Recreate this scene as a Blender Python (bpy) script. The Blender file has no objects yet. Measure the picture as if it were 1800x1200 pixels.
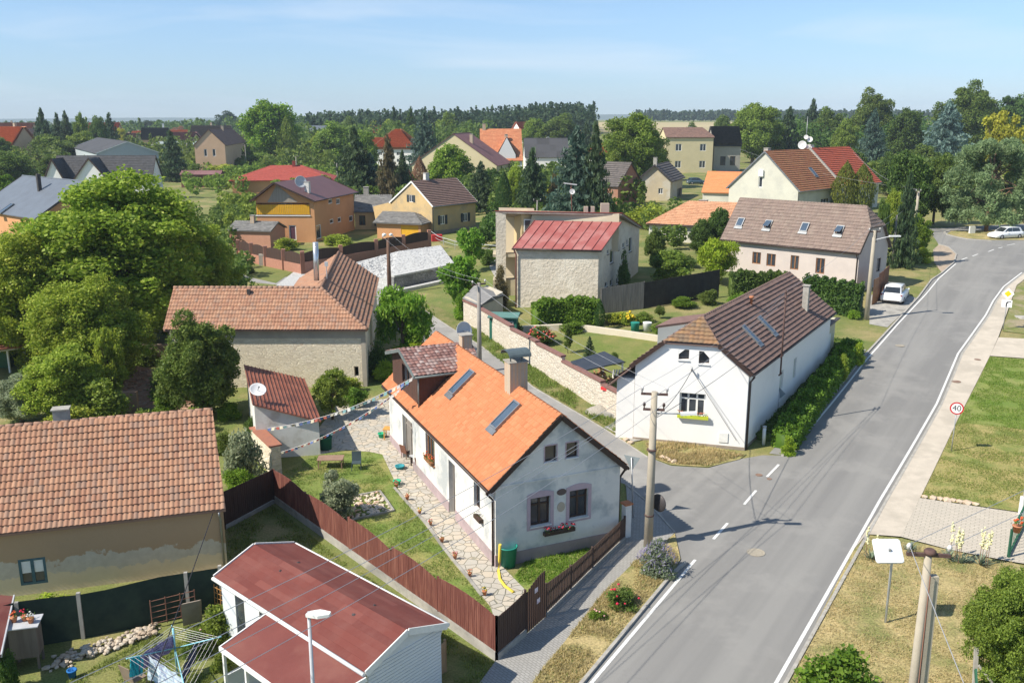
import bpy, bmesh, math, random
import numpy as np
from mathutils import Vector, Matrix, noise
D = bpy.data; SC = bpy.context.scene; COL = SC.collection
rad = math.radians
# ---------------------------------------------------------------- camera
CAMH = 20.0; FPX = 1610.0; PITCH = math.atan((600 - 210) / FPX)
cd = D.cameras.new('camera'); cam = D.objects.new('camera', cd); COL.objects.link(cam)
cam.location = (0, 0, CAMH); cam.rotation_euler = (math.pi / 2 - PITCH, 0, 0)
cd.sensor_width = 36; cd.lens = 36 * FPX / 1800; cd.clip_start = .3; cd.clip_end = 12000
SC.camera = cam
# ---------------------------------------------------------------- world, sun, exposure
SHAZ = rad(22.5); SEL = rad(45.5)                      # azimuth the shadows fall to, sun height
w = D.worlds.new('World'); SC.world = w; w.use_nodes = True
nt = w.node_tree; nt.nodes.clear()
sky = nt.nodes.new('ShaderNodeTexSky'); sky.sky_type = 'NISHITA'; sky.sun_disc = False
sky.sun_elevation = SEL; sky.sun_rotation = math.atan2(-math.cos(SHAZ), -math.sin(SHAZ))
sky.altitude = 300; sky.air_density = 1.0; sky.dust_density = .0; sky.ozone_density = 3.5
bg = nt.nodes.new('ShaderNodeBackground'); bg.inputs[1].default_value = .13
tc = nt.nodes.new('ShaderNodeTexCoord'); mp = nt.nodes.new('ShaderNodeMapping'); mp.inputs['Scale'].default_value = (2.2, 2.2, 17)
nz = nt.nodes.new('ShaderNodeTexNoise'); nz.inputs['Scale'].default_value = 1.5; nz.inputs['Detail'].default_value = 7; nz.inputs['Distortion'].default_value = .5
cr = nt.nodes.new('ShaderNodeValToRGB'); cr.color_ramp.elements[0].position = .5; cr.color_ramp.elements[1].position = .8
cr.color_ramp.elements[1].color = (.55, .55, .55, 1)
mx = nt.nodes.new('ShaderNodeMixRGB'); mx.inputs[2].default_value = (4.4, 4.9, 5.5, 1)
L = nt.links.new
L(tc.outputs['Generated'], mp.inputs[0]); L(mp.outputs[0], nz.inputs[0]); L(nz.outputs[0], cr.inputs[0]); L(cr.outputs[0], mx.inputs[0])
sx = nt.nodes.new('ShaderNodeSeparateXYZ'); L(tc.outputs['Generated'], sx.inputs[0]); gr = nt.nodes.new('ShaderNodeValToRGB'); L(sx.outputs[2], gr.inputs[0]); gr.color_ramp.elements[0].color = (.4, .5, .7, 1); gr.color_ramp.elements[1].color = (1, .94, .84, 1); gr.color_ramp.elements[1].position = .4; q_ = gr.color_ramp.elements.new(.1); q_.color = (.62, .68, .78, 1)
ml = nt.nodes.new('ShaderNodeMixRGB'); ml.blend_type = 'MULTIPLY'; ml.inputs[0].default_value = 1; L(sky.outputs[0], ml.inputs[1]); L(gr.outputs[0], ml.inputs[2]); L(ml.outputs[0], mx.inputs[1]); L(mx.outputs[0], bg.inputs[0])
wo = nt.nodes.new('ShaderNodeOutputWorld'); L(bg.outputs[0], wo.inputs[0])
sl = D.lights.new('sun', 'SUN'); sl.energy = 4.8; sl.angle = rad(.55); sl.color = (1, .93, .81)
so = D.objects.new('sun', sl); COL.objects.link(so)
so.rotation_euler = Vector((math.cos(SHAZ) * math.cos(SEL), math.sin(SHAZ) * math.cos(SEL), -math.sin(SEL))).to_track_quat('-Z', 'Y').to_euler()
so.location = (0, 0, 60)
vs = SC.view_settings; vs.view_transform = 'Standard'; vs.look = 'None'; vs.exposure = 0.58; vs.gamma = 1
SC.cycles.max_bounces = 6; SC.cycles.diffuse_bounces = 3; SC.cycles.transparent_max_bounces = 6
SC.cycles.caustics_reflective = False; SC.cycles.caustics_refractive = False
# ---------------------------------------------------------------- terrain and photo geometry
def sm(a, b, x):
    t = min(1, max(0, (x - a) / (b - a))); return t * t * (3 - 2 * t)
def TH(x, y):                                        # height of the ground: rises to the village end of the road, then to the fields
    h = 3.9 * sm(42, 133, y) * (.35 + .65 * sm(-22, 17, x))
    if y > 260: h += 13.5 * sm(260, 760, y) * sm(-420, 60, x)
    return h
_f = Vector((0, math.cos(PITCH), -math.sin(PITCH))); _u = Vector((0, math.sin(PITCH), math.cos(PITCH)))
def ray(px, py): return Vector(((px - 900) / FPX, 0, 0)) + _f - _u * ((py - 600) / FPX)
CP = Vector((0, 0, CAMH))
def G(px, py, dz=0):                                 # point of the ground seen in that direction
    R = ray(px, py); s = 8.
    while s < 2500:
        p = CP + R * s
        if p.z < TH(p.x, p.y): break
        s *= 1.0015
    p = CP + R * s
    return Vector((p.x, p.y, TH(p.x, p.y) + dz))
def PZ(px, py, z):                                   # point at absolute height z
    R = ray(px, py); return CP + R * ((z - CAMH) / R.z)
def PY(px, py, y):                                   # point at distance y
    R = ray(px, py); return CP + R * (y / R.y)
def PL(px, py, p0, n):                               # point on a plane
    R = ray(px, py); return CP + R * ((p0 - CP).dot(n) / R.dot(n))
def gz(v, dz=0): return Vector((v[0], v[1], TH(v[0], v[1]) + dz))
def ABOVE(b, py, px=None):                           # height over base b that appears at image row py
    R = ray(900, py); s = b[1] / R.y
    for _ in range(3): s = b[1] / R.y
    return CAMH + R.z * s - b[2]
# ---------------------------------------------------------------- materials
MATS = {}
def nodes(name):
    m = D.materials.new(name); m.use_nodes = True; n = m.node_tree; b = n.nodes['Principled BSDF']; return m, n, b
def mat(name, c, c2=None, ns=1.5, rough=.85, bump=0, bs=30, metal=0, c3=None, ns3=.25, lo=.35, hi=.65, spec=.3, dist=.02, stretch=None, fine=0):
    """c..c2 mixed by noise of scale ns; c3 mixed in by a second, larger noise; bump of scale bs"""
    if name in MATS: return MATS[name]
    m, n, b = nodes(name); lk = n.links.new
    b.inputs['Roughness'].default_value = rough; b.inputs['Metallic'].default_value = metal; b.inputs['Specular IOR Level'].default_value = spec
    t = n.nodes.new('ShaderNodeTexCoord'); co = t.outputs['Object']
    if stretch:
        mp = n.nodes.new('ShaderNodeMapping'); mp.inputs['Scale'].default_value = stretch; lk(co, mp.inputs[0]); co = mp.outputs[0]
    def nz(s, d=6):
        k = n.nodes.new('ShaderNodeTexNoise'); k.inputs['Scale'].default_value = s; k.inputs['Detail'].default_value = d; k.inputs['Roughness'].default_value = .62; lk(co, k.inputs[0]); return k.outputs[0]
    def ramp(f, a, z):
        k = n.nodes.new('ShaderNodeMapRange'); k.inputs[1].default_value = a; k.inputs[2].default_value = z; lk(f, k.inputs[0]); return k.outputs[0]
    def mixc(f, A, B):
        k = n.nodes.new('ShaderNodeMixRGB'); lk(f, k.inputs[0])
        for i, v in ((1, A), (2, B)):
            if isinstance(v, tuple): k.inputs[i].default_value = (*v, 1)
            else: lk(v, k.inputs[i])
        return k.outputs[0]
    if c2 is None: c2 = tuple(x * .8 for x in c)
    o = mixc(ramp(nz(ns), lo, hi), c, c2)
    if c3: o = mixc(ramp(nz(ns3, 4), .48, .62), o, c3)
    if fine: 
        o2 = n.nodes.new('ShaderNodeMixRGB'); o2.blend_type = 'MULTIPLY'; o2.inputs[0].default_value = 1; lk(o, o2.inputs[1])
        rr = n.nodes.new('ShaderNodeMapRange'); rr.inputs[1].default_value = .3; rr.inputs[2].default_value = .7; rr.inputs[3].default_value = 1 - fine; rr.inputs[4].default_value = 1 + fine; lk(nz(bs * 1.3, 3), rr.inputs[0])
        lk(rr.outputs[0], o2.inputs[2]); o = o2.outputs[0]
    lk(o, b.inputs['Base Color'])
    if bump:
        k = n.nodes.new('ShaderNodeBump'); k.inputs['Strength'].default_value = bump; k.inputs['Distance'].default_value = dist; lk(nz(bs, 4), k.inputs['Height']); lk(k.outputs[0], b.inputs['Normal'])
    MATS[name] = m; return m
def tile_mat(name, cols, rough=.8, dirt=(.1, .09, .07), damt=.35, spec=.25):
    """one colour per tile (UV in tiles), weathered by noise"""
    if name in MATS: return MATS[name]
    m, n, b = nodes(name); lk = n.links.new; b.inputs['Roughness'].default_value = rough; b.inputs['Specular IOR Level'].default_value = spec
    uv = n.nodes.new('ShaderNodeUVMap'); fl = n.nodes.new('ShaderNodeVectorMath'); fl.operation = 'FLOOR'; lk(uv.outputs[0], fl.inputs[0])
    wn = n.nodes.new('ShaderNodeTexWhiteNoise'); wn.noise_dimensions = '2D'; lk(fl.outputs[0], wn.inputs[0])
    cr = n.nodes.new('ShaderNodeValToRGB'); lk(wn.outputs[0], cr.inputs[0]); e = cr.color_ramp.elements
    while len(e) < len(cols): e.new(.5)
    for i, c in enumerate(cols): e[i].position = i / max(1, len(cols) - 1); e[i].color = (*c, 1)
    t = n.nodes.new('ShaderNodeTexCoord'); k = n.nodes.new('ShaderNodeTexNoise'); k.inputs['Scale'].default_value = .9; k.inputs['Detail'].default_value = 8; k.inputs['Roughness'].default_value = .7; lk(t.outputs['Object'], k.inputs[0])
    r = n.nodes.new('ShaderNodeMapRange'); r.inputs[1].default_value = .45; r.inputs[2].default_value = .75; r.inputs[4].default_value = damt; lk(k.outputs[0], r.inputs[0])
    x = n.nodes.new('ShaderNodeMixRGB'); lk(r.outputs[0], x.inputs[0]); lk(cr.outputs[0], x.inputs[1]); x.inputs[2].default_value = (*dirt, 1)
    lk(x.outputs[0], b.inputs['Base Color'])
    k2 = n.nodes.new('ShaderNodeTexNoise'); k2.inputs['Scale'].default_value = 25; lk(t.outputs['Object'], k2.inputs[0])
    bp = n.nodes.new('ShaderNodeBump'); bp.inputs['Strength'].default_value = .3; bp.inputs['Distance'].default_value = .02; lk(k2.outputs[0], bp.inputs['Height']); lk(bp.outputs[0], b.inputs['Normal'])
    MATS[name] = m; return m
def leaf_mat(name, a, b2, c3=None, trans=.48):
    if name in MATS: return MATS[name]
    m, n, b = nodes(name); lk = n.links.new; b.inputs['Roughness'].default_value = .55; b.inputs['Specular IOR Level'].default_value = .25
    g = n.nodes.new('ShaderNodeNewGeometry'); cr = n.nodes.new('ShaderNodeValToRGB'); lk(g.outputs['Random Per Island'], cr.inputs[0])
    e = cr.color_ramp.elements; e[0].color = (*a, 1); e[1].color = (*b2, 1); e[0].position = .1; e[1].position = .9
    if c3: q = e.new(.97); q.color = (*c3, 1)
    t = n.nodes.new('ShaderNodeTexCoord'); k = n.nodes.new('ShaderNodeTexNoise'); k.inputs['Scale'].default_value = 2.2; k.inputs['Detail'].default_value = 2; lk(t.outputs['Object'], k.inputs[0])
    oi = n.nodes.new('ShaderNodeObjectInfo'); ad = n.nodes.new('ShaderNodeMath'); ad.operation = 'MULTIPLY_ADD'; lk(k.outputs[0], ad.inputs[0]); ad.inputs[1].default_value = 1.2; ad.inputs[2].default_value = .62
    hs = n.nodes.new('ShaderNodeHueSaturation'); lk(cr.outputs[0], hs.inputs['Color']); lk(ad.outputs[0], hs.inputs['Value'])
    h2 = n.nodes.new('ShaderNodeMapRange'); h2.inputs[3].default_value = .485; h2.inputs[4].default_value = .512; lk(oi.outputs['Random'], h2.inputs[0]); lk(h2.outputs[0], hs.inputs['Hue'])
    lk(hs.outputs[0], b.inputs['Base Color'])
    tr = n.nodes.new('ShaderNodeBsdfTranslucent'); lk(hs.outputs[0], tr.inputs[0])
    ms = n.nodes.new('ShaderNodeMixShader'); ms.inputs[0].default_value = trans; lk(b.outputs[0], ms.inputs[1]); lk(tr.outputs[0], ms.inputs[2])
    lk(ms.outputs[0], n.nodes['Material Output'].inputs[0]); MATS[name] = m; return m
# ---------------------------------------------------------------- object helpers
OFF = {}
def tag(o, label=None, cat=None, group=None, kind=None):
    if label: o['label'] = label
    if cat: o['category'] = cat
    if group: o['group'] = group
    if kind: o['kind'] = kind
    return o
def thing(name, label, cat, loc, group=None):
    o = D.objects.new(name, None); COL.objects.link(o); o.location = loc; o.empty_display_size = .3
    OFF[o] = Vector(loc); return tag(o, label, cat, group)
class MB:
    """collects world-space geometry and links it as ONE mesh object"""
    def __init__(s): s.bm = bmesh.new(); s.uv = s.bm.loops.layers.uv.new('UVMap')
    def poly(s, pts, flip=False):
        vs = [s.bm.verts.new(p) for p in (reversed(pts) if flip else pts)]
        try: return s.bm.faces.new(vs)
        except ValueError: return None
    def prism(s, pts, d):                              # polygon extruded by vector d
        d = Vector(d); a = [Vector(p) for p in pts]; b = [p + d for p in a]; n = len(a)
        va = [s.bm.verts.new(p) for p in a]; vb = [s.bm.verts.new(p) for p in b]
        s.bm.faces.new(va[::-1]); s.bm.faces.new(vb)
        for i in range(n): s.bm.faces.new((va[i], va[(i + 1) % n], vb[(i + 1) % n], vb[i]))
        return s
    def box(s, c, size, rz=0, base=False):             # c = centre (or centre of the base)
        c = Vector(c); x, y, z = [q / 2 for q in size]
        if base: c = c + Vector((0, 0, z))
        R = Matrix.Rotation(rz, 3, 'Z')
        P = [c + R @ Vector((a * x, b * y, -z)) for a, b in ((-1, -1), (1, -1), (1, 1), (-1, 1))]
        return s.prism(P, (0, 0, 2 * z))
    def beam(s, a, b, wd, ht, up=(0, 0, 1)):           # box beam from a to b
        a = Vector(a); b = Vector(b); d = (b - a).normalized(); up = Vector(up); r = d.cross(up)
        if r.length < .01: r = d.cross(Vector((1, 0, 0)))
        r.normalize(); q = r.cross(d).normalized()
        P = [a + r * (i * wd / 2) + q * (j * ht / 2) for i, j in ((-1, -1), (1, -1), (1, 1), (-1, 1))]
        return s.prism(P, b - a)
    def tube(s, pts, r, n=6, caps=True):
        pts = [Vector(p) for p in pts]; r = r if isinstance(r, (list, tuple)) else [r] * len(pts); rings = []
        for i, p in enumerate(pts):
            d = (pts[min(i + 1, len(pts) - 1)] - pts[max(i - 1, 0)]).normalized()
            a = d.cross(Vector((0, 0, 1)));
            if a.length < .05: a = d.cross(Vector((0, 1, 0)))
            a.normalize(); b = d.cross(a).normalized()
            rings.append([s.bm.verts.new(p + (a * math.cos(t) + b * math.sin(t)) * r[i]) for t in [k * 2 * math.pi / n for k in range(n)]])
        for i in range(len(rings) - 1):
            for k in range(n): f = s.bm.faces.new((rings[i][k], rings[i][(k + 1) % n], rings[i + 1][(k + 1) % n], rings[i + 1][k])); f.smooth = n > 5
        if caps: s.bm.faces.new(rings[0][::-1]); s.bm.faces.new(rings[-1])
        return s
    def lathe(s, c, prof, n=16, axis=(0, 0, 1), smooth=True):   # prof: (radius, height) pairs
        c = Vector(c); z = Vector(axis).normalized(); a = z.cross(Vector((1, 0, 0)) if abs(z.x) < .9 else Vector((0, 1, 0))).normalized(); b = z.cross(a); rings = []
        for r, h in prof:
            rings.append([s.bm.verts.new(c + z * h + (a * math.cos(t) + b * math.sin(t)) * max(r, 1e-4)) for t in [k * 2 * math.pi / n for k in range(n)]])
        for i in range(len(rings) - 1):
            for k in range(n): f = s.bm.faces.new((rings[i][k], rings[i][(k + 1) % n], rings[i + 1][(k + 1) % n], rings[i + 1][k])); f.smooth = smooth
        s.bm.faces.new(rings[0][::-1]); s.bm.faces.new(rings[-1]); return s
    def rock(s, c, r, rnd, sq=.6):
        c = Vector(c); ret = bmesh.ops.create_icosphere(s.bm, subdivisions=1, radius=1)
        S = Vector((r * rnd.uniform(.8, 1.3), r * rnd.uniform(.7, 1.1), r * sq)); R = Matrix.Rotation(rnd.uniform(0, 3), 3, 'Z')
        for v in ret['verts']: v.co = c + R @ Vector([v.co[i] * S[i] * rnd.uniform(.75, 1.15) for i in range(3)])
        return s
    def slab(s, pts, t):                               # planar polygon thickened downwards
        P = [Vector(p) for p in pts]; return s.prism([p - Vector((0, 0, t)) for p in P], (0, 0, t))
    def tiles(s, pts, tw=.24, th=.34, amp=.03, step=.03, spt=4, lift=.012):
        """pts: A(eave left) B(eave right) then the rest, seen from outside; pantile courses as real relief, clipped to the polygon"""
        P = [Vector(p) for p in pts]
        if (P[1] - P[0]).cross(P[2] - P[0]).z < 0: P = [P[1], P[0]] + P[:1:-1]
        A, B = P[0], P[1]; u = (B - A).normalized(); n = None
        for q in P[2:]:
            c = u.cross(q - A)
            if n is None or c.length > n.length: n = c
        n.normalize(); v = n.cross(u)
        us = [(p - A).dot(u) for p in P]; vsx = [(p - A).dot(v) for p in P]; u0, u1, v0, v1 = min(us), max(us), min(vsx), max(vsx)
        nu = max(1, round((u1 - u0) / tw)); nv = max(1, round((v1 - v0) / th)); tw = (u1 - u0) / nu; th = (v1 - v0) / nv
        t = bmesh.new(); uvl = t.loops.layers.uv.new('UVMap'); cols = nu * spt + 1; rows = []
        prof = [amp * abs(math.sin(math.pi * k / spt)) ** .8 for k in range(spt)] if spt > 1 else [0]
        for j in range(nv):
            for e in (0, 1):
                vv = v0 + (j + e) * th; hgt = lift + (step if e == 0 else 0); rows.append((vv, hgt, j))
        rj = random.Random(len(P) * 7 + nu); jig = {(a_, b_): rj.uniform(0, .02) + .022 * (1 + noise.noise(Vector((a_ * tw * .5 + A.x, b_ * th * .8, A.y)))) for a_ in range(nu + 1) for b_ in range(nv)} if amp > 0 else {(a_, b_): 0 for a_ in range(nu + 1) for b_ in range(nv)}
        mk = lambda row: [t.verts.new(A + u * (u0 + i * tw / spt) + v * row[0] + n * (row[1] + prof[i % spt] + jig[(i // spt, row[2])])) for i in range(cols)]
        for r in range(len(rows) - 1):                 # tile faces and risers keep their own vertices, so that they shade apart
            g0, g1 = mk(rows[r]), mk(rows[r + 1])
            for i in range(cols - 1):
                f = t.faces.new((g0[i], g0[i + 1], g1[i + 1], g1[i])); jj = rows[r][2] + .5; f.smooth = amp > 0
                for l in f.loops: l[uvl].uv = ((i + .5) / spt, jj)
        for k in range(len(P)):                        # clip to the outline
            a, b = P[k], P[(k + 1) % len(P)]; e = (b - a)
            if e.length < .01: continue
            cut = n.cross(e).normalized()
            if abs(cut.dot(u)) < 1e-3 and (k == 0): continue
            bmesh.ops.bisect_plane(t, geom=t.verts[:] + t.edges[:] + t.faces[:], plane_co=a, plane_no=cut, clear_inner=True)
        s.merge(t); return s
    def merge(s, t):
        me = D.meshes.new('tmp'); t.to_mesh(me); t.free(); s.bm.from_mesh(me); D.meshes.remove(me)
    def sheet(s, outline, dz=.02, cell=2.0, zf=None):  # ground-hugging polygon (x, y) draped on the terrain
        t = bmesh.new(); f = t.faces.new([t.verts.new((p[0], p[1], 0)) for p in outline]); f.normal_update()
        if f.normal.z < 0: f.normal_flip()
        xs = [p[0] for p in outline]; ys = [p[1] for p in outline]
        for lo, hi, no in ((min(xs), max(xs), (1, 0, 0)), (min(ys), max(ys), (0, 1, 0))):
            k = math.floor(lo / cell) + 1
            while k * cell < hi:
                bmesh.ops.bisect_plane(t, geom=t.verts[:] + t.edges[:] + t.faces[:], plane_co=Vector(no) * (k * cell), plane_no=no); k += 1
        bmesh.ops.triangulate(t, faces=t.faces[:])
        for v in t.verts: v.co.z = TH(v.co.x, v.co.y) + dz
        s.merge(t); return s
    def build(s, name, m, parent=None, loc=None, smooth=None):
        off = OFF[parent] if parent else Vector(loc) if loc is not None else Vector((0, 0, 0))
        me = D.meshes.new(name)
        if off.length: bmesh.ops.translate(s.bm, verts=s.bm.verts[:], vec=-off)
        bmesh.ops.recalc_face_normals(s.bm, faces=s.bm.faces[:]) if smooth != 'keep' else None
        s.bm.to_mesh(me); s.bm.free()
        for q in (m if isinstance(m, list) else [m]): me.materials.append(q)
        o = D.objects.new(name, me); COL.objects.link(o)
        if parent: o.parent = parent; OFF[o] = off
        else: o.location = off; OFF[o] = off
        return o
def copy_tree(root, loc, sc=(1, 1, 1), rz=0):
    r = root.copy(); COL.objects.link(r); r.location = loc; r.scale = sc; r.rotation_euler = (0, 0, rz)
    for k in root.children:
        c = k.copy(); COL.objects.link(c); c.parent = r
        for g in k.children: q = g.copy(); COL.objects.link(q); q.parent = c
    return r
def struct(name, mb, m): return tag(mb.build(name, m), kind='structure')
# ---------------------------------------------------------------- ground, roads, pavements
RN = random.Random(7)
grass_m = mat('grass_mix', (.12, .16, .04), (.19, .19, .06), .35, .95, .6, 9, c3=(.27, .23, .1), ns3=.16, dist=.05, fine=.35)
dry_m = mat('dry_grass', (.42, .33, .16), (.28, .24, .1), .8, .95, .7, 9, c3=(.2, .2, .07), ns3=.5, dist=.05, fine=.4)
lawn_m = mat('green_lawn', (.13, .19, .035), (.18, .21, .055), .7, .95, .6, 10, c3=(.24, .23, .075), ns3=.35, dist=.04, fine=.35)
bright_m = mat('fresh_lawn', (.12, .19, .03), (.19, .22, .05), .45, .95, .6, 10, c3=(.22, .24, .07), ns3=.6, dist=.04, fine=.4)
def asphalt():
    m, n, b = nodes('asphalt'); lk = n.links.new; b.inputs['Roughness'].default_value = .88; b.inputs['Specular IOR Level'].default_value = .25; t = n.nodes.new('ShaderNodeTexCoord')
    mp = n.nodes.new('ShaderNodeMapping'); mp.vector_type = 'TEXTURE'; mp.inputs['Rotation'].default_value = (0, 0, rad(57.5)); lk(t.outputs['Object'], mp.inputs[0]); m2 = n.nodes.new('ShaderNodeMapping'); m2.inputs['Scale'].default_value = (.035, 1, 1); lk(mp.outputs[0], m2.inputs[0])
    def N(s, v, d=6, r=.6): k = n.nodes.new('ShaderNodeTexNoise'); k.inputs['Scale'].default_value = s; k.inputs['Detail'].default_value = d; k.inputs['Roughness'].default_value = r; lk(v, k.inputs[0]); return k.outputs[0]
    def R(f, a, z, lo=0, hi=1): k = n.nodes.new('ShaderNodeMapRange'); k.inputs[1].default_value = a; k.inputs[2].default_value = z; k.inputs[3].default_value = lo; k.inputs[4].default_value = hi; lk(f, k.inputs[0]); return k.outputs[0]
    def X(f, A, B, mode='MIX'):
        k = n.nodes.new('ShaderNodeMixRGB'); k.blend_type = mode
        if isinstance(f, float): k.inputs[0].default_value = f
        else: lk(f, k.inputs[0])
        for i, v in ((1, A), (2, B)):
            if isinstance(v, tuple): k.inputs[i].default_value = (*v, 1)
            else: lk(v, k.inputs[i])
        return k.outputs[0]
    o = X(R(N(.6, m2.outputs[0], 3), .38, .62), (.2, .195, .187), (.25, .243, .23)); o = X(R(N(.25, t.outputs['Object'], 7, .7), .5, .62, 0, .6), o, (.275, .266, .25)); o = X(R(N(1.6, t.outputs['Object'], 8, .75), .62, .72, 0, .3), o, (.17, .17, .17))
    g = N(55, t.outputs['Object'], 3, .8); o = X(1.0, o, R(g, .3, .7, .8, 1.2), 'MULTIPLY')
    v = n.nodes.new('ShaderNodeTexVoronoi'); v.feature = 'DISTANCE_TO_EDGE'; v.inputs['Scale'].default_value = .16; k = n.nodes.new('ShaderNodeMixRGB'); k.inputs[0].default_value = .12; nn = n.nodes.new('ShaderNodeTexNoise'); nn.inputs['Scale'].default_value = 1.1; nn.inputs['Detail'].default_value = 5; lk(t.outputs['Object'], nn.inputs[0]); lk(t.outputs['Object'], k.inputs[1]); lk(nn.outputs['Color'], k.inputs[2]); k.blend_type = 'ADD'; k.inputs[0].default_value = 1.2; lk(k.outputs[0], v.inputs[0])
    o = X(R(v.outputs[0], .001, .003, .12, 0), o, (.09, .09, .09)); lk(o, b.inputs['Base Color']); bp = n.nodes.new('ShaderNodeBump'); bp.inputs['Strength'].default_value = .3; bp.inputs['Distance'].default_value = .01; lk(g, bp.inputs['Height']); lk(bp.outputs[0], b.inputs['Normal']); return m
asph_m = asphalt()
asph2_m = mat('side_asphalt', (.27, .26, .25), (.235, .23, .22), .7, .9, .3, 50, c3=(.32, .31, .29), ns3=.25, fine=.15)
pave_m = mat('pavement_beige', (.54, .475, .39), (.47, .415, .34), 1.2, .9, .3, 30, c3=(.43, .38, .31), ns3=.3, fine=.12)
conc_m = mat('concrete', (.4, .38, .34), (.3, .285, .26), 2, .9, .3, 30, c3=(.24, .23, .21), ns3=.6)
kerb_m = mat('kerb_stone', (.42, .4, .36), (.3, .28, .25), 3, .9, .3, 20)
line_m = mat('road_paint', (.7, .7, .68), (.42, .42, .41), 9, .8, lo=.5, hi=.72, bs=30, fine=.2)
soil_m = mat('soil', (.16, .11, .07), (.24, .18, .12), 2, .95, .5, 12, dist=.05)
def brick_mat(name, c1, c2, mortar, sx, sy, rough=.9, bump=.4, uvmode='Object', noise_c=None, ms=.02, rot=0):
    if name in MATS: return MATS[name]
    m, n, b = nodes(name); lk = n.links.new; b.inputs['Roughness'].default_value = rough; b.inputs['Specular IOR Level'].default_value = .2
    t = n.nodes.new('ShaderNodeTexCoord'); mp = n.nodes.new('ShaderNodeMapping'); lk(t.outputs[uvmode], mp.inputs[0]); mp.inputs['Rotation'].default_value = (0, 0, rot)
    k = n.nodes.new('ShaderNodeTexBrick'); lk(mp.outputs[0], k.inputs[0]); k.inputs['Scale'].default_value = 1; k.inputs['Brick Width'].default_value = sx; k.inputs['Row Height'].default_value = sy; k.inputs['Mortar Size'].default_value = ms
    k.inputs['Color1'].default_value = (*c1, 1); k.inputs['Color2'].default_value = (*c2, 1); k.inputs['Mortar'].default_value = (*mortar, 1)
    z = n.nodes.new('ShaderNodeTexNoise'); z.inputs['Scale'].default_value = 1.1; z.inputs['Detail'].default_value = 8; z.inputs['Roughness'].default_value = .7; lk(t.outputs['Object'], z.inputs[0])
    r = n.nodes.new('ShaderNodeMapRange'); r.inputs[1].default_value = .4; r.inputs[2].default_value = .7; lk(z.outputs[0], r.inputs[0])
    x = n.nodes.new('ShaderNodeMixRGB'); lk(r.outputs[0], x.inputs[0]); lk(k.outputs[0], x.inputs[1]); x.inputs[2].default_value = (*(noise_c or tuple((a + q) / 2 * .8 for a, q in zip(c1, c2))), 1)
    if noise_c is None: r.inputs[4].default_value = .5
    lk(x.outputs[0], b.inputs['Base Color'])
    bp = n.nodes.new('ShaderNodeBump'); bp.inputs['Strength'].default_value = bump; bp.inputs['Distance'].default_value = .02; lk(k.outputs[1], bp.inputs['Height']); bp.invert = True; lk(bp.outputs[0], b.inputs['Normal'])
    MATS[name] = m; return m
paver_m = brick_mat('driveway_pavers', (.54, .48, .4), (.48, .43, .36), (.33, .3, .24), .4, .2, rot=.5)
gpav_m = brick_mat('grey_pavers', (.36, .35, .33), (.31, .3, .285), (.2, .195, .18), .22, .12, rot=.9, ms=.012)
def axis_lines(marks):
    out = []
    for a, b, st in marks:
        k = a
        while k < b: out.append(k); k += st
    out.append(marks[-1][1]); return out
gx = axis_lines([(-4000, -1000, 500), (-1000, -300, 60), (-300, -60, 15), (-60, 100, 2), (100, 340, 15), (340, 1000, 60), (1000, 4000, 500)])
gy = axis_lines([(-40, 12, 8), (12, 190, 2), (190, 420, 8), (420, 900, 30), (900, 2000, 150), (2000, 9000, 1000)])
gm = MB(); V = [[gm.bm.verts.new((x, y, TH(x, y))) for x in gx] for y in gy]
for j in range(len(gy) - 1):
    for i in range(len(gx) - 1): gm.bm.faces.new((V[j][i], V[j][i + 1], V[j + 1][i + 1], V[j + 1][i]))
struct('ground', gm, grass_m)
def gp(px): return [G(x, y) for x, y in px]
def ext(p, q, d): v = (Vector(q[:2]) - Vector(p[:2])).normalized(); return Vector(q[:2]) + v * d      # beyond q, coming from p
def offset(path, d):
    out = []
    for i, p in enumerate(path):
        a = Vector(path[max(0, i - 1)][:2]); b = Vector(path[min(len(path) - 1, i + 1)][:2]); t = (b - a).normalized(); out.append(Vector((p[0] + t.y * d, p[1] - t.x * d)))
    return out
def resample(path, st):
    out = [Vector(path[0][:2])]
    for a, b in zip(path, path[1:]):
        a = Vector(a[:2]); b = Vector(b[:2]); n = max(1, int((b - a).length / st))
        out += [a.lerp(b, k / n) for k in range(1, n + 1)]
    return out
def strip(mb, path, wd, dz):
    P = resample(path, 2); A = offset(P, -wd / 2); B = offset(P, wd / 2)
    va = [mb.bm.verts.new(gz(p, dz)) for p in A]; vb = [mb.bm.verts.new(gz(p, dz)) for p in B]
    for i in range(len(P) - 1): mb.bm.faces.new((va[i], vb[i], vb[i + 1], va[i + 1]))
def wallpath(mb, path, wd, z0, z1, st=2, closed=False):          # low solid wall following the ground
    P = resample(path, st); A = offset(P, -wd / 2); B = offset(P, wd / 2); R = []
    for a, b in zip(A, B): R.append([mb.bm.verts.new(gz(q, z)) for q, z in ((a, z0), (b, z0), (b, z1), (a, z1))])
    for i in range(len(R) - 1):
        for k in range(4): mb.bm.faces.new((R[i][k], R[i][(k + 1) % 4], R[i + 1][(k + 1) % 4], R[i + 1][k]))
    mb.bm.faces.new(R[0][::-1]); mb.bm.faces.new(R[-1])
Ledge = gp([(1025, 1200), (1182, 1011)]); Redge = gp([(1377, 1200), (1555, 880), (1652, 712), (1689, 623), (1737, 555), (1750, 530), (1768, 505), (1800, 480)])
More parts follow.
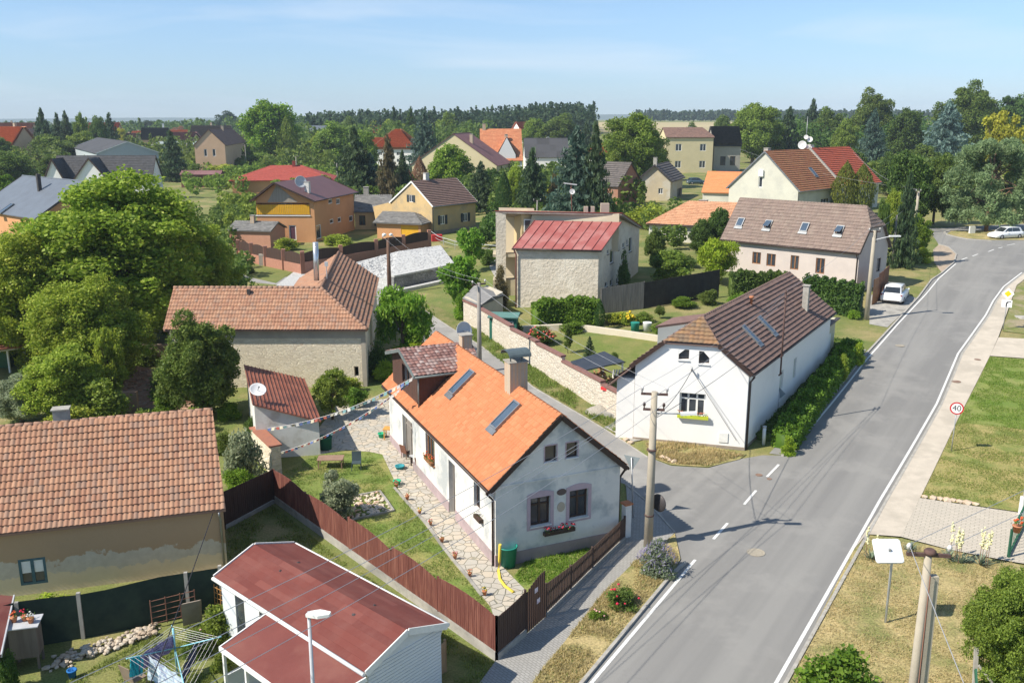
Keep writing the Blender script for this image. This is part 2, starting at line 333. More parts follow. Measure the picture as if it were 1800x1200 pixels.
road = [ext(Ledge[1], Ledge[0], 25)] + Ledge + gp([(1196, 985), (1186, 937), (1172, 920), (1150, 870), (1140, 806), (1180, 819), (1245, 823), (1300, 807), (1340, 801), (1375, 801), (1450, 712), (1512, 633), (1567, 574), (1600, 538), (1615, 522), (1637, 492), (1655, 480), (1677, 461), (1681, 448), (1667, 435), (1650, 430), (1642, 418), (1627, 402), (1683, 400), (1800, 392), (1900, 392), (1900, 450)]) + Redge[::-1] + [ext(Redge[1], Redge[0], 25)]
struct('road', MB().sheet(road, .02), asph_m)
sideR = gp([(1250, 823), (1180, 819), (1140, 804), (1076, 762), (1036, 738), (937, 680), (886, 636), (840, 604), (794, 577), (762, 556), (730, 533), (705, 515), (660, 500), (560, 492), (470, 484), (400, 462), (300, 450), (150, 450)])
sideL = offset(sideR[2:], -4.6)
side = sideR + sideL[::-1] + gp([(1100, 852), (1140, 880), (1186, 937), (1250, 930)])
struct('side_street', MB().sheet(side, .012), asph2_m)
struct('side_street_edging', (lambda m: (wallpath(m, offset(sideR[2:12], -.05), .1, -.1, .035), m)[1])(MB()), kerb_m)
# painted lines
lm = MB(); Lw = offset(Redge, -.22); strip(lm, [ext(Lw[1], Lw[0], 20)] + Lw, .14, .028)
Lw2 = gp([(1392, 792), (1460, 712), (1523, 633), (1578, 570), (1628, 517), (1650, 490), (1680, 464)]); strip(lm, Lw2, .13, .028)
strip(lm, [ext(Ledge[1], Ledge[0], 20), *offset(gp([(1040, 1200), (1222, 985)]), 0)], .14, .028)
for a, b in (((1254, 948), (1279, 920)), ((1308, 887), (1329, 863)), ((1348, 839), (1369, 817)), ((1690, 457), (1700, 453)), ((1709, 451), (1719, 447)), ((1737, 443), (1747, 439)), ((1755, 437), (1762, 435)), ((1770, 432), (1784, 429))):
    strip(lm, gp([a, b]), .14, .028)
struct('road_marking', lm, line_m)
# left verge, kerb and grey pavement
km = MB(); wallpath(km, [ext(Ledge[1], Ledge[0], 20)] + Ledge + gp([(1206, 990)]), .14, -.1, .13); wallpath(km, gp([(1375, 803), (1450, 713), (1512, 634), (1567, 575), (1600, 539), (1615, 523), (1637, 493), (1655, 481), (1677, 462), (1681, 448), (1667, 435), (1650, 430)]), .16, -.1, .12)
Rk = offset(Redge, .1); wallpath(km, [ext(Rk[1], Rk[0], 20)] + Rk, .14, -.1, .11); wallpath(km, gp([(1186, 937), (1140, 885), (1100, 853)]), .1, -.1, .08); wallpath(km, gp([(1800, 424), (1742, 424), (1700, 421), (1683, 418), (1664, 413), (1660, 409), (1672, 406)]), .25, -.1, .12)
struct('kerb', km, kerb_m)
struct('grey_pavement', MB().sheet(gp([(800, 1260), (873, 1161), (923, 1118), (958, 1086), (1098, 948), (1104, 905), (1100, 853), (1140, 885), (1186, 937), (1176, 948), (1120, 985), (1060, 1045), (930, 1210), (880, 1280)]), .05), gpav_m)
struct('verge', MB().sheet(gp([(880, 1290), (930, 1210), (1060, 1045), (1120, 985), (1176, 948), (1186, 940), (1196, 985), (1182, 1010), (1025, 1198), (960, 1290)]), .075), dry_m)
struct('junction_verge', MB().sheet(gp([(1140, 803), (1128, 760), (1200, 775), (1312, 800), (1300, 808), (1245, 822), (1180, 818)]), .05), dry_m)
struct('street_verge', MB().sheet([*sideR[3:12]] + gp([(760, 535), (817, 565), (900, 620), (990, 675), (1059, 721), (1102, 748), (1128, 760)]), .04), mat('verge_grass', (.13, .15, .045), (.22, .19, .08), .9, .95, .6, 9, c3=(.1, .13, .03), ns3=.4, dist=.05, fine=.35))
struct('gate_slabs', MB().sheet(gp([(1085, 745), (1128, 756), (1150, 770), (1112, 778), (1062, 752)]), .06), conc_m)
# right side: pavement, driveways, lawns
PR = gp([(1523, 942), (1583, 946), (1617, 878), (1683, 740), (1740, 627), (1755, 593), (1772, 545), (1787, 503), (1830, 470)])
struct('pavement', MB().sheet(Rk[1:] + PR[::-1] + gp([(1500, 968)]), .1), pave_m)
struct('driveway', MB().sheet(gp([(1583, 946), (1617, 878), (1700, 890), (1800, 905), (1840, 1000), (1780, 990), (1667, 968)]), .095), paver_m)
struct('upper_driveway', MB().sheet(gp([(1740, 627), (1755, 595), (1860, 600), (1860, 636)]), .09), pave_m)
struct('lawn', MB().sheet(gp([(1617, 876), (1650, 803), (1684, 738), (1690, 744), (1800, 757), (1850, 765), (1850, 912), (1800, 903), (1700, 888)]), .07), mat('yellowing_lawn', (.34, .28, .11), (.24, .23, .07), .6, .95, .6, 9, c3=(.17, .2, .05), ns3=.3, dist=.05, fine=.35))
struct('fresh_lawn', MB().sheet(gp([(1684, 738), (1740, 628), (1860, 637), (1850, 765), (1800, 757), (1690, 744)]), .065), bright_m)
struct('dry_lawn', MB().sheet([ext(Rk[1], Rk[0], 18)] + Rk[:1] + gp([(1500, 968), (1523, 942), (1583, 947), (1667, 969), (1780, 991), (1850, 1010), (1900, 1300), (1500, 1400)]), .06), dry_m)
struct('upper_lawn', MB().sheet(gp([(1762, 583), (1787, 503), (1860, 440), (1860, 595)]), .05), mat('patchy_lawn', (.14, .18, .04), (.22, .2, .08), .9, .95, .6, 9, c3=(.3, .25, .16), ns3=.35, dist=.05, fine=.35))
struct('parking_patch', MB().sheet(gp([(1528, 570), (1560, 576), (1600, 538), (1610, 524), (1560, 505), (1530, 520)]), .03), conc_m)
struct('corner_path', MB().sheet(gp([(1642, 462), (1655, 480), (1677, 461), (1681, 448), (1667, 435), (1650, 431), (1640, 440)]), .05), mat('corner_gravel', (.42, .33, .25), (.33, .27, .2), 2, .95, .4, 20))
struct('traffic_island', MB().sheet(gp([(1664, 412), (1683, 417), (1700, 420), (1742, 423), (1850, 423), (1850, 404), (1730, 406), (1672, 407)]), .08), dry_m)
struct('far_meadow', MB().sheet(gp([(1560, 400), (1625, 398), (1683, 399), (1850, 392), (1850, 365), (1600, 372)]), .03), mat('meadow', (.2, .2, .06), (.27, .23, .1), .3, .95, .5, 6))
# small strip of pavement along the hedge
struct('hedge_path', MB().sheet(gp([(1352, 798), (1375, 801), (1450, 712), (1512, 633), (1523, 614), (1508, 618), (1470, 670), (1400, 745)]), .03), asph2_m)
# far field under the forest
struct('wheat_field', MB().sheet([(-120, 560), (700, 560), (900, 900), (-100, 800)], .15, 60), mat('wheat', (.42, .35, .2), (.36, .3, .17), .02, .95))
# yard and garden of the orange-roofed house
yardL = gp([(486, 832), (560, 800), (610, 792), (650, 795), (672, 800), (700, 860), (733, 905), (790, 980), (862, 1068), (873, 1100), (800, 1060), (690, 985), (600, 925)])
struct('garden_lawn', MB().sheet(yardL, .04), lawn_m)
struct('stone_path', None or (lambda m: m.sheet(gp([(560, 800), (555, 760), (590, 715), (690, 700), (720, 760), (878, 992), (925, 1040), (915, 1062), (873, 1100), (862, 1068), (790, 980), (733, 905), (700, 860), (672, 800), (650, 795), (610, 792)]), .05))(MB()), None or mat('tmp_flag', (.45, .42, .36), (.33, .3, .26), 3))
def flag_mat():
    m, n, b = nodes('flagstones'); lk = n.links.new; t = n.nodes.new('ShaderNodeTexCoord'); b.inputs['Roughness'].default_value = .9
    def vor(f):
        v = n.nodes.new('ShaderNodeTexVoronoi'); v.inputs['Scale'].default_value = 2.3; v.feature = f; lk(t.outputs['Object'], v.inputs[0]); return v
    a = vor('F1'); e = vor('DISTANCE_TO_EDGE'); cr = n.nodes.new('ShaderNodeValToRGB'); q = cr.color_ramp.elements; q[0].color = (.46, .42, .35, 1); q[1].color = (.52, .47, .39, 1); x = q.new(.4); x.color = (.41, .385, .34, 1); x = q.new(.7); x.color = (.49, .42, .33, 1)
    lk(a.outputs['Color'], cr.inputs[0]); r = n.nodes.new('ShaderNodeMapRange'); r.inputs[1].default_value = .015; r.inputs[2].default_value = .045; lk(e.outputs[0], r.inputs[0])
    mx = n.nodes.new('ShaderNodeMixRGB'); lk(r.outputs[0], mx.inputs[0]); mx.inputs[1].default_value = (.28, .26, .2, 1); lk(cr.outputs[0], mx.inputs[2]); lk(mx.outputs[0], b.inputs['Base Color'])
    bp = n.nodes.new('ShaderNodeBump'); bp.inputs['Distance'].default_value = .03; lk(r.outputs[0], bp.inputs['Height']); lk(bp.outputs[0], b.inputs['Normal']); return m
D.objects['stone_path'].data.materials[0] = flag_mat()
struct('front_lawn', MB().sheet(gp([(900, 1018), (925, 985), (1060, 960), (1085, 945), (1090, 950), (957, 1078), (925, 1042)]), .04), bright_m)
# garden behind the block wall
struct('walled_lawn', MB().sheet(gp([(930, 595), (1080, 590), (1165, 600), (1110, 690), (1060, 660), (960, 615)]), .03), mat('walled_lawn_grass', (.13, .17, .035), (.21, .2, .065), .6, .95, .6, 9, fine=.3))
# white gravel and paving around the retaining wall
white_m = mat('white_stone', (.55, .55, .54), (.36, .36, .35), 6, .9, .8, 5, dist=.12)
struct('white_gravel', MB().sheet(gp([(485, 503), (520, 476), (560, 480), (600, 478), (640, 490), (640, 505)]), .05), white_m)
struct('bank_grass', MB().sheet(gp([(395, 470), (420, 455), (460, 466), (515, 478), (485, 498), (440, 488)]), .03), mat('bank_lawn', (.19, .19, .06), (.13, .16, .04), .5, .95, .5, 8))
struct('yard_gravel', MB().sheet(gp([(860, 470), (870, 448), (905, 452), (905, 480), (870, 488)]), .03), conc_m)
for px, py, r, nm in ((1329, 972, .42, 'manhole_cover'), (1582, 608, .38, 'manhole_cover'), (1680, 673, .35, 'manhole_cover'), (1334, 836, .2, 'manhole_cover'), (1352, 843, .14, 'manhole_cover'), (1718, 634, .25, 'manhole_cover')):
    c = G(px, py, .03 if px < 1600 else .105); m = MB().lathe(c, [(r, 0), (r, .012), (r * .86, .012), (r * .84, .006), (0, .006)], 20, smooth=False)
    o = m.build(nm, mat('cast_iron', (.3, .26, .2), (.38, .34, .27), 8, .7, .4, 40) if px < 1600 and r > .3 else mat('rust_iron', (.26, .16, .11), (.2, .13, .1), 8, .7, .4, 40), loc=c)
    tag(o, {1329: 'round pale manhole cover in the main road near the lamp shadow', 1582: 'round manhole cover in the main road beside the parked white car', 1680: 'rusty oval cover in the beige pavement above the 40 sign', 1334: 'small rusty drain cover near the corner of the white house', 1352: 'tiny dark valve cover at the junction mouth', 1718: 'thin rusty cover in the beige pavement by the upper driveway'}[px], 'manhole cover', 'manhole covers and drains')
# ---------------------------------------------------------------- house kit
glass_m = mat('window_glass', (.03, .035, .045), (.06, .07, .085), .8, .08, spec=.8)
white_f = mat('white_frame', (.78, .78, .76), (.7, .7, .68), 4, .5)
brown_f = mat('brown_frame', (.07, .04, .03), (.05, .03, .022), 4, .5)
wood_f = mat('orange_wood', (.3, .14, .06), (.22, .1, .045), 5, .6, stretch=(1, 1, .2))
zinc_m = mat('zinc_sheet', (.3, .31, .32), (.22, .23, .24), 2, .4, metal=.6)
dark_m = mat('dark_sheet', (.045, .04, .04), (.07, .06, .06), 2, .5)
gut_b = mat('brown_gutter', (.06, .035, .03), (.045, .03, .025), 2, .45)
ply_m = mat('roof_board', (.18, .12, .08), (.13, .09, .06), 3)
concr_chim = mat('chimney_render', (.4, .38, .34), (.3, .28, .25), 3, .9, .3, 20)
brickc_m = brick_mat('chimney_brick', (.48, .32, .2), (.54, .42, .3), (.42, .38, .32), .25, .075)
class Wall:
    def __init__(s, P0, P1, zb, top):
        s.P0 = Vector((P0[0], P0[1], 0)); d = Vector((P1[0], P1[1], 0)) - s.P0; s.len = d.length; s.u = d / s.len; s.n = s.u.cross(Vector((0, 0, 1))); s.zb = zb; s.top = top; s.holes = []
    def p(s, a, z, d=0): return s.P0 + s.u * a + Vector((0, 0, z)) + s.n * d
    def px(s, x, y, d=0):
        q = PL(x, y, s.P0 + s.n * d, s.n); return (q - s.P0).dot(s.u), q.z
    def rect(s, bl, tr): a, b = s.px(*bl), s.px(*tr); return min(a[0], b[0]), min(a[1], b[1]), max(a[0], b[0]), max(a[1], b[1])
    def add(s, mb):
        t = bmesh.new(); pts = [(0, s.zb), (s.len, s.zb)] + s.top[::-1]
        t.faces.new([t.verts.new(s.p(a, z)) for a, z in pts])
        for (a0, z0, a1, z1, dep) in s.holes:
            for co, no in ((s.p(a0, 0), s.u), (s.p(a1, 0), s.u), (Vector((0, 0, z0)), Vector((0, 0, 1))), (Vector((0, 0, z1)), Vector((0, 0, 1)))):
                bmesh.ops.bisect_plane(t, geom=t.verts[:] + t.edges[:] + t.faces[:], plane_co=co, plane_no=no)
        kill = []
        for f in t.faces:
            c = f.calc_center_median(); a = (c - s.P0).dot(s.u)
            if any(h[0] < a < h[2] and h[1] < c.z < h[3] for h in s.holes): kill.append(f)
        bmesh.ops.delete(t, geom=kill, context='FACES')
        for (a0, z0, a1, z1, dep) in s.holes:
            c = [(a0, z0), (a1, z0), (a1, z1), (a0, z1)]
            for i in range(4):
                (p0, q0), (p1, q1) = c[i], c[(i + 1) % 4]
                t.faces.new([t.verts.new(v) for v in (s.p(p0, q0), s.p(p1, q1), s.p(p1, q1, -dep), s.p(p0, q0, -dep))])
        mb.merge(t)
def opening(W, parent, r, fm=None, cols=2, tr=0, dep=.16, fw=.07, name='window', sill=None, sur=None, surw=.14, pane=None, door=None, open_=None, label=None, arch=False):
    """window or door in wall W, r = (s0, z0, s1, z1)"""
    a0, z0, a1, z1 = r; fm = fm or white_f; W.holes.append((a0, z0, a1, z1, dep)); m = MB(); di = -dep + .03
    def bar(p, q, x, y, f=fw, th=.05): m.prism([W.p(p, q, di - th / 2), W.p(x, q, di - th / 2), W.p(x, y, di - th / 2), W.p(p, y, di - th / 2)], W.n * th)
    bar(a0, z0, a0 + fw, z1); bar(a1 - fw, z0, a1, z1); bar(a0 + fw, z0, a1 - fw, z0 + fw); bar(a0 + fw, z1 - fw, a1 - fw, z1)
    zt = z1 - fw
    if tr: zt = z0 + (z1 - z0) * tr; bar(a0 + fw, zt - fw / 2, a1 - fw, zt + fw / 2, th=.055)
    for k in range(1, cols): c = a0 + (a1 - a0) * k / cols; bar(c - fw * .6, z0 + fw, c + fw * .6, z1 - fw, th=.045)
    o = m.build(name, fm, parent)
    if label: o['label'] = label
    g = MB(); g.prism([W.p(a0 + .01, z0 + .01, di - .04), W.p(a1 - .01, z0 + .01, di - .04), W.p(a1 - .01, z1 - .01, di - .04), W.p(a0 + .01, z1 - .01, di - .04)], W.n * .02)
    g.build('door_leaf' if door else 'pane', door or glass_m, o)
    if pane == 'curtain':
        c = MB(); h = (z1 - z0) * .5; c.prism([W.p(a0 + fw, z0 + h * .9, di - .012), W.p(a1 - fw, z0 + h * .9, di - .012), W.p(a1 - fw, z1 - fw, di - .012), W.p(a0 + fw, z1 - fw, di - .012)], W.n * .006); c.build('curtain', white_f, o)
    if sill:
        k = MB(); k.prism([W.p(a0 - .05, z0 - .05, -dep + .02), W.p(a1 + .05, z0 - .05, -dep + .02), W.p(a1 + .05, z0 - .005, -dep + .02), W.p(a0 - .05, z0 - .005, -dep + .02)], W.n * (dep + .06)); k.build('sill', sill, o)
    if sur:
        k = MB(); e = .025; w2 = surw
        hi = z1 + w2; 
        for p, q, x, y in ((a0 - w2, z0 - w2, a0, hi), (a1, z0 - w2, a1 + w2, hi), (a0, z0 - w2, a1, z0 - .055 if sill else z0), (a0, z1, a1, hi)):
            k.prism([W.p(p, q, 0.002), W.p(x, q, .002), W.p(x, y, .002), W.p(p, y, .002)], W.n * e)
        if arch:
            n_ = 8; pts = [W.p(a0 - w2, hi + .001, .002)] + [W.p(a0 - w2 + (a1 - a0 + 2 * w2) * i / n_, hi + .001 + .14 * math.sin(math.pi * i / n_), .002) for i in range(1, n_)] + [W.p(a1 + w2, hi + .001, .002)]
            k.prism(pts[::-1], W.n * e)
        k.build('surround', sur, o)
    return o
class House:
    def __init__(s, name, label, cat, x, y, yaw, L, W, ze, zr, skew=0, z0=0, rf=.5, h0=0, h1=0, k=.5, o=.35, og=.18, group=None, base=None, hip0=False, hip1=False):
        s.yaw = rad(yaw); s.sk = rad(skew); s.L, s.W, s.rf, s.o, s.og = L, W, rf, o, og; s.x, s.y = x, y
        s.b = base if base is not None else TH(x, y) + z0; s.ze, s.zr = s.b + ze, s.b + zr; s.h0, s.h1, s.k = h0, h1, k; s.hip0, s.hip1 = hip0, hip1
        s.ud = Vector((math.cos(s.yaw), math.sin(s.yaw), 0)); s.vd = Vector((-math.sin(s.yaw + s.sk), math.cos(s.yaw + s.sk), 0))
        c = s.p(L / 2, W / 2, 0); s.zg = min(TH(*s.p(a, b, 0)[:2]) for a in (0, L) for b in (0, W)) - .15
        s.T = thing(name, label, cat, (c.x, c.y, s.zg), group)
        s.sf = (zr - ze) / (W * rf); s.sb = (zr - ze) / (W * (1 - rf)); t = .16
        g = {(a, b): s.p(og if a == 0 else L - og, o if b == 0 else W - o, 0) for a in (0, 1) for b in (0, 1)}; s.g = g
        zf = s.ze + o * s.sf - t; zk = s.ze + o * s.sb - t; zt = s.zr - t; half = (W - 2 * o)
        rs = W * rf - o
        def gable(h, hip, rev):
            if hip: zz = s.ze + o * s.sf - t; top = [(0, zz), (half, zz)]
            elif h:
                kk = k; zq = s.ze + (s.zr - s.ze) * kk - t; sa = W * rf * kk - o; sb = W - (W * (1 - rf)) * kk - o; top = [(0, zf), (sa, zq), (sb, zq), (half, zk)]
            else: top = [(0, zf), (rs, zt), (half, zk)]
            if rev: top = [(half - a, z) for a, z in top[::-1]]
            return top
        s.F = Wall(g[0, 0], g[1, 0], s.zg, [(0, zf), (L - 2 * og, zf)])      # front long wall (v = 0)
        s.E1 = Wall(g[1, 0], g[1, 1], s.zg, gable(h1, hip1, False))          # end wall at u = L
        s.K = Wall(g[1, 1], g[0, 1], s.zg, [(0, zk), (L - 2 * og, zk)])      # back long wall
        s.E0 = Wall(g[0, 1], g[0, 0], s.zg, gable(h0, hip0, True))           # end wall at u = 0
    def p(s, u, v, z): return Vector((s.x + u * s.ud.x + v * s.vd.x, s.y + u * s.ud.y + v * s.vd.y, z))
    def roof(s, m, tw=.3, th=.36, amp=.03, step=.03, spt=4, thick=.1, hipm=None, name='roof', ridge=True, verge=None, gutter=None, gsides='FK'):
        L, W, k = s.L, s.W, s.k; zq = s.ze + (s.zr - s.ze) * k; rv = W * s.rf
        E00, E10, E11, E01 = s.p(0, 0, s.ze), s.p(L, 0, s.ze), s.p(L, W, s.ze), s.p(0, W, s.ze)
        r0 = s.h0 if s.h0 else 0; r1 = L - s.h1 if s.h1 else L; R0, R1 = s.p(r0, rv, s.zr), s.p(r1, rv, s.zr)
        A = [E00, E10]; B = [E11, E01]; hips = []
        if s.h1 and not s.hip1: a, b = s.p(L, rv * k, zq), s.p(L, W - (W - rv) * k, zq); A.append(a); hips.append([a, b, R1]); Bt = [b]
        else: Bt = []
        if s.hip1: hips.append([E10, E11, R1])
        A += [R1, R0]; B2 = [R0, R1] + Bt
        if s.h0 and not s.hip0: a, b = s.p(0, rv * k, zq), s.p(0, W - (W - rv) * k, zq); A.append(a); B.append(b); hips.append([b, a, R0])
        if s.hip0: hips.append([E01, E00, R0])
        B += B2; mb = MB(); s.planes = {'F': (E00, (E10 - E00).cross(R0 - E00).normalized()), 'K': (E11, (E01 - E11).cross(R0 - E11).normalized())}
        for P in (A, B): mb.slab(P, thick); mb.tiles(P, tw, th, amp, step, spt)
        for H in hips: mb.slab(H, thick); mb.tiles(H, tw, th, amp, step, spt)
        s.R = mb.build(name, m, s.T); s.Rm = m
        if ridge:
            r = MB(); lines = [(R0, R1)] + [(q, R0) for H in hips if (H[2] - R0).length < .01 for q in H[:2]] + [(q, R1) for H in hips if (H[2] - R1).length < .01 and (R1 - R0).length > .01 for q in H[:2]]
            for a, b in lines:
                n = max(1, int((b - a).length / .38)); d = (b - a) / n
                for i in range(n): p = a + d * i; r.tube([p + Vector((0, 0, .0)), p + d * 1.04], [.12, .1], 7)
            r.build('ridge_tiles', m, s.T)
        if verge:
            ends = []
            if not s.hip0: ends.append((0, -1))
            if not s.hip1: ends.append((L, 1))
            for u, sg in ends:
                h = s.h0 if u == 0 else s.h1; kk = k if h else 1; zz = s.ze + (s.zr - s.ze) * kk
                for v0, v1 in ((0, rv * kk), (W, W - (W - rv) * kk)):
                    a = s.p(u, v0, s.ze - .05) + s.ud * sg * .02; b = s.p(u, v1, zz - .05) + s.ud * sg * .02; MB().beam(a, b, .045, .24).build('verge_board', verge, s.T)
        if gutter:
            gt = MB()
            for q in gsides:
                a, b = (E00, E10) if q == 'F' else (E11, E01); d = (a - s.p(L / 2, W / 2, s.ze)); off = -s.vd * .07 if q == 'F' else s.vd * .07
                gt.tube([a + off + Vector((0, 0, -.06)), b + off + Vector((0, 0, -.06))], .075, 8)
            gt.build('gutter', gutter, s.T)
        return s.R
    def drain(s, corner, m, out=.08, r=.055):
        a, b = corner; e = s.p(0 if a == 0 else s.L, 0 if b == 0 else s.W, s.ze - .08); w0 = s.g[corner]; dv = (-s.vd if b == 0 else s.vd); du = (-s.ud if a == 0 else s.ud)
        wp = Vector((w0.x, w0.y, 0)) + dv * out - du * .15; e = e - du * .3 + dv * .05
        MB().tube([e, e + Vector((0, 0, -.15)), Vector((wp.x, wp.y, s.ze - .55)), Vector((wp.x, wp.y, s.zg))], r, 8).build('drainpipe', m, s.T)
    def walls(s, m, name='wall', plinth=None, ph=.5, extra=None):
        mb = MB()
        for w_ in (s.F, s.E1, s.K, s.E0): w_.add(mb)
        mb.poly([w_.P0 + Vector((0, 0, s.ze - .3 + s.o * s.sf)) for w_ in (s.F, s.E1, s.K, s.E0)])
        o = mb.build(name, m, s.T)
        if plinth:
            q = MB()
            for w_ in (s.F, s.E1, s.K, s.E0):
                cuts = sorted((h[0], h[2]) for h in w_.holes if h[1] < s.b + ph); a = -.02; zt = s.b + ph
                for c0, c1 in cuts + [(w_.len + .02, None)]:
                    if c0 > a + .02: q.prism([w_.p(a, s.zg - .1, .003), w_.p(c0, s.zg - .1, .003), w_.p(c0, zt, .003), w_.p(a, zt, .003)], w_.n * .025)
                    a = c1 if c1 is not None else a
            q.build('plinth', plinth, s.T)
        return o
    def chim(s, px, py_base, h, size, m=None, name='chimney', side='F', cap=.06, capm=None, pots=0, u=None, v=None, label=None):
        if u is None: q = PL(px, py_base, *s.planes[side])
        else: q = s.p(u, v, s.zr - abs(v - s.W * s.rf) * s.sf)
        mb = MB(); mb.box((q.x, q.y, q.z - .5), (size[0], size[1], h + .5), s.yaw, base=True)
        c = mb.build(name, m or concr_chim, s.R)
        if cap: MB().box((q.x, q.y, q.z + h), (size[0] + .12, size[1] + .12, cap), s.yaw, base=True).build('chimney_cap', capm or concr_chim, c) if False else None
        if cap:
            mb = MB().box((q.x, q.y, q.z + h + .001), (size[0] + .12, size[1] + .12, cap), s.yaw, base=True); k = mb.build('chimney_cap', capm or concr_chim, s.R)
        if label: c['label'] = label
        return q, c
    def sky(s, side, px, py, wd, ht, open_=0, m=None):
        p0, n = s.planes[side]; c = PL(px, py, p0, n); u = s.ud; v = n.cross(u); v = v if v.z > 0 else -v; u = v.cross(n); mb = MB(); g = MB()
        def q(a, b, d): return c + u * a + v * b + n * (d + .09)
        for (a0, b0, a1, b1) in ((-wd / 2, -ht / 2, -wd / 2 + .08, ht / 2), (wd / 2 - .08, -ht / 2, wd / 2, ht / 2), (-wd / 2 + .08, -ht / 2, wd / 2 - .08, -ht / 2 + .09), (-wd / 2 + .08, ht / 2 - .09, wd / 2 - .08, ht / 2)):
            mb.prism([q(a0, b0, .0), q(a1, b0, 0), q(a1, b1, 0), q(a0, b1, 0)], n * .15)
        mb.prism([q(-wd / 2 - .08, -ht / 2 - .3, .05), q(wd / 2 + .08, -ht / 2 - .3, .05), q(wd / 2 + .08, -ht / 2 - .005, .05), q(-wd / 2 - .08, -ht / 2 - .005, .05)], n * .04)
        o = mb.build('skylight', m or zinc_m, s.R) if not open_ else mb.build('skylight', m or zinc_m, s.R)
        a, b = wd / 2 - .09, ht / 2 - .1
        if open_: g.prism([q(-a, b, .12), q(a, b, .12), q(a, -b, .12 + open_), q(-a, -b, .12 + open_)], n * .05); 
        else: g.prism([q(-a, b, .1), q(a, b, .1), q(a, -b, .1), q(-a, -b, .1)], n * .02)
        # sub-sub level is not used: the glass is a part of the house beside its frame
        OFF[o] = OFF[s.T]; g.build('skylight_glass', sky_glass, s.R); return o
sky_glass = mat('skylight_glass', (.05, .075, .11), (.07, .1, .14), .8, .04, spec=1)
# tile colours
T_orange = tile_mat('orange_tiles', [(.45, .17, .075), (.49, .19, .086), (.43, .16, .07), (.52, .21, .1)], damt=.18, dirt=(.3, .12, .06))
T_old = tile_mat('old_red_tiles', [(.300, .143, .094), (.352, .188, .128), (.255, .120, .083), (.375, .217, .143), (.270, .158, .124)], damt=.3)
T_barn = tile_mat('weathered_pantiles', [(.35, .185, .115), (.39, .21, .13), (.31, .155, .1), (.41, .235, .15), (.3, .185, .135), (.37, .19, .115)], damt=.25)
T_brown = tile_mat('brown_tiles', [(.193, .126, .105), (.218, .143, .118), (.176, .113, .097), (.235, .155, .130)], damt=.2)
T_lich = tile_mat('lichen_tiles', [(.216, .135, .081), (.270, .153, .081), (.180, .126, .090), (.306, .171, .081)], damt=.5, dirt=(.17, .14, .08))
T_gbrown = tile_mat('greybrown_tiles', [(.205, .152, .127), (.234, .172, .143), (.189, .139, .119), (.246, .189, .156)], damt=.2)
T_mix = tile_mat('mottled_tiles', [(.204, .111, .098), (.289, .153, .128), (.170, .093, .085), (.391, .306, .281), (.238, .128, .111)], damt=.3)
T_red = tile_mat('new_red_tiles', [(.399, .090, .052), (.437, .104, .057), (.370, .081, .048)], damt=.12)
T_rust = tile_mat('rusty_red_tiles', [(.304, .128, .068), (.352, .160, .080), (.272, .104, .060)], damt=.45, dirt=(.2, .13, .06))
T_dark = tile_mat('dark_grey_tiles', [(.059, .059, .063), (.072, .072, .079), (.050, .050, .054)], damt=.2)
T_grey = tile_mat('grey_fibre_tiles', [(.204, .196, .187), (.162, .157, .153), (.238, .230, .217), (.136, .132, .128)], damt=.5, dirt=(.1, .1, .09))
T_slate = mat('slate_grey_roof', (.13, .15, .18), (.11, .125, .15), .6, .5)
# ================================================================ the orange-roofed cottage in the middle
H = House('cottage', 'white cottage with bright orange tiled roof and brown dormer in the middle of the photo', 'cottage', 5.5, 41.07, 112.8, 18.23, 7.1, 3.86, 6.92, skew=1.1, z0=.0, o=.32, og=.12)
HA = H
pink_m = mat('pink_plinth', (.42, .33, .34), (.34, .27, .28), 1.5, .9, .3, 20, c3=(.28, .24, .24))
ws_m = mat('stained_white_plaster', (.74, .715, .67), (.64, .625, .59), .6, .9, .25, 14, c3=(.42, .44, .44), ns3=.55)
pinks = mat('pink_surround', (.5, .38, .42), (.44, .34, .38), 3)
for bl, tr, ar in (((932, 926), (967.5, 869.7), 1), ((1000.3, 912), (1033.9, 856.8), 1)):
    opening(H.E0, H.T, H.E0.rect(bl, tr), brown_f, 2, .72, dep=.2, fw=.085, sill=ws_m, sur=pinks, surw=.17, arch=True, pane=None)
for bl, tr in (((957.5, 811.9), (978.4, 780.9)), ((995, 805), (1015.4, 775.3))):
    opening(H.E0, H.T, H.E0.rect(bl, tr), brown_f, 1, dep=.14, fw=.06, sur=pinks, surw=.05, sill=white_f)
r = H.K.rect((708.5, 776), (724.4, 731)); opening(H.K, H.T, (r[0], H.b + .03, r[2], 2.9), mat('grey_door_frame', (.3, .27, .24)), 2, .8, name='door', door=mat('grey_door', (.24, .21, .19), (.2, .18, .16), 3), dep=.25)
opening(H.K, H.T, H.K.rect((748.7, 802.5), (763.7, 775)), wood_f, 3, dep=.2, sill=wood_f)
r = H.K.rect((789.3, 868), (799.5, 818)); opening(H.K, H.T, (r[0], H.b + .03, r[2], r[3]), mat('grey_door_frame', (.3, .27, .24)), 1, name='door', door=mat('grey_door', (.24, .21, .19)), dep=.3, label='narrow grey door with mat in front')
opening(H.K, H.T, H.K.rect((833, 889), (843.5, 856)), brown_f, 2, dep=.22, sill=ws_m)
H.roof(T_orange, .25, .3, .075, .03, 5, verge=gut_b, gutter=gut_b)
H.walls(ws_m, plinth=pink_m, ph=.62)
H.drain((0, 1), gut_b); H.drain((0, 0), gut_b)
H.sky('K', 815, 675, .78, 1.75, m=zinc_m); H.sky('K', 892, 733, .78, 1.75, m=zinc_m)
q, c = H.chim(907, 680, 1.35, (.75, .95), brickc_m, side='K', cap=.05, label='brick chimney under an arched dark metal hood')
h = MB(); zc = q.z + 1.5
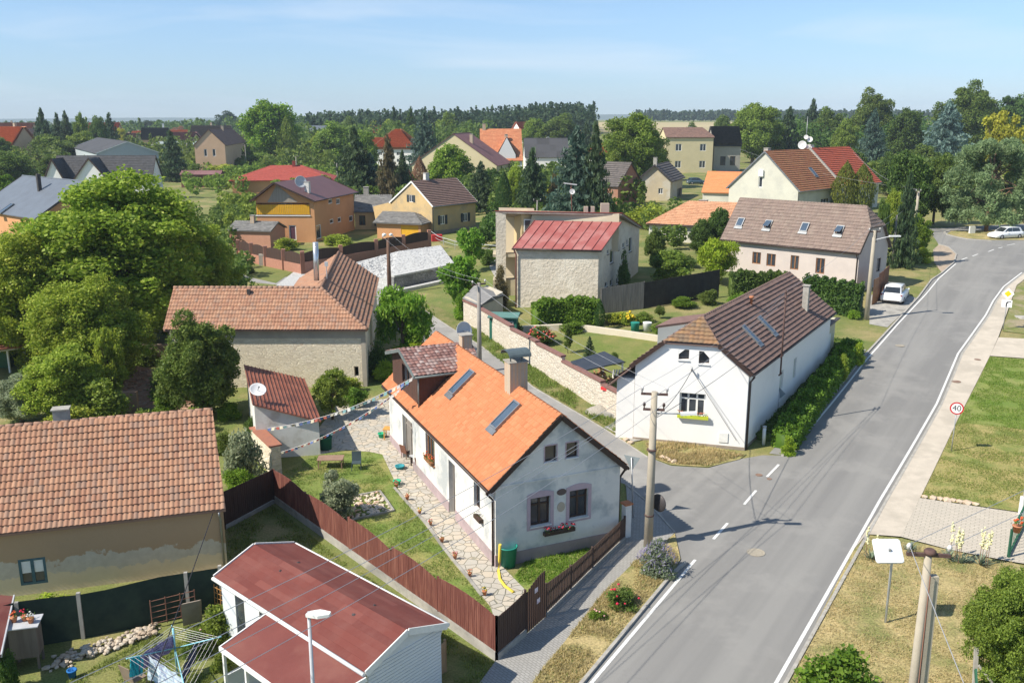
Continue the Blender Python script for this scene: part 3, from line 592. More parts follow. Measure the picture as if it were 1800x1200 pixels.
for a, b in ((-.3, -.4), (.3, -.4), (.3, .4), (-.3, .4)): h.box((q.x + a * .9, q.y + b * .9, zc - .08), (.05, .05, .3), H.yaw, base=True)
for i in range(8):
    t0, t1 = math.pi * i / 8, math.pi * (i + 1) / 8; W2 = .58
    f = lambda t, l: Vector((q.x, q.y, zc + .18 + .28 * math.sin(t))) + H.ud * (W2 * math.cos(t)) + H.vd * l
    h.prism([f(t0, -.6), f(t1, -.6), f(t1, .6), f(t0, .6)], (0, 0, .03))
h.build('chimney_hood', mat('hood_metal', (.1, .13, .14), (.07, .09, .1), 2, .4), H.R)
H.chim(0, 0, 1.1, (.62, .62), brickc_m, u=14.0, v=3.1, capm=concr_chim, label='short brick chimney behind the brown dormer')
# dormer

brd = mat('brown_boards', (.095, .05, .038), (.07, .038, .03), 1.2, .7, .3, 30, stretch=(6, 6, .6))
L_ = H.L; vf = H.W - .4; u0, u1 = L_ - 6.45, L_ - .95; zb = H.ze + .3; zl = 6.2; um = (u0 + u1) / 2; dz = 7.0
dm = MB(); P = lambda u, v, z: H.p(u, v, z)
dw = Wall(P(u1, vf, 0), P(u0, vf, 0), zb, [(0, zl), ((u1 - u0) / 2, dz - .1), (u1 - u0, zl)]); a = (u1 - u0)
dw.holes.append((a * .38, zb + .75, a * .66, zb + 1.85, .2)); dw.add(dm)
for u in (u0, u1): dm.poly([P(u, vf, zb), P(u, H.W * .5, zb), P(u, H.W * .5, zl), P(u, vf, zl)])
do = dm.build('dormer', brd, H.T)
wd = MB(); wd.prism([dw.p(a * .38, zb + .75, -.18), dw.p(a * .66, zb + .75, -.18), dw.p(a * .66, zb + 1.85, -.18), dw.p(a * .38, zb + 1.85, -.18)], dw.n * .02); wd.build('dormer_window', glass_m, do)
fr = MB(); fr.beam(dw.p(a * .52, zb + .75, -.12), dw.p(a * .52, zb + 1.85, -.12), .08, .05, dw.n); fr.beam(dw.p(a * .38, zb + .8, -.12), dw.p(a * .66, zb + .8, -.12), .05, .08); fr.build('window_frame', brown_f, do)
rf = MB(); vo = H.W - .05; ov = .28
for sgn, ue in ((1, u1 + ov), (-1, u0 - ov)):
    A_, B_ = P(ue, vo, zl - .06), P(ue, H.W * .42, zl - .06); R1_, R0_ = P(um, H.W * .36, dz), P(um, vo, dz)
    Q = [A_, B_, R1_, R0_] if sgn > 0 else [B_, A_, R0_, R1_]
    rf.slab(Q, .08); rf.tiles(Q, .26, .3, .04, .035, 4)
rf.build('dormer_roof', T_mix, do)
vb = MB()
for ue in (u1 + ov, u0 - ov): vb.beam(P(ue, vo + .02, zl - .1), P(um, vo + .02, dz - .04), .05, .2)
vb.tube([P(u0 - ov - .03, vo, zl - .1), P(u0 - ov - .03, H.W * .5, zl - .1)], .07, 7); vb.tube([P(u0 - .1, vf + .08, zl - .1), P(u0 - .1, vf + .08, zb)], .045, 6)
vb.build('dormer_trim', mat('grey_green_trim', (.16, .19, .19), (.12, .14, .14), 3, .5), do)
bx = MB()
E0w = H.E0
for (px, py), (sw, sh), mm_, l in (((987, 864), (.5, .32), 'rusty_plate', 'dark arched plaque'), ((986, 890), (.4, .5), 'pale_plaque', 'pale oval plaque')):
    s_, z_ = E0w.px(px, py); k = MB(); k.prism([E0w.p(s_ + sw / 2 * math.cos(t_ * .524), z_ + sh / 2 * math.sin(t_ * .524), .003) for t_ in range(12)], E0w.n * .03); k.build('plaque', mat(mm_, (.14, .1, .09) if 'rusty' in mm_ else (.5, .42, .33)), H.T)
k = MB(); zc_ = H.ze + .05; k.prism([E0w.p(.02, zc_, .003), E0w.p(E0w.len - .02, zc_, .003), E0w.p(E0w.len - .02, zc_ + .07, .003), E0w.p(.02, zc_ + .07, .003)], E0w.n * .04); k.build('cornice', ws_m, H.T)
def flowerbox(name, label, c, rz, ln, fl, par=None, boxm=None, n=26, leaf=None, h=.18):
    t = thing(name, label, 'flower box', c); m = MB(); m.box(c, (ln, .2, h), rz, base=True); m.build('box', boxm or brown_f, t)
    r = random.Random(n); lf = MB(); ff = MB(); d = Vector((math.cos(rz), math.sin(rz), 0)); nn = Vector((-d.y, d.x, 0))
    for i in range(n * 4):
        q = Vector(c) + d * r.uniform(-ln / 2, ln / 2) + nn * r.uniform(-.16, .16) + Vector((0, 0, h + r.uniform(0, .2))); s_ = .05
        lf.poly([q + Vector([r.uniform(-s_, s_) for _ in range(3)]) for _ in range(3)])
    for i in range(n): q = Vector(c) + d * r.uniform(-ln / 2, ln / 2) + nn * r.uniform(-.16, .16) + Vector((0, 0, h + r.uniform(.08, .26))); ff.rock(q, .045, r, .8)
    lf.build('leaves', leaf or leaf_mat('pot_leaves', (.06, .14, .03), (.12, .2, .04)), t); ff.build('blossoms', fl, t); return t
redf = mat('red_petals', (.6, .03, .04), (.5, .02, .08), 9); orf = mat('orange_petals', (.6, .13, .03), (.55, .06, .03), 9); yelf = mat('yellow_petals', (.7, .5, .03), (.6, .4, .02), 9); whf = mat('white_petals', (.75, .73, .65), (.6, .55, .6), 9)
w_ = H.E0; c = w_.px(981, 931); q = w_.p(c[0], c[1], .13); flowerbox('flower_box', 'dark window box of red geraniums low on the stained gable wall of the cottage', q - Vector((0, 0, .1)), math.atan2(w_.u.y, w_.u.x), 1.6, redf, n=30)
w_ = H.K; c = w_.px(845, 913); q = w_.p(c[0], c[1], .13); flowerbox('flower_box', 'small dark flower box under the narrow window on the sunlit long wall of the cottage', q, math.atan2(w_.u.y, w_.u.x), .8, whf, n=8)
c = w_.px(757, 812); q = w_.p(c[0], c[1], .1); flowerbox('flower_box', 'orange flowers in a wooden box in the large window of the long cottage wall', q, math.atan2(w_.u.y, w_.u.x), 1.3, orf, boxm=wood_f, n=26)
dishm = mat('dish_grey', (.5, .51, .53), (.42, .43, .45), 3, .4)
def dish(label, c, aim, r, m=None, mast=0, parent=None, group=None):
    c = Vector(c); t = thing('satellite_dish', label, 'satellite dish', c - Vector((0, 0, mast)), group) if parent is None else parent
    aim = Vector(aim).normalized(); b = MB(); b.lathe(c, [(.02, -.02), (r * .5, .0), (r * .85, r * .13), (r, r * .22), (r * .97, r * .235), (r * .8, r * .14), (r * .4, .03), (.02, .01)], 20, axis=aim); b.build('reflector', m or dishm, t)
    a = MB(); a.tube([c - aim * .03, c + aim * r * 1.0 + Vector((0, 0, -r * .25))], .02, 5); a.rock(c + aim * r + Vector((0, 0, -r * .25)), .07, random.Random(1), 1)
    a.build('feed_arm', zinc_m, t)
    if mast: MB().tube([c - Vector((0, 0, mast)), c - aim * .03], .03, 6).build('mast', zinc_m, t)
    return t
q = H.p(14.9, 2.9, H.zr + .75); dish('grey satellite dish behind the short chimney of the orange-roofed cottage', q, (.55, -.75, .3), .55, mast=1.3)
# ================================================================ white house on the street corner
H = House('house', 'long white house with half-hipped dark brown roof beside the hedge at the main road', 'house', 14.45, 53.08, 58.4, 21.49, 7.38, 5.04, 8.08, skew=15.3, z0=-.13, h0=1.74, k=.55, o=.25, og=.2)
HB = H; wh_m = mat('white_plaster', (.82, .81, .79), (.78, .77, .755), .5, .9, .12, 16)
opening(H.E0, H.T, H.E0.rect((1193, 731), (1240.5, 693)), white_f, 3, .74, dep=.3, fw=.1, sill=white_f)
for bl, tr, sd in (((1192.5, 631.7), (1211.7, 614.5), 0), ((1227.8, 639), (1247.5, 618), 1)):
    r = H.E0.rect(bl, tr); o_ = opening(H.E0, H.T, r, brown_f, 1, dep=.35, fw=.04, sill=white_f); k = MB(); w_ = r[2] - r[0]; h_ = r[3] - r[1]; x0, x1 = (r[0], r[0] + w_ * .6) if sd == 0 else (r[2], r[2] - w_ * .6)
    k.prism([H.E0.p(x0, r[3] + .005, -.01), H.E0.p(x1, r[3] + .005, -.01), H.E0.p(x0, r[3] - h_ * .5, -.01)], -H.E0.n * .33); k.build('chamfer', wh_m, o_)
for bl, tr in (((1393, 668), (1401, 627)), ((1369, 688), (1378, 648))): opening(H.F, H.T, H.F.rect(bl, tr), white_f, 1, dep=.12, fw=.03, name='blind_window', door=mat('pale_recess', (.55, .57, .52)))
H.roof(T_brown, .3, .31, .035, .08, 4, gutter=dark_m, verge=gut_b, gsides='F'); H.walls(wh_m, plinth=mat('stone_plinth', (.34, .28, .23), (.26, .22, .18), 2, .9, .3, 15), ph=.35)
hp = [H.p(0, H.W * .5 * H.k, H.ze + (H.zr - H.ze) * H.k), H.p(0, H.W * (1 - .5 * H.k), H.ze + (H.zr - H.ze) * H.k), H.p(H.h0, H.W / 2, H.zr)]
ee = [p + Vector((0, 0, .02)) for p in hp]; MB().tiles([ee[1], ee[0], ee[2]], .3, .31, .035, .05, 4, lift=.03).build('hip_roof', T_lich, H.T)
H.drain((0, 0), dark_m, r=.07); H.sky('F', 1317, 590, .6, 1.5); H.sky('F', 1344, 573, .6, 1.5)
H.chim(1415, 546, 1.9, (.42, .42), concr_chim, side='F', label='slender grey chimney near the far end of the roof')
q = PL(1320, 538, *H.planes['F']); MB().tube([q - Vector((0, 0, .3)), q + Vector((0, 0, .55)), q + Vector((0, 0, .56)), q + Vector((0, 0, .7))], [.09, .09, .16, .16], 10).build('vent_pipe', mat('terracotta', (.5, .2, .1), (.4, .17, .09), 5), H.R)
q = H.E0.rect((1263, 776), (1280, 761)); m = MB(); m.prism([H.E0.p(q[0], q[1], .003), H.E0.p(q[2], q[1], .003), H.E0.p(q[2], q[3], .003), H.E0.p(q[0], q[3], .003)], H.E0.n * .05); m.build('meter_box', white_f, H.T)
q = H.E0.px(1217, 650); MB().tube([H.E0.p(*q), H.E0.p(*q, .3), H.E0.p(q[0], q[1] + .25, .3)], .05, 6).build('cable_bracket', zinc_m, H.T)
q = H.E0.px(1218, 734); q = H.E0.p(q[0], q[1], .16); flowerbox('flower_box', 'yellow-green window box with red flowers on the white corner house', q, math.atan2(H.E0.u.y, H.E0.u.x), 1.9, mat('dull_red_petals', (.42, .12, .08), (.5, .2, .15), 9), boxm=mat('lime_box', (.5, .58, .05), (.45, .5, .04)), n=34)
# lower extension at the back left with brown mono roof, and the porch at the far end
z_ = H.b + 4.9; Q = [PZ(1152, 573, z_), PZ(1213, 565, z_), PZ(1246, 550, z_ + .25), PZ(1184, 557.6, z_ + .25)]; e = MB(); e.slab(Q, .16); e.build('rear_wing_roof', mat('brown_felt', (.2, .125, .11), (.25, .16, .14), 1, .9), H.T); cq = sum(Q, Vector()) / 4
e = MB(); e.prism([gz(p.lerp(cq, .1), -.3) for p in Q], (0, 0, 1)); e.bm.clear(); q_ = [p.lerp(cq, .1) for p in Q]
for i in range(4): a_, b_ = q_[i], q_[(i + 1) % 4]; e.poly([gz(a_, -.3), gz(b_, -.3), b_ - Vector((0, 0, .1)), a_ - Vector((0, 0, .1))])
e.build('rear_wing', wh_m, H.T)
e = MB(); Q = [H.p(-.1, H.W + 1.35, H.b + 3.75), H.p(-.1, H.W - .1, H.ze - .02), H.p(3.1, H.W - .1, H.ze - .02), H.p(3.1, H.W + 1.35, H.b + 3.75)]; e.slab(Q, .12); e.tiles([Q[3], Q[0], Q[1], Q[2]], .3, .31, .035, .04, 4); e.build('side_roof', T_brown, H.T)
e = MB(); e.prism([gz(H.p(.25, H.W - .2, 0), -.2), gz(H.p(.25, H.W + .9, 0), -.2), gz(H.p(2.8, H.W + .9, 0), -.2), gz(H.p(2.8, H.W - .2, 0), -.2)], (0, 0, 4.2)); e.build('side_bay', wh_m, H.T)
cream_m = mat('cream_plaster', (.6, .56, .4), (.52, .49, .35), .8, .9, .2, 14)
e = MB(); q = [H.p(H.L - .15, .5, 0), H.p(H.L + 2.9, .5, 0), H.p(H.L + 2.9, 4.5, 0), H.p(H.L - .15, 4.5, 0)]; e.prism([gz(p, -.3) for p in q], (0, 0, 3.3)); e.build('porch', cream_m, H.T)
e = MB(); e.prism([H.p(H.L - .1, .2, H.b + 3.95), H.p(H.L + 3.2, .2, H.b + 3.95), H.p(H.L + 3.2, 4.8, H.b + 3.95), H.p(H.L - .1, 4.8, H.b + 3.95)], (0, 0, .1)); e.build('porch_roof', dark_m, H.T)
e = MB(); 
for i, (x0, x1) in enumerate(((.5, 1.3),)): e.prism([H.p(H.L + x0, .47, H.b + .9), H.p(H.L + x1, .47, H.b + .9), H.p(H.L + x1, .47, H.b + 3.1), H.p(H.L + x0, .47, H.b + 3.1)], (0, 0, .001) + Vector((0, 0, 0)) if False else -H.vd * .04)
e.build('door', white_f, H.T)
# ================================================================ grey-brown roofed house by the road
H = House('house', 'pinkish grey house with long grey-brown roof and four skylights next to the parked white car', 'house', 23.9, 104.87, -43.2, 16.3, 7.3, 3.7, 8.2, skew=-3, z0=-.11, h1=1.41, k=.55, o=.35, og=.2)
pg_m = mat('pinkish_plaster', (.56, .49, .45), (.5, .44, .41), .7, .9, .2, 14); HC = H
for bl, tr in (((1321.7, 463), (1338, 444)), ((1346.7, 467), (1364, 447)), ((1388.5, 473), (1405, 450)), ((1432.7, 480), (1450.7, 454.7))): opening(H.F, H.T, H.F.rect(bl, tr), wood_f, 2, dep=.14, fw=.1)
for bl, tr in (((1537, 427), (1543, 404)), ((1529, 484), (1535, 456)), ((1540, 478), (1549, 453))): opening(H.E1, H.T, H.E1.rect(bl, tr), brown_f, 1, dep=.14, fw=.06)
H.roof(T_gbrown, .33, .4, .04, .045, 4, gutter=gut_b, verge=gut_b); H.walls(pg_m); H.drain((1, 0), gut_b)
for px, py, op in ((1302, 392, 0), (1350.7, 396, .35), (1415, 400.7, 0), (1476, 406, .35)): H.sky('F', px, py, .85, 1.15, op)
H.chim(0, 0, .55, (.6, .5), brickc_m, u=13.2, v=4.3, cap=0)
# ================================================================ orange two-storey house with the yellow balcony
or_m = mat('orange_plaster', (.6, .31, .15), (.54, .275, .13), .4, .9, .15, 12)
H = House('house', 'orange two-storey house with bright yellow balcony under a dark brown roof', 'house', -30.27, 141.65, 78.9, 18.9, 10.05, 6.44, 9.25, skew=9.5, rf=.62, o=.5, og=.9)
r = H.E0.rect((452, 378), (543, 343)); H.E0.holes.append((r[0], r[1], r[2], min(r[3], H.ze - .35), 1.8)); HD = H; bal = r
opening(H.E0, H.T, H.E0.rect((509, 423), (520, 396)), white_f, 1, dep=.15, door=mat('plum_door', (.12, .05, .07)), name='door', fw=.16)
for bl, tr in (((577.5, 359), (584, 349)), ((591, 360), (597.5, 348)), ((580, 394), (586, 384)), ((594, 391.5), (599.5, 381)), ((614, 390), (620, 378)), ((557, 421), (564, 394))): opening(H.F, H.T, H.F.rect(bl, tr), white_f, 1, dep=.1, fw=.14)
H.roof(mat('brown_sheet_roof', (.16, .075, .07), (.14, .065, .06), .4, .45), .5, 2, .0, .0, 1, gutter=gut_b, verge=gut_b, ridge=False); H.walls(or_m)
m = MB(); w_ = H.E0; zt = min(r[3], H.ze - .35)
m.prism([w_.p(r[0], r[1], -1.8), w_.p(r[2], r[1], -1.8), w_.p(r[2], zt, -1.8), w_.p(r[0], zt, -1.8)], -w_.n * .1); m.build('balcony_back_wall', or_m, H.T)
m = MB(); a = r[0] + (r[2] - r[0]) * .36; b = r[0] + (r[2] - r[0]) * .62; m.prism([w_.p(a, r[1], -1.78), w_.p(b, r[1], -1.78), w_.p(b, zt - .15, -1.78), w_.p(a, zt - .15, -1.78)], w_.n * .06); k = m.build('balcony_window', white_f, H.T)
m = MB(); 
for q0, q1, z0 in ((.04, .46, .1), (.54, .96, .9)): m.prism([w_.p(a + (b - a) * q0, r[1] + z0, -1.71), w_.p(a + (b - a) * q1, r[1] + z0, -1.71), w_.p(a + (b - a) * q1, zt - .3, -1.71), w_.p(a + (b - a) * q0, zt - .3, -1.71)], w_.n * .02)
m.build('pane', glass_m, k)
m = MB(); n = 30; hb = (r[3] - r[1]) * .52
for i in range(n): s0 = r[0] + (r[2] - r[0]) * (i + .08) / n; s1 = r[0] + (r[2] - r[0]) * (i + .92) / n; m.prism([w_.p(s0, r[1] + .1, .04), w_.p(s1, r[1] + .1, .04), w_.p(s1, r[1] + hb, .04), w_.p(s0, r[1] + hb, .04)], w_.n * .04)
for z in (.25, hb - .15): m.beam(w_.p(r[0], r[1] + z, .02), w_.p(r[2], r[1] + z, .02), .04, .09)
m.build('balcony_railing', mat('yellow_boards', (.72, .4, .03), (.66, .34, .02), 2, .5), H.T)
m = MB(); m.prism([w_.p(r[0] - .3, r[1] - .15, .0), w_.p(r[2] + .1, r[1] - .15, .0), w_.p(r[2] + .1, r[1] + .0, .0), w_.p(r[0] - .3, r[1] + .0, .0)], w_.n * .12); m.build('balcony_edge', white_f, H.T)
m = MB(); m.prism([w_.p(w_.len * .2, zt + .1, .003), w_.p(w_.len * .72, zt + .1, .003), w_.p(w_.len * (1 - .62), H.zr - .35, .003)], w_.n * .04); m.build('gable_boards', mat('grey_boards', (.36, .31, .26), (.28, .24, .2), 1, .9, stretch=(5, 5, .4)), H.T)
q, c = H.chim(541, 338, 1.6, (.7, .7), mat('white_chimney', (.65, .64, .6)), side='F'); dish('pale satellite dish beside the white chimney of the orange house', q + Vector((-1.0, -.3, 1.6)), (.5, -.8, .3), .95, mast=1.2)
# ================================================================ yellow gable house
ye_m = mat('yellow_plaster', (.58, .42, .21), (.5, .36, .18), .5, .9, .2, 12, c3=(.42, .33, .2), ns3=.35)
H = House('house', 'old yellow gabled house with dark window shutters and ribbed brown roof', 'house', -12.62, 146.96, 49.9, 10.61, 10.64, 4.78, 8.51, skew=-2, rf=.47, o=.35, og=.15)
shut = mat('dark_shutter', (.035, .05, .06), (.03, .04, .05))
def shutters(W, par, r, wd, m=shut):
    for a, b in ((r[0] - wd - .03, r[0] - .03), (r[2] + .03, r[2] + wd + .03)): k = MB(); k.prism([W.p(a, r[1], .003), W.p(b, r[1], .003), W.p(b, r[3], .003), W.p(a, r[3], .003)], W.n * .05); k.build('shutter', m, par)
r = H.E0.rect((719, 355), (726, 343)); o = opening(H.E0, H.T, r, white_f, 2, dep=.1); shutters(H.E0, o, r, .45)
for bl, tr in (((774, 395), (782, 378)), ((814, 390), (822, 374))): r = H.F.rect(bl, tr); o = opening(H.F, H.T, r, white_f, 2, dep=.12, fw=.12); shutters(H.F, o, r, .5)
H.roof(T_brown, .4, .42, .0, .1, 1, verge=white_f, gutter=zinc_m); H.walls(ye_m, plinth=mat('stone_plinth', (.34, .28, .23)), ph=.8); H.drain((0, 0), zinc_m)
H.chim(751, 316, 1.3, (.8, .6), mat('white_chimney', (.65, .64, .6)), side='F', u=3.6, v=5.2)
m = MB(); w_ = H.E0; m.prism([w_.p(-4.2, H.zg, -.3), w_.p(.01, H.zg, -.3), w_.p(.01, H.ze + .15, -.3), w_.p(-5.1, H.b + 3.8, -.3)], -w_.n * 6); m.build('side_wing', ye_m, H.T)
# ================================================================ white gabled pair with red roofs
cr_m = mat('offwhite_plaster', (.6, .585, .5), (.55, .535, .46), .5, .9, .15, 12, c3=(.5, .49, .43), ns3=.4)
H = House('house', 'off-white gabled house with rust-stained red roof behind the four-skylight house', 'house', 47.6, 152.96, 44.4, 15.2, 13.29, 4.5, 10.86, skew=6, o=.4, og=.2)
opening(H.E0, H.T, H.E0.rect((1332.6, 329.5), (1341, 311)), white_f, 1, dep=.15, fw=.12); r = H.E0.rect((1334, 310), (1343, 299)); m = MB(); m.prism([H.E0.p(r[0], r[1], .01), H.E0.p(r[2], r[1], .01), H.E0.p(r[2], r[3], .01), H.E0.p(r[0], r[3], .01)], H.E0.n * .3); m.build('window_hood', white_f, H.T)
opening(H.F, H.T, H.F.rect((1442.7, 357), (1458, 348)), white_f, 3, dep=.15)
H.roof(T_rust, .4, .45, 0, .09, 1, verge=zinc_m, gutter=zinc_m); H.walls(cr_m); H.drain((0, 0), zinc_m); H.sky('F', 1428, 303, 1.0, 1.9)
H.chim(0, 0, 1.2, (1.0, .8), concr_chim, u=2.2, v=7.4)
H2 = House('house', 'house end with clean bright red tiled roof behind two pointed thujas', 'house', *(H.p(15.3, 0, 0)[:2]), 44.4, 15.4, 13.29, 4.6, 11.0, skew=6, o=.4, og=.2, base=H.b)
H2.roof(T_red, .4, .45, 0, .09, 1, verge=zinc_m, gutter=zinc_m); H2.walls(cr_m)
m = MB()
for v0, v1 in ((0, H2.W / 2), (H2.W, H2.W / 2)): m.beam(H2.p(-.05, v0, H2.ze + .15), H2.p(-.05, v1, H2.zr + .12), .45, .3)
m.build('parapet', concr_chim, H2.T); q, c = H2.chim(0, 0, 1.5, (1.3, .9), mat('white_chimney', (.65, .64, .6)), u=2.0, v=7.6)
p0 = q + Vector((-.9, -.3, 0)); t = thing('antenna_mast', 'tall thin roof mast carrying several white dishes on the red-roofed house', 'antenna', p0); m = MB(); m.tube([p0, p0 + Vector((0, 0, 6.5))], .06, 6); m.build('mast', zinc_m, t)
for dx, dz_, rr in ((-.7, 1.5, .75), (.6, 2.5, .5), (-.1, 2.9, .4), (.6, 1.2, .45)): dish('', p0 + Vector((dx, -.25, dz_)), (-.3, -.9, .15), rr, mat('dish_white', (.75, .75, .74), (.68, .68, .67)), parent=t)
# ================================================================ small derelict barn, cottages and middle-distance houses
T_drk2 = tile_mat('dark_grooved_tiles', [(.12, .105, .1), (.15, .13, .12), (.1, .09, .085)], damt=.3)
H = House('outbuilding', 'small weathered outbuilding with dark grooved roof near the dark blue parked car', 'outbuilding', 32.21, 186.58, 70.2, 15.5, 7.37, 3.93, 7.2, skew=2.7, o=.4, og=.5)
old_m = mat('patchy_old_plaster', (.52, .44, .3), (.42, .36, .26), .4, .9, .3, 10, c3=(.5, .47, .4), ns3=.3)
opening(H.E0, H.T, H.E0.rect((1157, 341), (1165.5, 331)), white_f, 2, dep=.15, fw=.1); opening(H.E0, H.T, H.E0.rect((1132.5, 339), (1137.5, 332)), brown_f, 1, dep=.15); opening(H.F, H.T, H.F.rect((1190, 350), (1199, 329)), brown_f, 1, dep=.4, door=dark_m, name='door')
H.roof(T_drk2, .4, .6, 0, .12, 1, verge=dark_m, gutter=dark_m); H.walls(old_m); H.chim(0, 0, 1.4, (.8, .7), concr_chim, u=.9, v=3.7)
H = House('cottage', 'low white cottage with terracotta tiled roof behind the dark round bush', 'cottage', *PZ(1136, 393.7, 6.1)[:2], -24, 14.5, 10, 2.3, 5.1, o=.4, og=.3, hip0=True, h0=4.6)
opening(H.F, H.T, (5.8, H.b + 1.1, 7.2, H.b + 1.7), brown_f, 2, dep=.15); H.roof(T_old if False else tile_mat('terracotta_tiles', [(.5, .26, .15), (.56, .31, .18), (.46, .23, .13)], damt=.2), .33, .38, .04, .05, 4, gutter=gut_b, gsides='F'); H.walls(cr_m)
H.chim(0, 0, .9, (1.1, .9), concr_chim, u=6.3, v=6.4)
def far(name, label, cat, px0, px1, py_base, py_eave, py_ridge, roofm, wallm, yaw=0, depth=8, rows=(.45, .5, .08, 1), base=None, chim=(), wins=(), h0=0, h1=0, k=.5, hip=False, frame=None, o=.35, og=.25, group=None, rf=.5, dist=None, e0=(), vb=None, chm=None):
    """house whose front eave spans px0..px1 in the photo, standing at the ground distance of row py_base"""
    b = G((px0 + px1) / 2, py_base) if dist is None else (lambda q: Vector((q.x, q.y, TH(q.x, q.y))))(PY((px0 + px1) / 2, py_base, dist)); y0 = b.y; mpp = math.hypot(b.x, b.y) / FPX if False else b.y / math.cos(0) / (FPX * math.cos(PITCH)) * 1.0
    ya = rad(yaw); L = (px1 - px0) * mpp / max(.3, math.cos(ya)); x0 = PY(px0, py_base, b.y).x; sy = b.y - math.sin(ya) * L / 2
    pe = PY(px0, py_eave, sy if abs(yaw) < 60 else b.y); ze = pe.z - b.z; D_ = depth
    pr = PY((px0 + px1) / 2, py_ridge, b.y + D_ * rf); zr = pr.z - b.z
    H = House(name, label, cat, x0, sy, yaw, L, D_, max(1.5, ze), max(zr, ze + .6), base=b.z, o=o, og=og, h0=(h0 or (D_ / 2 if hip else 0)), h1=(h1 or (D_ / 2 if hip else 0)), k=k, hip0=hip, hip1=hip, group=group, rf=rf)
    for r in wins: a, z, c_, d = r; opening(H.F, H.T, (a * H.F.len, H.b + z * (H.ze - H.b), c_ * H.F.len, H.b + d * (H.ze - H.b)), frame or white_f, 2, dep=.12, fw=.12)
    for r in e0: a, z, c_, d = r; opening(H.E0, H.T, (a * H.E0.len, H.b + z * (H.zr - H.b), c_ * H.E0.len, H.b + d * (H.zr - H.b)), frame or white_f, 1, dep=.12, fw=.14)
    H.roof(roofm, *rows, verge=vb); H.walls(wallm)
    for u, v, h in chim: H.chim(0, 0, h, (.9, .8), chm or brickc_m, u=u * H.L, v=v * H.W, cap=.08)
    return H
palye = mat('pale_yellow_plaster', (.62, .53, .33), (.57, .49, .3), .4, .9); peach = mat('peach_plaster', (.62, .42, .28), (.56, .38, .25), .4, .9)
T_purp = tile_mat('mauve_tiles', [(.2, .1, .1), (.23, .12, .12), (.18, .09, .09)], damt=.15); T_or2 = tile_mat('distant_orange_tiles', [(.52, .2, .1), (.48, .18, .09), (.56, .24, .12)], damt=.2)
T_br2 = tile_mat('distant_brown_tiles', [(.2, .12, .095), (.23, .14, .11), (.18, .11, .09)], damt=.2)
F4 = ((.1, .62, .2, .82), (.1, .22, .2, .42), (.55, .62, .67, .82), (.55, .22, .67, .42))
H = far('house', 'pale yellow two-storey house with brown roof above the dark blue car', 'house', 1168, 1250, 304, 242, 224.5, T_br2, palye, 3, 11, rows=(.5, .6, .05, .06, 1), wins=((.2, .62, .33, .82), (.2, .14, .33, .34), (.72, .62, .85, .82), (.72, .14, .85, .34)), chim=((.6, .6, .8),), hip=False, h1=2.5, k=.1)
far('house', 'grey house with slate-dark roof attached to the pale yellow two-storey house', 'house', 1252, 1300, 302, 257, 224, T_dark, mat('grey_plaster', (.36, .34, .29), (.32, .3, .26)), 3, 10, wins=((.25, .25, .45, .6), (.62, .25, .82, .6)), frame=brown_f)
H = House('house', 'low house with plain orange roof beside the off-white gable', 'house', *PZ(1233, 337, 6.6)[:2], -22, 13, 11, 2.6, 6.2, o=.4, h0=0); H.roof(tile_mat('plain_orange_tiles', [(.6, .22, .09), (.63, .24, .1)], damt=.06), .4, .45, .02, .02, 1); H.walls(cr_m)
H = far('house', 'red brick house with dark grooved roof and low hipped porch among the spruces', 'house', 1036, 1082, 362, 326, 285, T_drk2, brick_mat('red_brick', (.34, .12, .07), (.4, .16, .09), (.3, .25, .2), .3, .1), -38, 9.5, h1=0, wins=((.6, .15, .75, .65),), rows=(.45, .55, 0, .12, 1))
hp = House('pavilion', 'low brown hipped roof on brick walls in front of the grooved roof', 'outbuilding', *PZ(1046, 334, 6.6)[:2], -8, 7.5, 7, 2.6, 4.6, o=.3, hip0=True, hip1=True, h0=3.4, h1=3.4); hp.roof(T_br2, .5, .6, .03, .03, 1); hp.walls(brick_mat('red_brick', (.34, .12, .07), (.4, .16, .09), (.3, .25, .2), .3, .1))
H = House('house', 'orange bungalow with wide red hipped roof behind the balcony house', 'house', *PZ(402, 316.5, 5.2)[:2], 8, 26, 17, 3.6, 6.9, o=.7, og=.7, hip0=True, hip1=True, h0=9.5, h1=8.5); H.roof(tile_mat('dark_red_tiles', [(.34, .07, .05), (.38, .08, .06), (.32, .065, .05)], damt=.12), .4, .5, .03, .03, 1); H.walls(or_m); H.chim(0, 0, 1.4, (.8, .8), mat('red_chimney', (.28, .06, .05)), u=15.5, v=8, cap=0)
far('house', 'low house with mossy grey roof and pale chimney between the orange and yellow houses', 'house', 622, 686, 404, 373, 343, T_grey, ye_m, 4, 9, rows=(.4, .4, .02, .04, 1), wins=((.12, .25, .3, .8), (.55, .2, .7, .8)), frame=brown_f, chim=((.3, .55, 1.6),), chm=concr_chim)
H = House('garage', 'orange garage with yellow doors under a mossy grey hipped roof', 'garage', *PZ(655, 391, 4.0)[:2], -18, 8.6, 6.2, 2.6, 4.0, o=.5, og=.5, rf=.6, hip1=True, h1=3); H.F.holes.append((4.2, H.b + .2, 7.2, H.b + 2.3, .15)); H.roof(T_grey, .4, .4, .02, .04, 1); H.walls(or_m); w_ = H.F; m = MB(); m.prism([w_.p(4.2, H.b + .2, -.1), w_.p(7.2, H.b + .2, -.1), w_.p(7.2, H.b + 2.3, -.1), w_.p(4.2, H.b + 2.3, -.1)], w_.n * .04); m.build('garage_door', mat('yellow_boards', (.72, .4, .03)), H.T)
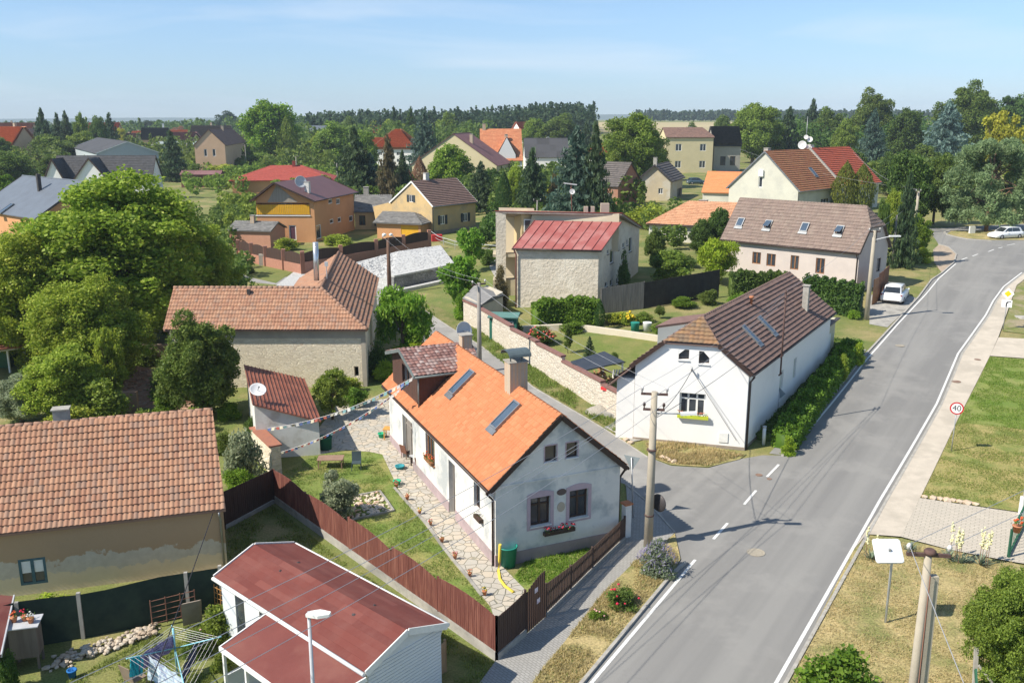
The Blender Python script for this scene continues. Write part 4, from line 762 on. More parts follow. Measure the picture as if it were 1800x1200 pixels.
H = House('outbuilding', 'pink-walled outbuilding with grey roof and brick chimney left of the balcony house', 'outbuilding', *PZ(398, 408, 3.6)[:2], -12, 7.2, 5.6, 2.5, 3.6, o=.3, og=.3); H.roof(T_grey, .4, .4, .02, .03, 1); H.walls(mat('salmon_plaster', (.5, .26, .18), (.45, .23, .16))); H.chim(0, 0, 1.1, (.6, .6), brickc_m, u=3.2, v=2.4)
def pxhouse(name, label, cat, E0, E1, R0, y0, roofm, wallm, rows=(.45, .5, .03, .05, 1), base=None, chim=(), vb=None, o=.35, og=.25, chm=None, e0=(), e1=(), wins=(), frame=None):
    """house from the two ends of its front eave and the ridge end above the first, E0 standing y0 metres out"""
    A = PY(*E0, y0); B = PZ(*E1, A.z); u = (B - A).normalized(); best = None; z = A.z + .4
    while z < min(A.z + 9, 19):
        R = PZ(*R0, z); dd = abs((R - A).dot(u)); v = Vector((-u.y, u.x, 0)); w2 = (R - A).dot(v)
        if w2 > 0 and (best is None or dd < best[0]): best = (dd, w2, z)
        z += .05
    _, w2, zr = best; b = TH(A.x, A.y) if base is None else base
    H = House(name, label, cat, A.x, A.y, math.degrees(math.atan2(u.y, u.x)), (B - A).length, 2 * w2, A.z - b, zr - b, base=b, o=o, og=og)
    for W_, L_ in ((H.E0, e0), (H.E1, e1)):
        for a, z0, c_, d in L_: opening(W_, H.T, (a * W_.len, H.b + z0 * (H.zr - H.b), c_ * W_.len, H.b + d * (H.zr - H.b)), frame or white_f, 1, dep=.12, fw=.14)
    for a, z0, c_, d in wins: opening(H.F, H.T, (a * H.F.len, H.b + z0 * (H.ze - H.b), c_ * H.F.len, H.b + d * (H.ze - H.b)), frame or white_f, 2, dep=.12, fw=.12)
    H.roof(roofm, *rows, verge=vb); H.walls(wallm)
    for a, v, h in chim: H.chim(0, 0, h, (.9, .8), chm or brickc_m, u=a * H.L, v=v * H.W, cap=.08)
    return H
# far houses on the left
H = pxhouse('house', 'house with smooth slate-blue roof and orange gable behind the big walnut', 'house', (-45, 368), (62, 385), (41, 309), 128, T_slate, or_m, (2, 3, 0, 0, 1), vb=dark_m)
H.chim(70, 335, 2.2, (.45, .45), dark_m, side='F', cap=0, label='thin black flue on the blue roof'); H.sky('F', 12, 368, .9, 2.2)
H = far('house', 'white house with two steep gables and black roof above the walnut crown', 'house', 96, 262, 352, 319, 274, T_dark, wh_m, 3, 9, rows=(.45, .5, .03, .05, 1), vb=gut_b)
def cross_gable(H, u, wd, z_e, z_r, proj_, m, rm, wins=1, vb=gut_b):
    """gabled bay in front of the long wall, as parts of the same house"""
    W0, P_ = H.W * H.rf, H.p; w_ = MB(); a0, a1 = P_(u - wd / 2, -proj_, 0), P_(u + wd / 2, -proj_, 0)
    w_.prism([Vector((a0.x, a0.y, H.zg)), Vector((a1.x, a1.y, H.zg)), Vector((a1.x, a1.y, z_e - .1)), P_(u, -proj_, z_r - .12), Vector((a0.x, a0.y, z_e - .1))], H.vd * (proj_ + .5)); o = w_.build('bay_wall', m, H.T)
    r = MB()
    for sg in (-1, 1):
        e0, e1 = P_(u + sg * (wd / 2 + .35), -proj_ - .35, z_e - .3), P_(u + sg * (wd / 2 + .35), W0 * .6, z_e - .3); q1, q0 = P_(u, W0 * .98, z_r), P_(u, -proj_ - .35, z_r)
        Q = [e0, e1, q1, q0] if sg > 0 else [e1, e0, q0, q1]; r.slab(Q, .1); r.tiles(Q, .45, .5, .03, .05, 1)
    r.build('bay_roof', rm, H.T); 
    for sg in (-1, 1): v = MB(); v.beam(P_(u + sg * (wd / 2 + .37), -proj_ - .37, z_e - .4), P_(u, -proj_ - .37, z_r - .06), .06, .3); v.build('bay_verge', vb, H.T)
    for i in range(2 * wins): k = MB(); x = u + (-1 if i % 2 else 1) * wd * .13; k.prism([P_(x - .35, -proj_ - .03, z_e - .9), P_(x + .35, -proj_ - .03, z_e - .9), P_(x + .35, -proj_ - .03, z_e + .4), P_(x - .35, -proj_ - .03, z_e + .4)], H.vd * .05); k.build('bay_window', glass_m, H.T)
cross_gable(H, H.L * .43, 9, H.ze - .3, H.zr - .3, 2.0, wh_m, T_dark); cross_gable(H, H.L * .07, 5, H.ze - .3, H.zr - .4, 2.0, wh_m, T_dark); 
gm_ = mat('pale_cladding', (.42, .46, .48), (.38, .42, .44), 2, .6); pxhouse('hall', 'large pale hall with dark low roof and white-edged gable facing the camera', 'hall', (126, 259), (168, 270), (172, 242), 345, T_dark, gm_, (2, 3, 0, 0, 1), vb=white_f)
far('hall', 'long flat grey metal hall beside the tall spruce', 'hall', 268, 376, 274, 255, 249, mat('hall_roof', (.3, .35, .35)), mat('hall_cladding', (.27, .32, .33), (.24, .29, .3), .5), 3, 25, rows=(2, 3, 0, 0, 1))
pxhouse('house', 'house with peach gable and brown roof in the far left village', 'house', (397, 256), (434, 250), (368, 227.5), 300, T_br2, peach, e0=((.3, .45, .4, .6), (.58, .45, .68, .6)), chim=((.5, .45, 1.5),))
far('house', 'dark-roofed far house left of the peach gable', 'house', 335, 400, 262, 243, 222, tile_mat('far_greybrown', [(.16, .14, .13), (.19, .16, .15)]), peach, 3, 12, chim=((.5, .5, 2),))
far('house', 'far house with black roof and tall flue beyond the grey hall', 'house', 252, 294, 266, 246, 226, T_dark, peach, 15, 12, chim=((.8, .5, 2.5),), chm=white_f); far('house', 'far dark red gable roof right of the black-roofed house', 'house', 292, 335, 268, 252, 234, T_purp, peach, -15, 12)
far('house', 'small far house with red roof and cream gable between conifers', 'house', 160, 207, 262, 232, 217, tile_mat('far_red', [(.36, .12, .08), (.4, .14, .09)]), palye, 12, 11, e0=((.4, .35, .6, .5),))
far('house', 'far left house with brown-red gable roof', 'house', -20, 52, 262, 236, 217, tile_mat('far_brownred', [(.26, .12, .085), (.3, .14, .1)]), peach, 5, 13, chim=((.5, .5, 1.5),)); far('house', 'orange-roofed house at the left edge of the photo', 'house', -50, 30, 300, 262, 224, T_or2, peach, -25, 13, chim=((.75, .5, 1.5),)); far('house', 'low grey-mauve roof next to the brown-red gable', 'house', 30, 75, 268, 246, 228, tile_mat('far_mauve', [(.22, .18, .18), (.25, .2, .2)]), peach, 2, 14)
far('house', 'small white gabled house with blue-grey roof and two brick chimneys', 'house', 50, 100, 292, 274, 257, T_slate, wh_m, 12, 8, chim=((.45, .5, 1.6), (.85, .5, 1.8)), rows=(2, 3, 0, 0, 1)); far('house', 'white long outbuilding left of the hall', 'outbuilding', 100, 132, 292, 262, 256, T_slate, wh_m, 2, 8, rows=(2, 3, 0, 0, 1))
far('shed', 'flat dark red roof strip behind the walnut top', 'shed', 318, 386, 330, 307, 300, T_purp, mat('red_shed_wall', (.2, .09, .07)), 4, 5, rows=(2, 3, 0, 0, 1))
for i_, (a_, b_, pb, pe, pr, rm_, wm_, l_) in enumerate(((208, 238, 262, 246, 236, T_br2, palye, 'far brown roof right of the yellowish shrub tree'), (232, 256, 256, 243, 232, T_or2, wh_m, 'tiny far orange roof before the black-roofed house'), (300, 330, 254, 240, 230, T_or2, peach, 'far small orange roof behind the dark red gable'), (428, 452, 262, 247, 234, T_br2, palye, 'far brown roof left of the round green tree trunk'), (104, 134, 262, 247, 235, T_grey, palye, 'far grey roof among the left conifers'), (572, 600, 252, 238, 228, T_or2, wh_m, 'far orange roof behind the olive trees'), (606, 634, 250, 236, 225, T_br2, peach, 'far brown roof left of the orange hipped roof'), (735, 762, 262, 246, 233, T_or2, palye, 'far orange roof between spruce and yellowish tree'), (690, 722, 250, 237, 226, T_or2, palye, 'far orange roof behind the pointed spruce'), (8, 40, 250, 238, 228, T_or2, peach, 'second tiny orange roof at the far left'), (455, 480, 256, 240, 228, T_red, palye, 'far red roof hidden behind the round green tree'), (960, 990, 250, 238, 228, T_or2, wh_m, 'far orange roof above the dark grey roof'))): far('house', l_, 'house', a_, b_, pb, pe, pr, rm_, wm_, (-12, 8, 20, 3)[i_ % 4], 9, chim=((.4, .5, 1.2),))
# far houses in the centre
far('house', 'far house with orange and blue-grey roof behind the round green tree', 'house', 532, 572, 258, 236, 221, T_slate, peach, 5, 12, rows=(2, 3, 0, 0, 1)); far('house', 'small white far house with grey roof below the blue-grey roof', 'house', 541, 566, 268, 247, 233, T_grey, wh_m, 0, 9); far('house', 'far orange hipped roof between olive trees', 'house', 640, 682, 252, 237, 223, T_or2, ye_m, -5, 12, hip=True)
far('house', 'house with broad orange hipped roof and white walls behind the dark spruces', 'house', 656, 728, 292, 262, 229, T_or2, wh_m, -6, 15, hip=True, wins=F4); far('house', 'small orange roof left of the broad orange hipped roof', 'house', 652, 680, 282, 258, 244, T_or2, wh_m, 0, 8)
pxhouse('house', 'long house with mauve sheet roof and cream gable', 'house', (875, 291.6), (900, 286.5), (797, 235), 240, T_purp, palye, (.6, 1, 0, 0, 1), chim=((.3, .35, 2.2),), frame=brown_f, e0=((.25, .25, .4, .4),))
H = far('house', 'large house with bright orange roof and small white dormer', 'house', 845, 916, 305, 283, 227, T_or2, wh_m, 3, 15, chim=((.1, .5, 1.5), (.62, .3, 2)), rows=(.45, .5, .03, .04, 1), dist=262); cross_gable(H, H.L * .62, 5, H.ze + 1.8, H.ze + 6.5, -1.0, wh_m, T_or2)
far('house', 'house with dark grey roof and skylights right of the orange roof', 'house', 922, 998, 305, 277, 243, T_dark, wh_m, 2, 13, rows=(2, 3, 0, 0, 1)); far('house', 'far brown roofs with pale chimneys behind the orange roof', 'house', 800, 855, 245, 229, 219, T_br2, palye, 3, 14, chim=((.1, .5, 3), (.5, .5, 3))); far('house', 'far white gable with red roof beneath the pine forest', 'house', 918, 944, 250, 235, 216, tile_mat('far_red', [(.36, .12, .08)]), wh_m, 35, 11, e0=((.4, .4, .6, .6),)); far('house', 'orange roof glimpsed behind the yellow tree at the right edge', 'house', 1772, 1830, 260, 240, 219, T_or2, peach, -10, 14); far('house', 'red roof glimpsed through the crown of the big tree above the brick house', 'house', 1052, 1092, 285, 275, 255, T_or2, wh_m, 20, 10)
# ================================================================ grey block with the red sheet roof
def free(name, label, cat, loc, parts):
    t = thing(name, label, cat, loc)
    for nm, m, fn in parts: b = MB(); fn(b); b.build(nm, m, t)
    return t
rough_m = mat('rough_render', (.64, .57, .47), (.54, .48, .39), 2.5, .95, .9, 4.0, c3=(.68, .62, .52), ns3=.5, dist=.1); smooth_g = mat('grey_smooth_render', (.34, .32, .29), (.29, .275, .25), .5, .95, .3, 8)
a = PY(901, 436, 90.2); b = PY(1057.5, 439, 88.7); c_ = PY(940, 388, 94.8); d = PY(1092.5, 390, 93.3); e = PY(1093, 374, 93.35); f = PY(1127, 397, 104.5); h = PY(871, 369, 95.6); zg = .9
rt = thing('apartment_house', 'tall grey rendered house with red sheet-metal roof behind the garden hedge', 'house', (5, 96, zg)); HF = rt
az = (a.z + b.z) / 2; a.z = b.z = az; c_.z = d.z = (c_.z + d.z) / 2; e.z = h.z = (e.z + h.z) / 2
q = lambda p, z: Vector((p.x, p.y, z)); i_ = lambda p, dx, dy, z: Vector((p.x + dx, p.y + dy, z))
m = MB(); A0, B0 = i_(a, .3, .3, 0), i_(b, -.25, .3, 0); F0 = i_(f, -.2, -.2, 0); E0_ = i_(e, -.25, 0, 0); C0 = i_(c_, .0, 0, 0); H0 = i_(h, .15, 0, 0)
m.poly([q(A0, zg), q(B0, zg), q(B0, az - .05), q(A0, az - .05)])
wr = Wall(B0, F0, zg, []); sE = (E0_ - B0).dot(wr.u); wr.top = [(0, az - .05), (sE, c_.z - .05), (sE + .01, e.z - .1), (wr.len, f.z - .15)]
for bl, tr in (((1067, 448), (1070.5, 438)), ((1072, 464), (1079, 436)), ((1085, 441), (1088.5, 429)), ((1094, 437), (1098, 426)), ((1101, 432), (1104, 420)), ((1105, 444), (1111, 416)), ((1063, 506), (1068, 494)), ((1072, 504), (1077, 490)), ((1083, 501), (1087, 487)), ((1094, 497), (1098, 484))):
    opening(wr, rt, wr.rect(bl, tr), white_f, 1, dep=.12, fw=.06, sill=dark_m)
wr.add(m); m.build('wall', rough_m, rt)
bk = Vector((h.x + (f.x - e.x), h.y + (f.y - e.y), 0))
m = MB(); m.poly([q(A0, zg), q(C0, zg), q(C0, c_.z), q(A0, az)]); m.poly([q(i_(h, 3.0, 0, 0), c_.z - 3), q(E0_, c_.z - 3), q(E0_, e.z - .05), q(i_(h, 3.9, 0, 0), e.z - .05)]); m.poly([q(F0, zg), q(bk, zg), q(bk, f.z - .1), q(F0, f.z - .1)])
m.poly([q(bk, zg), q(i_(h, .3, 3, 0), zg), q(i_(h, .3, 3, 0), e.z), q(bk, f.z - .1)]); m.poly([q(i_(h, .3, 3, 0), zg), q(C0, zg) + Vector((0, 3, 0)), q(C0, e.z) + Vector((0, 3, 0)), q(i_(h, .3, 3, 0), e.z)])
m.build('upper_wall', mat('cream_render', (.6, .52, .38), (.55, .48, .36), .6), rt)
m = MB(); m.box((h.x + .55, h.y + .4, zg), (1.05, 1.0, e.z - zg - .3), 0, base=True); m.build('pillar', rough_m, rt)
m = MB(); m.box((h.x + 2.9, h.y + 1.6, zg + 5.6), (1.2, 2.6, e.z - zg - 6), .3, base=True); m.build('loggia_wall', mat('yellow_render', (.6, .46, .26), (.55, .42, .24)), rt); m = MB(); m.box((h.x + 1.3, h.y + 1.6, zg + 5.2), (3.2, 3.2, .3), 0); m.box((h.x + 1.3, h.y + 1.2, zg), (3.2, 2.2, 2.6), 0, base=True); m.build('loggia_floor', mat('stained_concrete', (.5, .43, .3), (.38, .33, .25), 1), rt)
m = MB(); m.box((h.x + 3.7, h.y + .2, e.z - 1.6), (1.5, .12, 1.3), 0); k = m.build('window', white_f, rt); m = MB(); m.box((h.x + 3.35, h.y + .12, e.z - 1.6), (.6, .06, 1.1), 0); m.box((h.x + 4.05, h.y + .12, e.z - 1.6), (.6, .06, 1.1), 0); m.build('pane', glass_m, k)
m = MB(); Q = [a, b, d, c_]; m.slab(Q, .12); n = 9; up = (b - a).cross(d - b).normalized()
for i in range(n + 1):
    s_ = i / n; m.beam(a.lerp(b, s_) + up * .03, c_.lerp(d, s_) + up * .03, .05, .09, up)
m.build('roof', mat('faded_red_sheet', (.3, .085, .075), (.34, .11, .1), .7, .6, c3=(.38, .16, .145), ns3=.5), rt)
m = MB(); m.prism([q(h, e.z - .32), q(e, e.z - .32), q(f, f.z - .3), q(bk, f.z - .3)], (0, 0, .22)); m.build('roof_slab', mat('weathered_fascia', (.2, .17, .15), (.3, .26, .23), 1.5), rt); m = MB(); P_ = [q(h, e.z - .09), q(e, e.z - .09), q(f, f.z - .07), q(bk, f.z - .07)]; m.prism([p + (p - (h + f) / 2).normalized() * .08 * Vector((1, 1, 0)) for p in P_], (0, 0, .06)); m.build('roof_sheet', mat('red_flashing', (.34, .07, .06)), rt)
m = MB(); m.tube([a + Vector((-.08, -.1, -.1)), b + Vector((.0, -.1, -.1))], .09, 8); m.build('gutter', gut_b, rt); m = MB(); m.tube([a + Vector((.1, -.1, -.1)), a + Vector((.35, .1, -.7)), q(a + Vector((.35, .1, 0)), zg)], .08, 8); m.build('drainpipe', mat('red_brown_pipe', (.25, .1, .07)), rt)
m = MB(); 
for x in (1023, 1030): m.box(PY(x + 9, 372, 99), (.7, .6, 1.1))
m.build('chimney', brickc_m, rt); m = MB(); m.box(PY(1063, 368, 100), (.9, .8, 1.3)); m.build('chimney', brickc_m, rt)
p0 = PY(1006, 391, 95.0); p1 = PY(1004, 335, 95.0); t = thing('antenna_mast', 'rusty antenna mast with white dish and long aerial on the grey house', 'antenna', p0); m = MB(); m.tube([p0, p1, PY(1003.5, 322, 95)], .05, 6)
for x in (1006, 1015, 1020): m.tube([PY(x, 392, 94.6), PY(1008 + (x - 1006) * .4, 372, 95.2)], .035, 5)
m.tube([PY(1006, 374, 95), PY(1014, 372, 95)], .03, 5); m.build('mast', mat('rusty_steel', (.3, .14, .09), (.24, .12, .09)), t); m = MB(); m.beam(PY(991, 322, 95), PY(1014, 325, 95), .28, .1); m.build('aerial', mat('pale_metal', (.6, .6, .6)), t); dish('', PY(1006, 337, 94.8), (-.1, -1, .05), .28, mat('dish_white', (.75, .75, .74)), parent=t)
# ================================================================ stone barn with L-shaped pantile roof
A_, B_ = Vector((-25.9, 66.3, 4.8)), Vector((-10.75, 66.3, 4.8)); R0 = Vector((-26.0, 69.4, 7.4)); R1 = PY(564, 505, 69.4); R1.z = 7.4; Wf = Vector((-13.1, 88.8, 4.8)); Rf = Vector((-16.9, 88.8, 7.4)); Lf = Vector((-20.8, 88.8, 4.8)); Li = Vector((-19.1, 72.5, 4.8)); Lb = Vector((-26.1, 72.5, 4.8))
rt = thing('barn', 'old stone barn with L-shaped faded pantile roof in the middle left', 'barn', (-18, 70, .2)); HO = rt
m = MB()
for Q, tw in (([A_, B_, R1, R0], .3), ([B_, Wf, Rf, R1], .42), ([Lf, Li, R1, Rf], .3), ([Li, Lb, R0, R1], .3)):
    m.slab(Q, .1)
    if tw == .42: m.tiles(Q, .33, .36, .05, .09, 2)
    else: m.tiles(Q, .24, .36, .045, .04, 4)
m.build('roof', T_barn, rt)
m = MB()
for p, r in ((R0, R1), (B_, R1), (R1, Rf)):
    n = int((r - p).length / .4); dd = (r - p) / n
    for i in range(n): m.tube([p + dd * i + Vector((0, 0, .04)), p + dd * (i + 1.04) + Vector((0, 0, .04))], [.14, .12], 7)
m.build('ridge_tiles', T_barn, rt)
def stone_mat(name, c1, c2, c3, sc=2.5, mort=(.42, .36, .27), rnd=1):
    m, n, b = nodes(name); lk = n.links.new; b.inputs['Roughness'].default_value = .95; t = n.nodes.new('ShaderNodeTexCoord'); mp = n.nodes.new('ShaderNodeMapping'); mp.inputs['Scale'].default_value = (1, 1, 2.4); nd = n.nodes.new('ShaderNodeTexNoise'); nd.inputs['Scale'].default_value = 2.5; nd.inputs['Detail'].default_value = 5; lk(t.outputs['Object'], nd.inputs[0]); ad = n.nodes.new('ShaderNodeMixRGB'); ad.blend_type = 'ADD'; ad.inputs[0].default_value = .45; lk(t.outputs['Object'], ad.inputs[1]); lk(nd.outputs['Color'], ad.inputs[2]); lk(ad.outputs[0], mp.inputs[0])
    v = n.nodes.new('ShaderNodeTexVoronoi'); v.inputs['Scale'].default_value = sc; lk(mp.outputs[0], v.inputs[0]); v2 = n.nodes.new('ShaderNodeTexVoronoi'); v2.feature = 'DISTANCE_TO_EDGE'; v2.inputs['Scale'].default_value = sc; lk(mp.outputs[0], v2.inputs[0])
    cr = n.nodes.new('ShaderNodeValToRGB'); e = cr.color_ramp.elements; e[0].color = (*c1, 1); e[1].color = (*c2, 1); x = e.new(.93); x.color = (*c2, 1); x = e.new(.96); x.color = (*c3, 1); e[-1].color = (*c3, 1); lk(v.outputs['Color'], cr.inputs[0])
    r = n.nodes.new('ShaderNodeMapRange'); r.inputs[1].default_value = .02; r.inputs[2].default_value = .09; lk(v2.outputs[0], r.inputs[0]); mx = n.nodes.new('ShaderNodeMixRGB'); lk(r.outputs[0], mx.inputs[0]); mx.inputs[1].default_value = (*mort, 1); lk(cr.outputs[0], mx.inputs[2])
    z = n.nodes.new('ShaderNodeTexNoise'); z.inputs['Scale'].default_value = .5; z.inputs['Detail'].default_value = 7; lk(t.outputs['Object'], z.inputs[0]); r2 = n.nodes.new('ShaderNodeMapRange'); r2.inputs[1].default_value = .4; r2.inputs[2].default_value = .66; r2.inputs[4].default_value = .8; lk(z.outputs[0], r2.inputs[0])
    m2 = n.nodes.new('ShaderNodeMixRGB'); lk(r2.outputs[0], m2.inputs[0]); lk(mx.outputs[0], m2.inputs[1]); m2.inputs[2].default_value = (*mort, 1); lk(m2.outputs[0], b.inputs['Base Color'])
    bp = n.nodes.new('ShaderNodeBump'); bp.inputs['Strength'].default_value = .8; bp.inputs['Distance'].default_value = .05; lk(r.outputs[0], bp.inputs['Height']); lk(bp.outputs[0], b.inputs['Normal']); return m
stw = stone_mat('field_stone_wall', (.56, .46, .35), (.84, .75, .6), (.5, .27, .17), sc=2.8, mort=(.76, .66, .5))
m = MB(); w1 = Wall((-25.6, 66.7), (-10.95, 66.7), -.2, [(0, 4.95), (14.65, 4.95)]); w1.holes.append((*w1.px(623, 661), *w1.px(630, 644), .5)); h_ = w1.holes[0]; w1.holes[0] = (min(h_[0], h_[2]), min(h_[1], h_[3]), max(h_[0], h_[2]), max(h_[1], h_[3]), .5); w1.add(m)
w2 = Wall((-10.95, 66.7), (-13.3, 88.5), -.2, [(0, 4.95), (4, 4.95)]); w2.top = [(0, 4.95), (w2.len, 4.95)]; w2.add(m)
w3 = Wall((-13.3, 88.5), (-20.5, 88.5), -.2, [(0, 4.95), (3.6, 7.2), (7.2, 4.95)]); w3.add(m); w4 = Wall((-25.7, 72.2), (-25.7, 66.7), -.2, [(0, 4.95), (2.8, 7.2), (5.5, 4.95)]); w4.add(m); w5 = Wall((-20.5, 88.5), (-19.3, 72.2), -.2, [(0, 4.9), (1, 4.9)]); w5.top = [(0, 4.9), (w5.len, 4.9)]; w5.add(m); w6 = Wall((-19.3, 72.2), (-25.7, 72.2), -.2, [(0, 4.9), (6.4, 4.9)]); w6.add(m)
m.build('wall', stw, rt)
m = MB(); s0, z0 = w1.px(447, 680); m.prism([w1.p(s0 - 3, 4.1, .01), w1.p(w1.len, 4.1, .01), w1.p(w1.len, 4.93, .01), w1.p(s0 - 3, 4.93, .01)], w1.n * .03); m.prism([w1.p(w1.len - .35, 0, .01), w1.p(w1.len - .02, 0, .01), w1.p(w1.len - .02, 4.08, .01), w1.p(w1.len - .35, 4.08, .01)], w1.n * .03); m.build('render_band', mat('old_band', (.42, .37, .3), (.34, .3, .25), 1, .95, .3, 9), rt)
m = MB(); q0 = PY(556, 482, 73); m.tube([q0 - Vector((0, 0, .5)), PY(554.5, 426, 73)], .22, 14); m.build('flue', mat('steel_flue', (.62, .63, .65), (.55, .56, .58), 2, .25, metal=.7), rt)
m = MB(); q0 = PY(438, 521, 68.9); m.box(q0 + Vector((0, 0, .15)), (.25, .25, .8)); m.build('vent_pipe', dark_m, rt)
t = thing('roof_antenna', 'thin antenna with white plate on the hip of the stone barn', 'antenna', PY(575, 490, 70.5)); m = MB(); m.tube([PY(575, 490, 70.5), PY(573, 460, 70.5)], .03, 5); m.box(PY(573.5, 464, 70.4), (.25, .1, .35)); m.build('mast', dishm, t)
# ================================================================ ochre barn at the left edge
bw = mat('ochre_plaster', (.43, .28, .15), (.36, .235, .13), .35, .95, .3, 10)
H = House('barn', 'long ochre barn with weathered orange pantile roof at the left edge', 'barn', -21.57 - 4 * math.cos(rad(16.4)), 35.59 - 4 * math.sin(rad(16.4)), 16.4, 13.1, 7.57, 3.01, 6.57, skew=6, o=.22, og=.1, base=0)
r = H.F.rect((37, 1029), (79, 978)); opening(H.F, H.T, r, mat('teal_frame', (.05, .11, .13), (.08, .14, .16), 4, .7), 2, dep=.06, fw=.11, pane='curtain')
def ochre():
    m, n, b = nodes('ochre_peeling_plaster'); lk = n.links.new; b.inputs['Roughness'].default_value = .95; t = n.nodes.new('ShaderNodeTexCoord'); sp = n.nodes.new('ShaderNodeSeparateXYZ'); lk(t.outputs['Object'], sp.inputs[0])
    def N(s, d=8):
        k = n.nodes.new('ShaderNodeTexNoise'); k.inputs['Scale'].default_value = s; k.inputs['Detail'].default_value = d; k.inputs['Roughness'].default_value = .65; lk(t.outputs['Object'], k.inputs[0]); return k.outputs[0]
    def band(z0, z1, amp, s):
        a = n.nodes.new('ShaderNodeMath'); a.operation = 'MULTIPLY_ADD'; lk(N(s), a.inputs[0]); a.inputs[1].default_value = amp; lk(sp.outputs[2], a.inputs[2]); r = n.nodes.new('ShaderNodeMapRange'); r.inputs[1].default_value = z0; r.inputs[2].default_value = z1; lk(a.outputs[0], r.inputs[0]); return r.outputs[0]
    def mix(f, A, B):
        k = n.nodes.new('ShaderNodeMixRGB'); lk(f, k.inputs[0])
        for i, v in ((1, A), (2, B)):
            if isinstance(v, tuple): k.inputs[i].default_value = (*v, 1)
            else: lk(v, k.inputs[i])
        return k.outputs[0]
    top = mix(N(.4, 4), (.46, .3, .17), (.38, .255, .15)); mid = mix(N(3), (.4, .33, .25), (.66, .58, .46)); low = mix(N(2), (.74, .6, .4), (.6, .47, .3))
    o = mix(band(2.55, 2.62, 1.9, .8), mid, top); o = mix(band(1.6, 1.66, 1.3, 1.2), low, o); lk(o, b.inputs['Base Color'])
    bp = n.nodes.new('ShaderNodeBump'); bp.inputs['Strength'].default_value = .5; bp.inputs['Distance'].default_value = .03; lk(N(6), bp.inputs['Height']); lk(bp.outputs[0], b.inputs['Normal']); return m
H.roof(T_barn, .215, .335, .055, .05, 5, gutter=zinc_m, gsides=''); H.walls(ochre()); HN = H
H.drain((1, 0), zinc_m, r=.05); q, c = H.chim(0, 0, .75, (.65, .5), mat('grey_chimney', (.22, .22, .23), (.3, .3, .3), 3), u=6.55, v=H.W / 2 + .2)
# ================================================================ red-roofed mobile home in the foreground
clad = mat('white_cladding', (.66, .69, .72), (.6, .63, .66), .6, .6); rsh = mat('dark_red_felt', (.155, .045, .038), (.18, .055, .046), .8, .85, .4, 30, c3=(.2, .075, .06), ns3=.35, fine=.1)
H = House('mobile_home', 'white-clad mobile home with dark red felt roof in the foreground', 'mobile home', -2.29, 29.06, 137.2, 9.38, 3.77, 2.7, 3.34, skew=2.7, o=.18, og=.15, base=0); HP = H
H.roof(tile_mat('felt_shingles', [(.15, .042, .034), (.17, .05, .04), (.135, .038, .032), (.19, .062, .05)], damt=.35, dirt=(.24, .12, .1), rough=.9), 1.0, .28, 0, .008, 1, verge=white_f, gutter=white_f, ridge=False); 
r = (H.K.len * .12, 1.0, H.K.len * .3, 2.3); opening(H.K, H.T, (.9, .3, 1.7, 2.35), white_f, 1, dep=.05); opening(H.K, H.T, (2.6, .9, 3.9, 2.3), white_f, 2, dep=.05)
H.walls(clad); H.drain((0, 0), white_f, r=.04)
m = MB(); w_ = H.E0
for i in range(22): z = .15 + i * .13; m.prism([w_.p(.02, z, .002), w_.p(w_.len - .02, z, .002), w_.p(w_.len - .02, z + .11, .002), w_.p(.02, z + .11, .002)], w_.n * .018) if z < 2.55 else None
m.build('cladding', clad, H.T)
# lower veranda roof
zE = H.ze - .12; Z = lambda px, py, z: PZ(px, py, z)
V0, V1 = H.p(-.1, H.W + .05, zE), H.p(5.6, H.W + .05, zE); O0, O1 = H.p(.3, H.W + 3.1, zE - .42), H.p(5.2, H.W + 3.1, zE - .42); O1 = Z(386, 1137, zE - .42); V1 = Z(467, 1079, zE); O0 = Vector((O1.x, O1.y, 0)) + (H.p(0, 0, 0) - H.p(5.3, 0, 0)); O0.z = zE - .42
m = MB(); m.slab([O1, O0, V0, V1], .1); m.build('veranda_roof', rsh, H.T); m = MB(); m.beam(O1 + Vector((0, 0, -.05)), O0 + Vector((0, 0, -.05)), .07, .16); m.beam(O1 + Vector((0, 0, -.05)), V1 + Vector((0, 0, -.05)), .05, .16); m.beam(O0 + Vector((0, 0, -.05)), V0 + Vector((0, 0, -.05)), .05, .16); m.build('veranda_edge', white_f, H.T)
for s_ in (.03, .3, .6, .97): p = O1.lerp(O0, s_) * .97 + V1.lerp(V0, s_) * .03; MB().box((p.x, p.y, 0), (.1, .1, zE - .5), H.yaw, base=True).build('veranda_post', white_f, H.T)
m = MB(); p = [O1.lerp(V1, .1), O1.lerp(V1, .98)]; m.prism([Vector((q_.x, q_.y, 0)) for q_ in (p[0], p[1])] + [Vector((p[1].x, p[1].y, 1.0)), Vector((p[0].x, p[0].y, 1.0))], -H.ud * .05); m.build('veranda_panel', clad, H.T)
for px, py in ((493, 1003), (524, 989), (658, 1064), (622, 1080)): q = PL(px, py, *H.planes['K' if px in (493, 622) else 'F']); MB().rock(q, .09, RN, .7).build('roof_vent', dark_m, H.R)
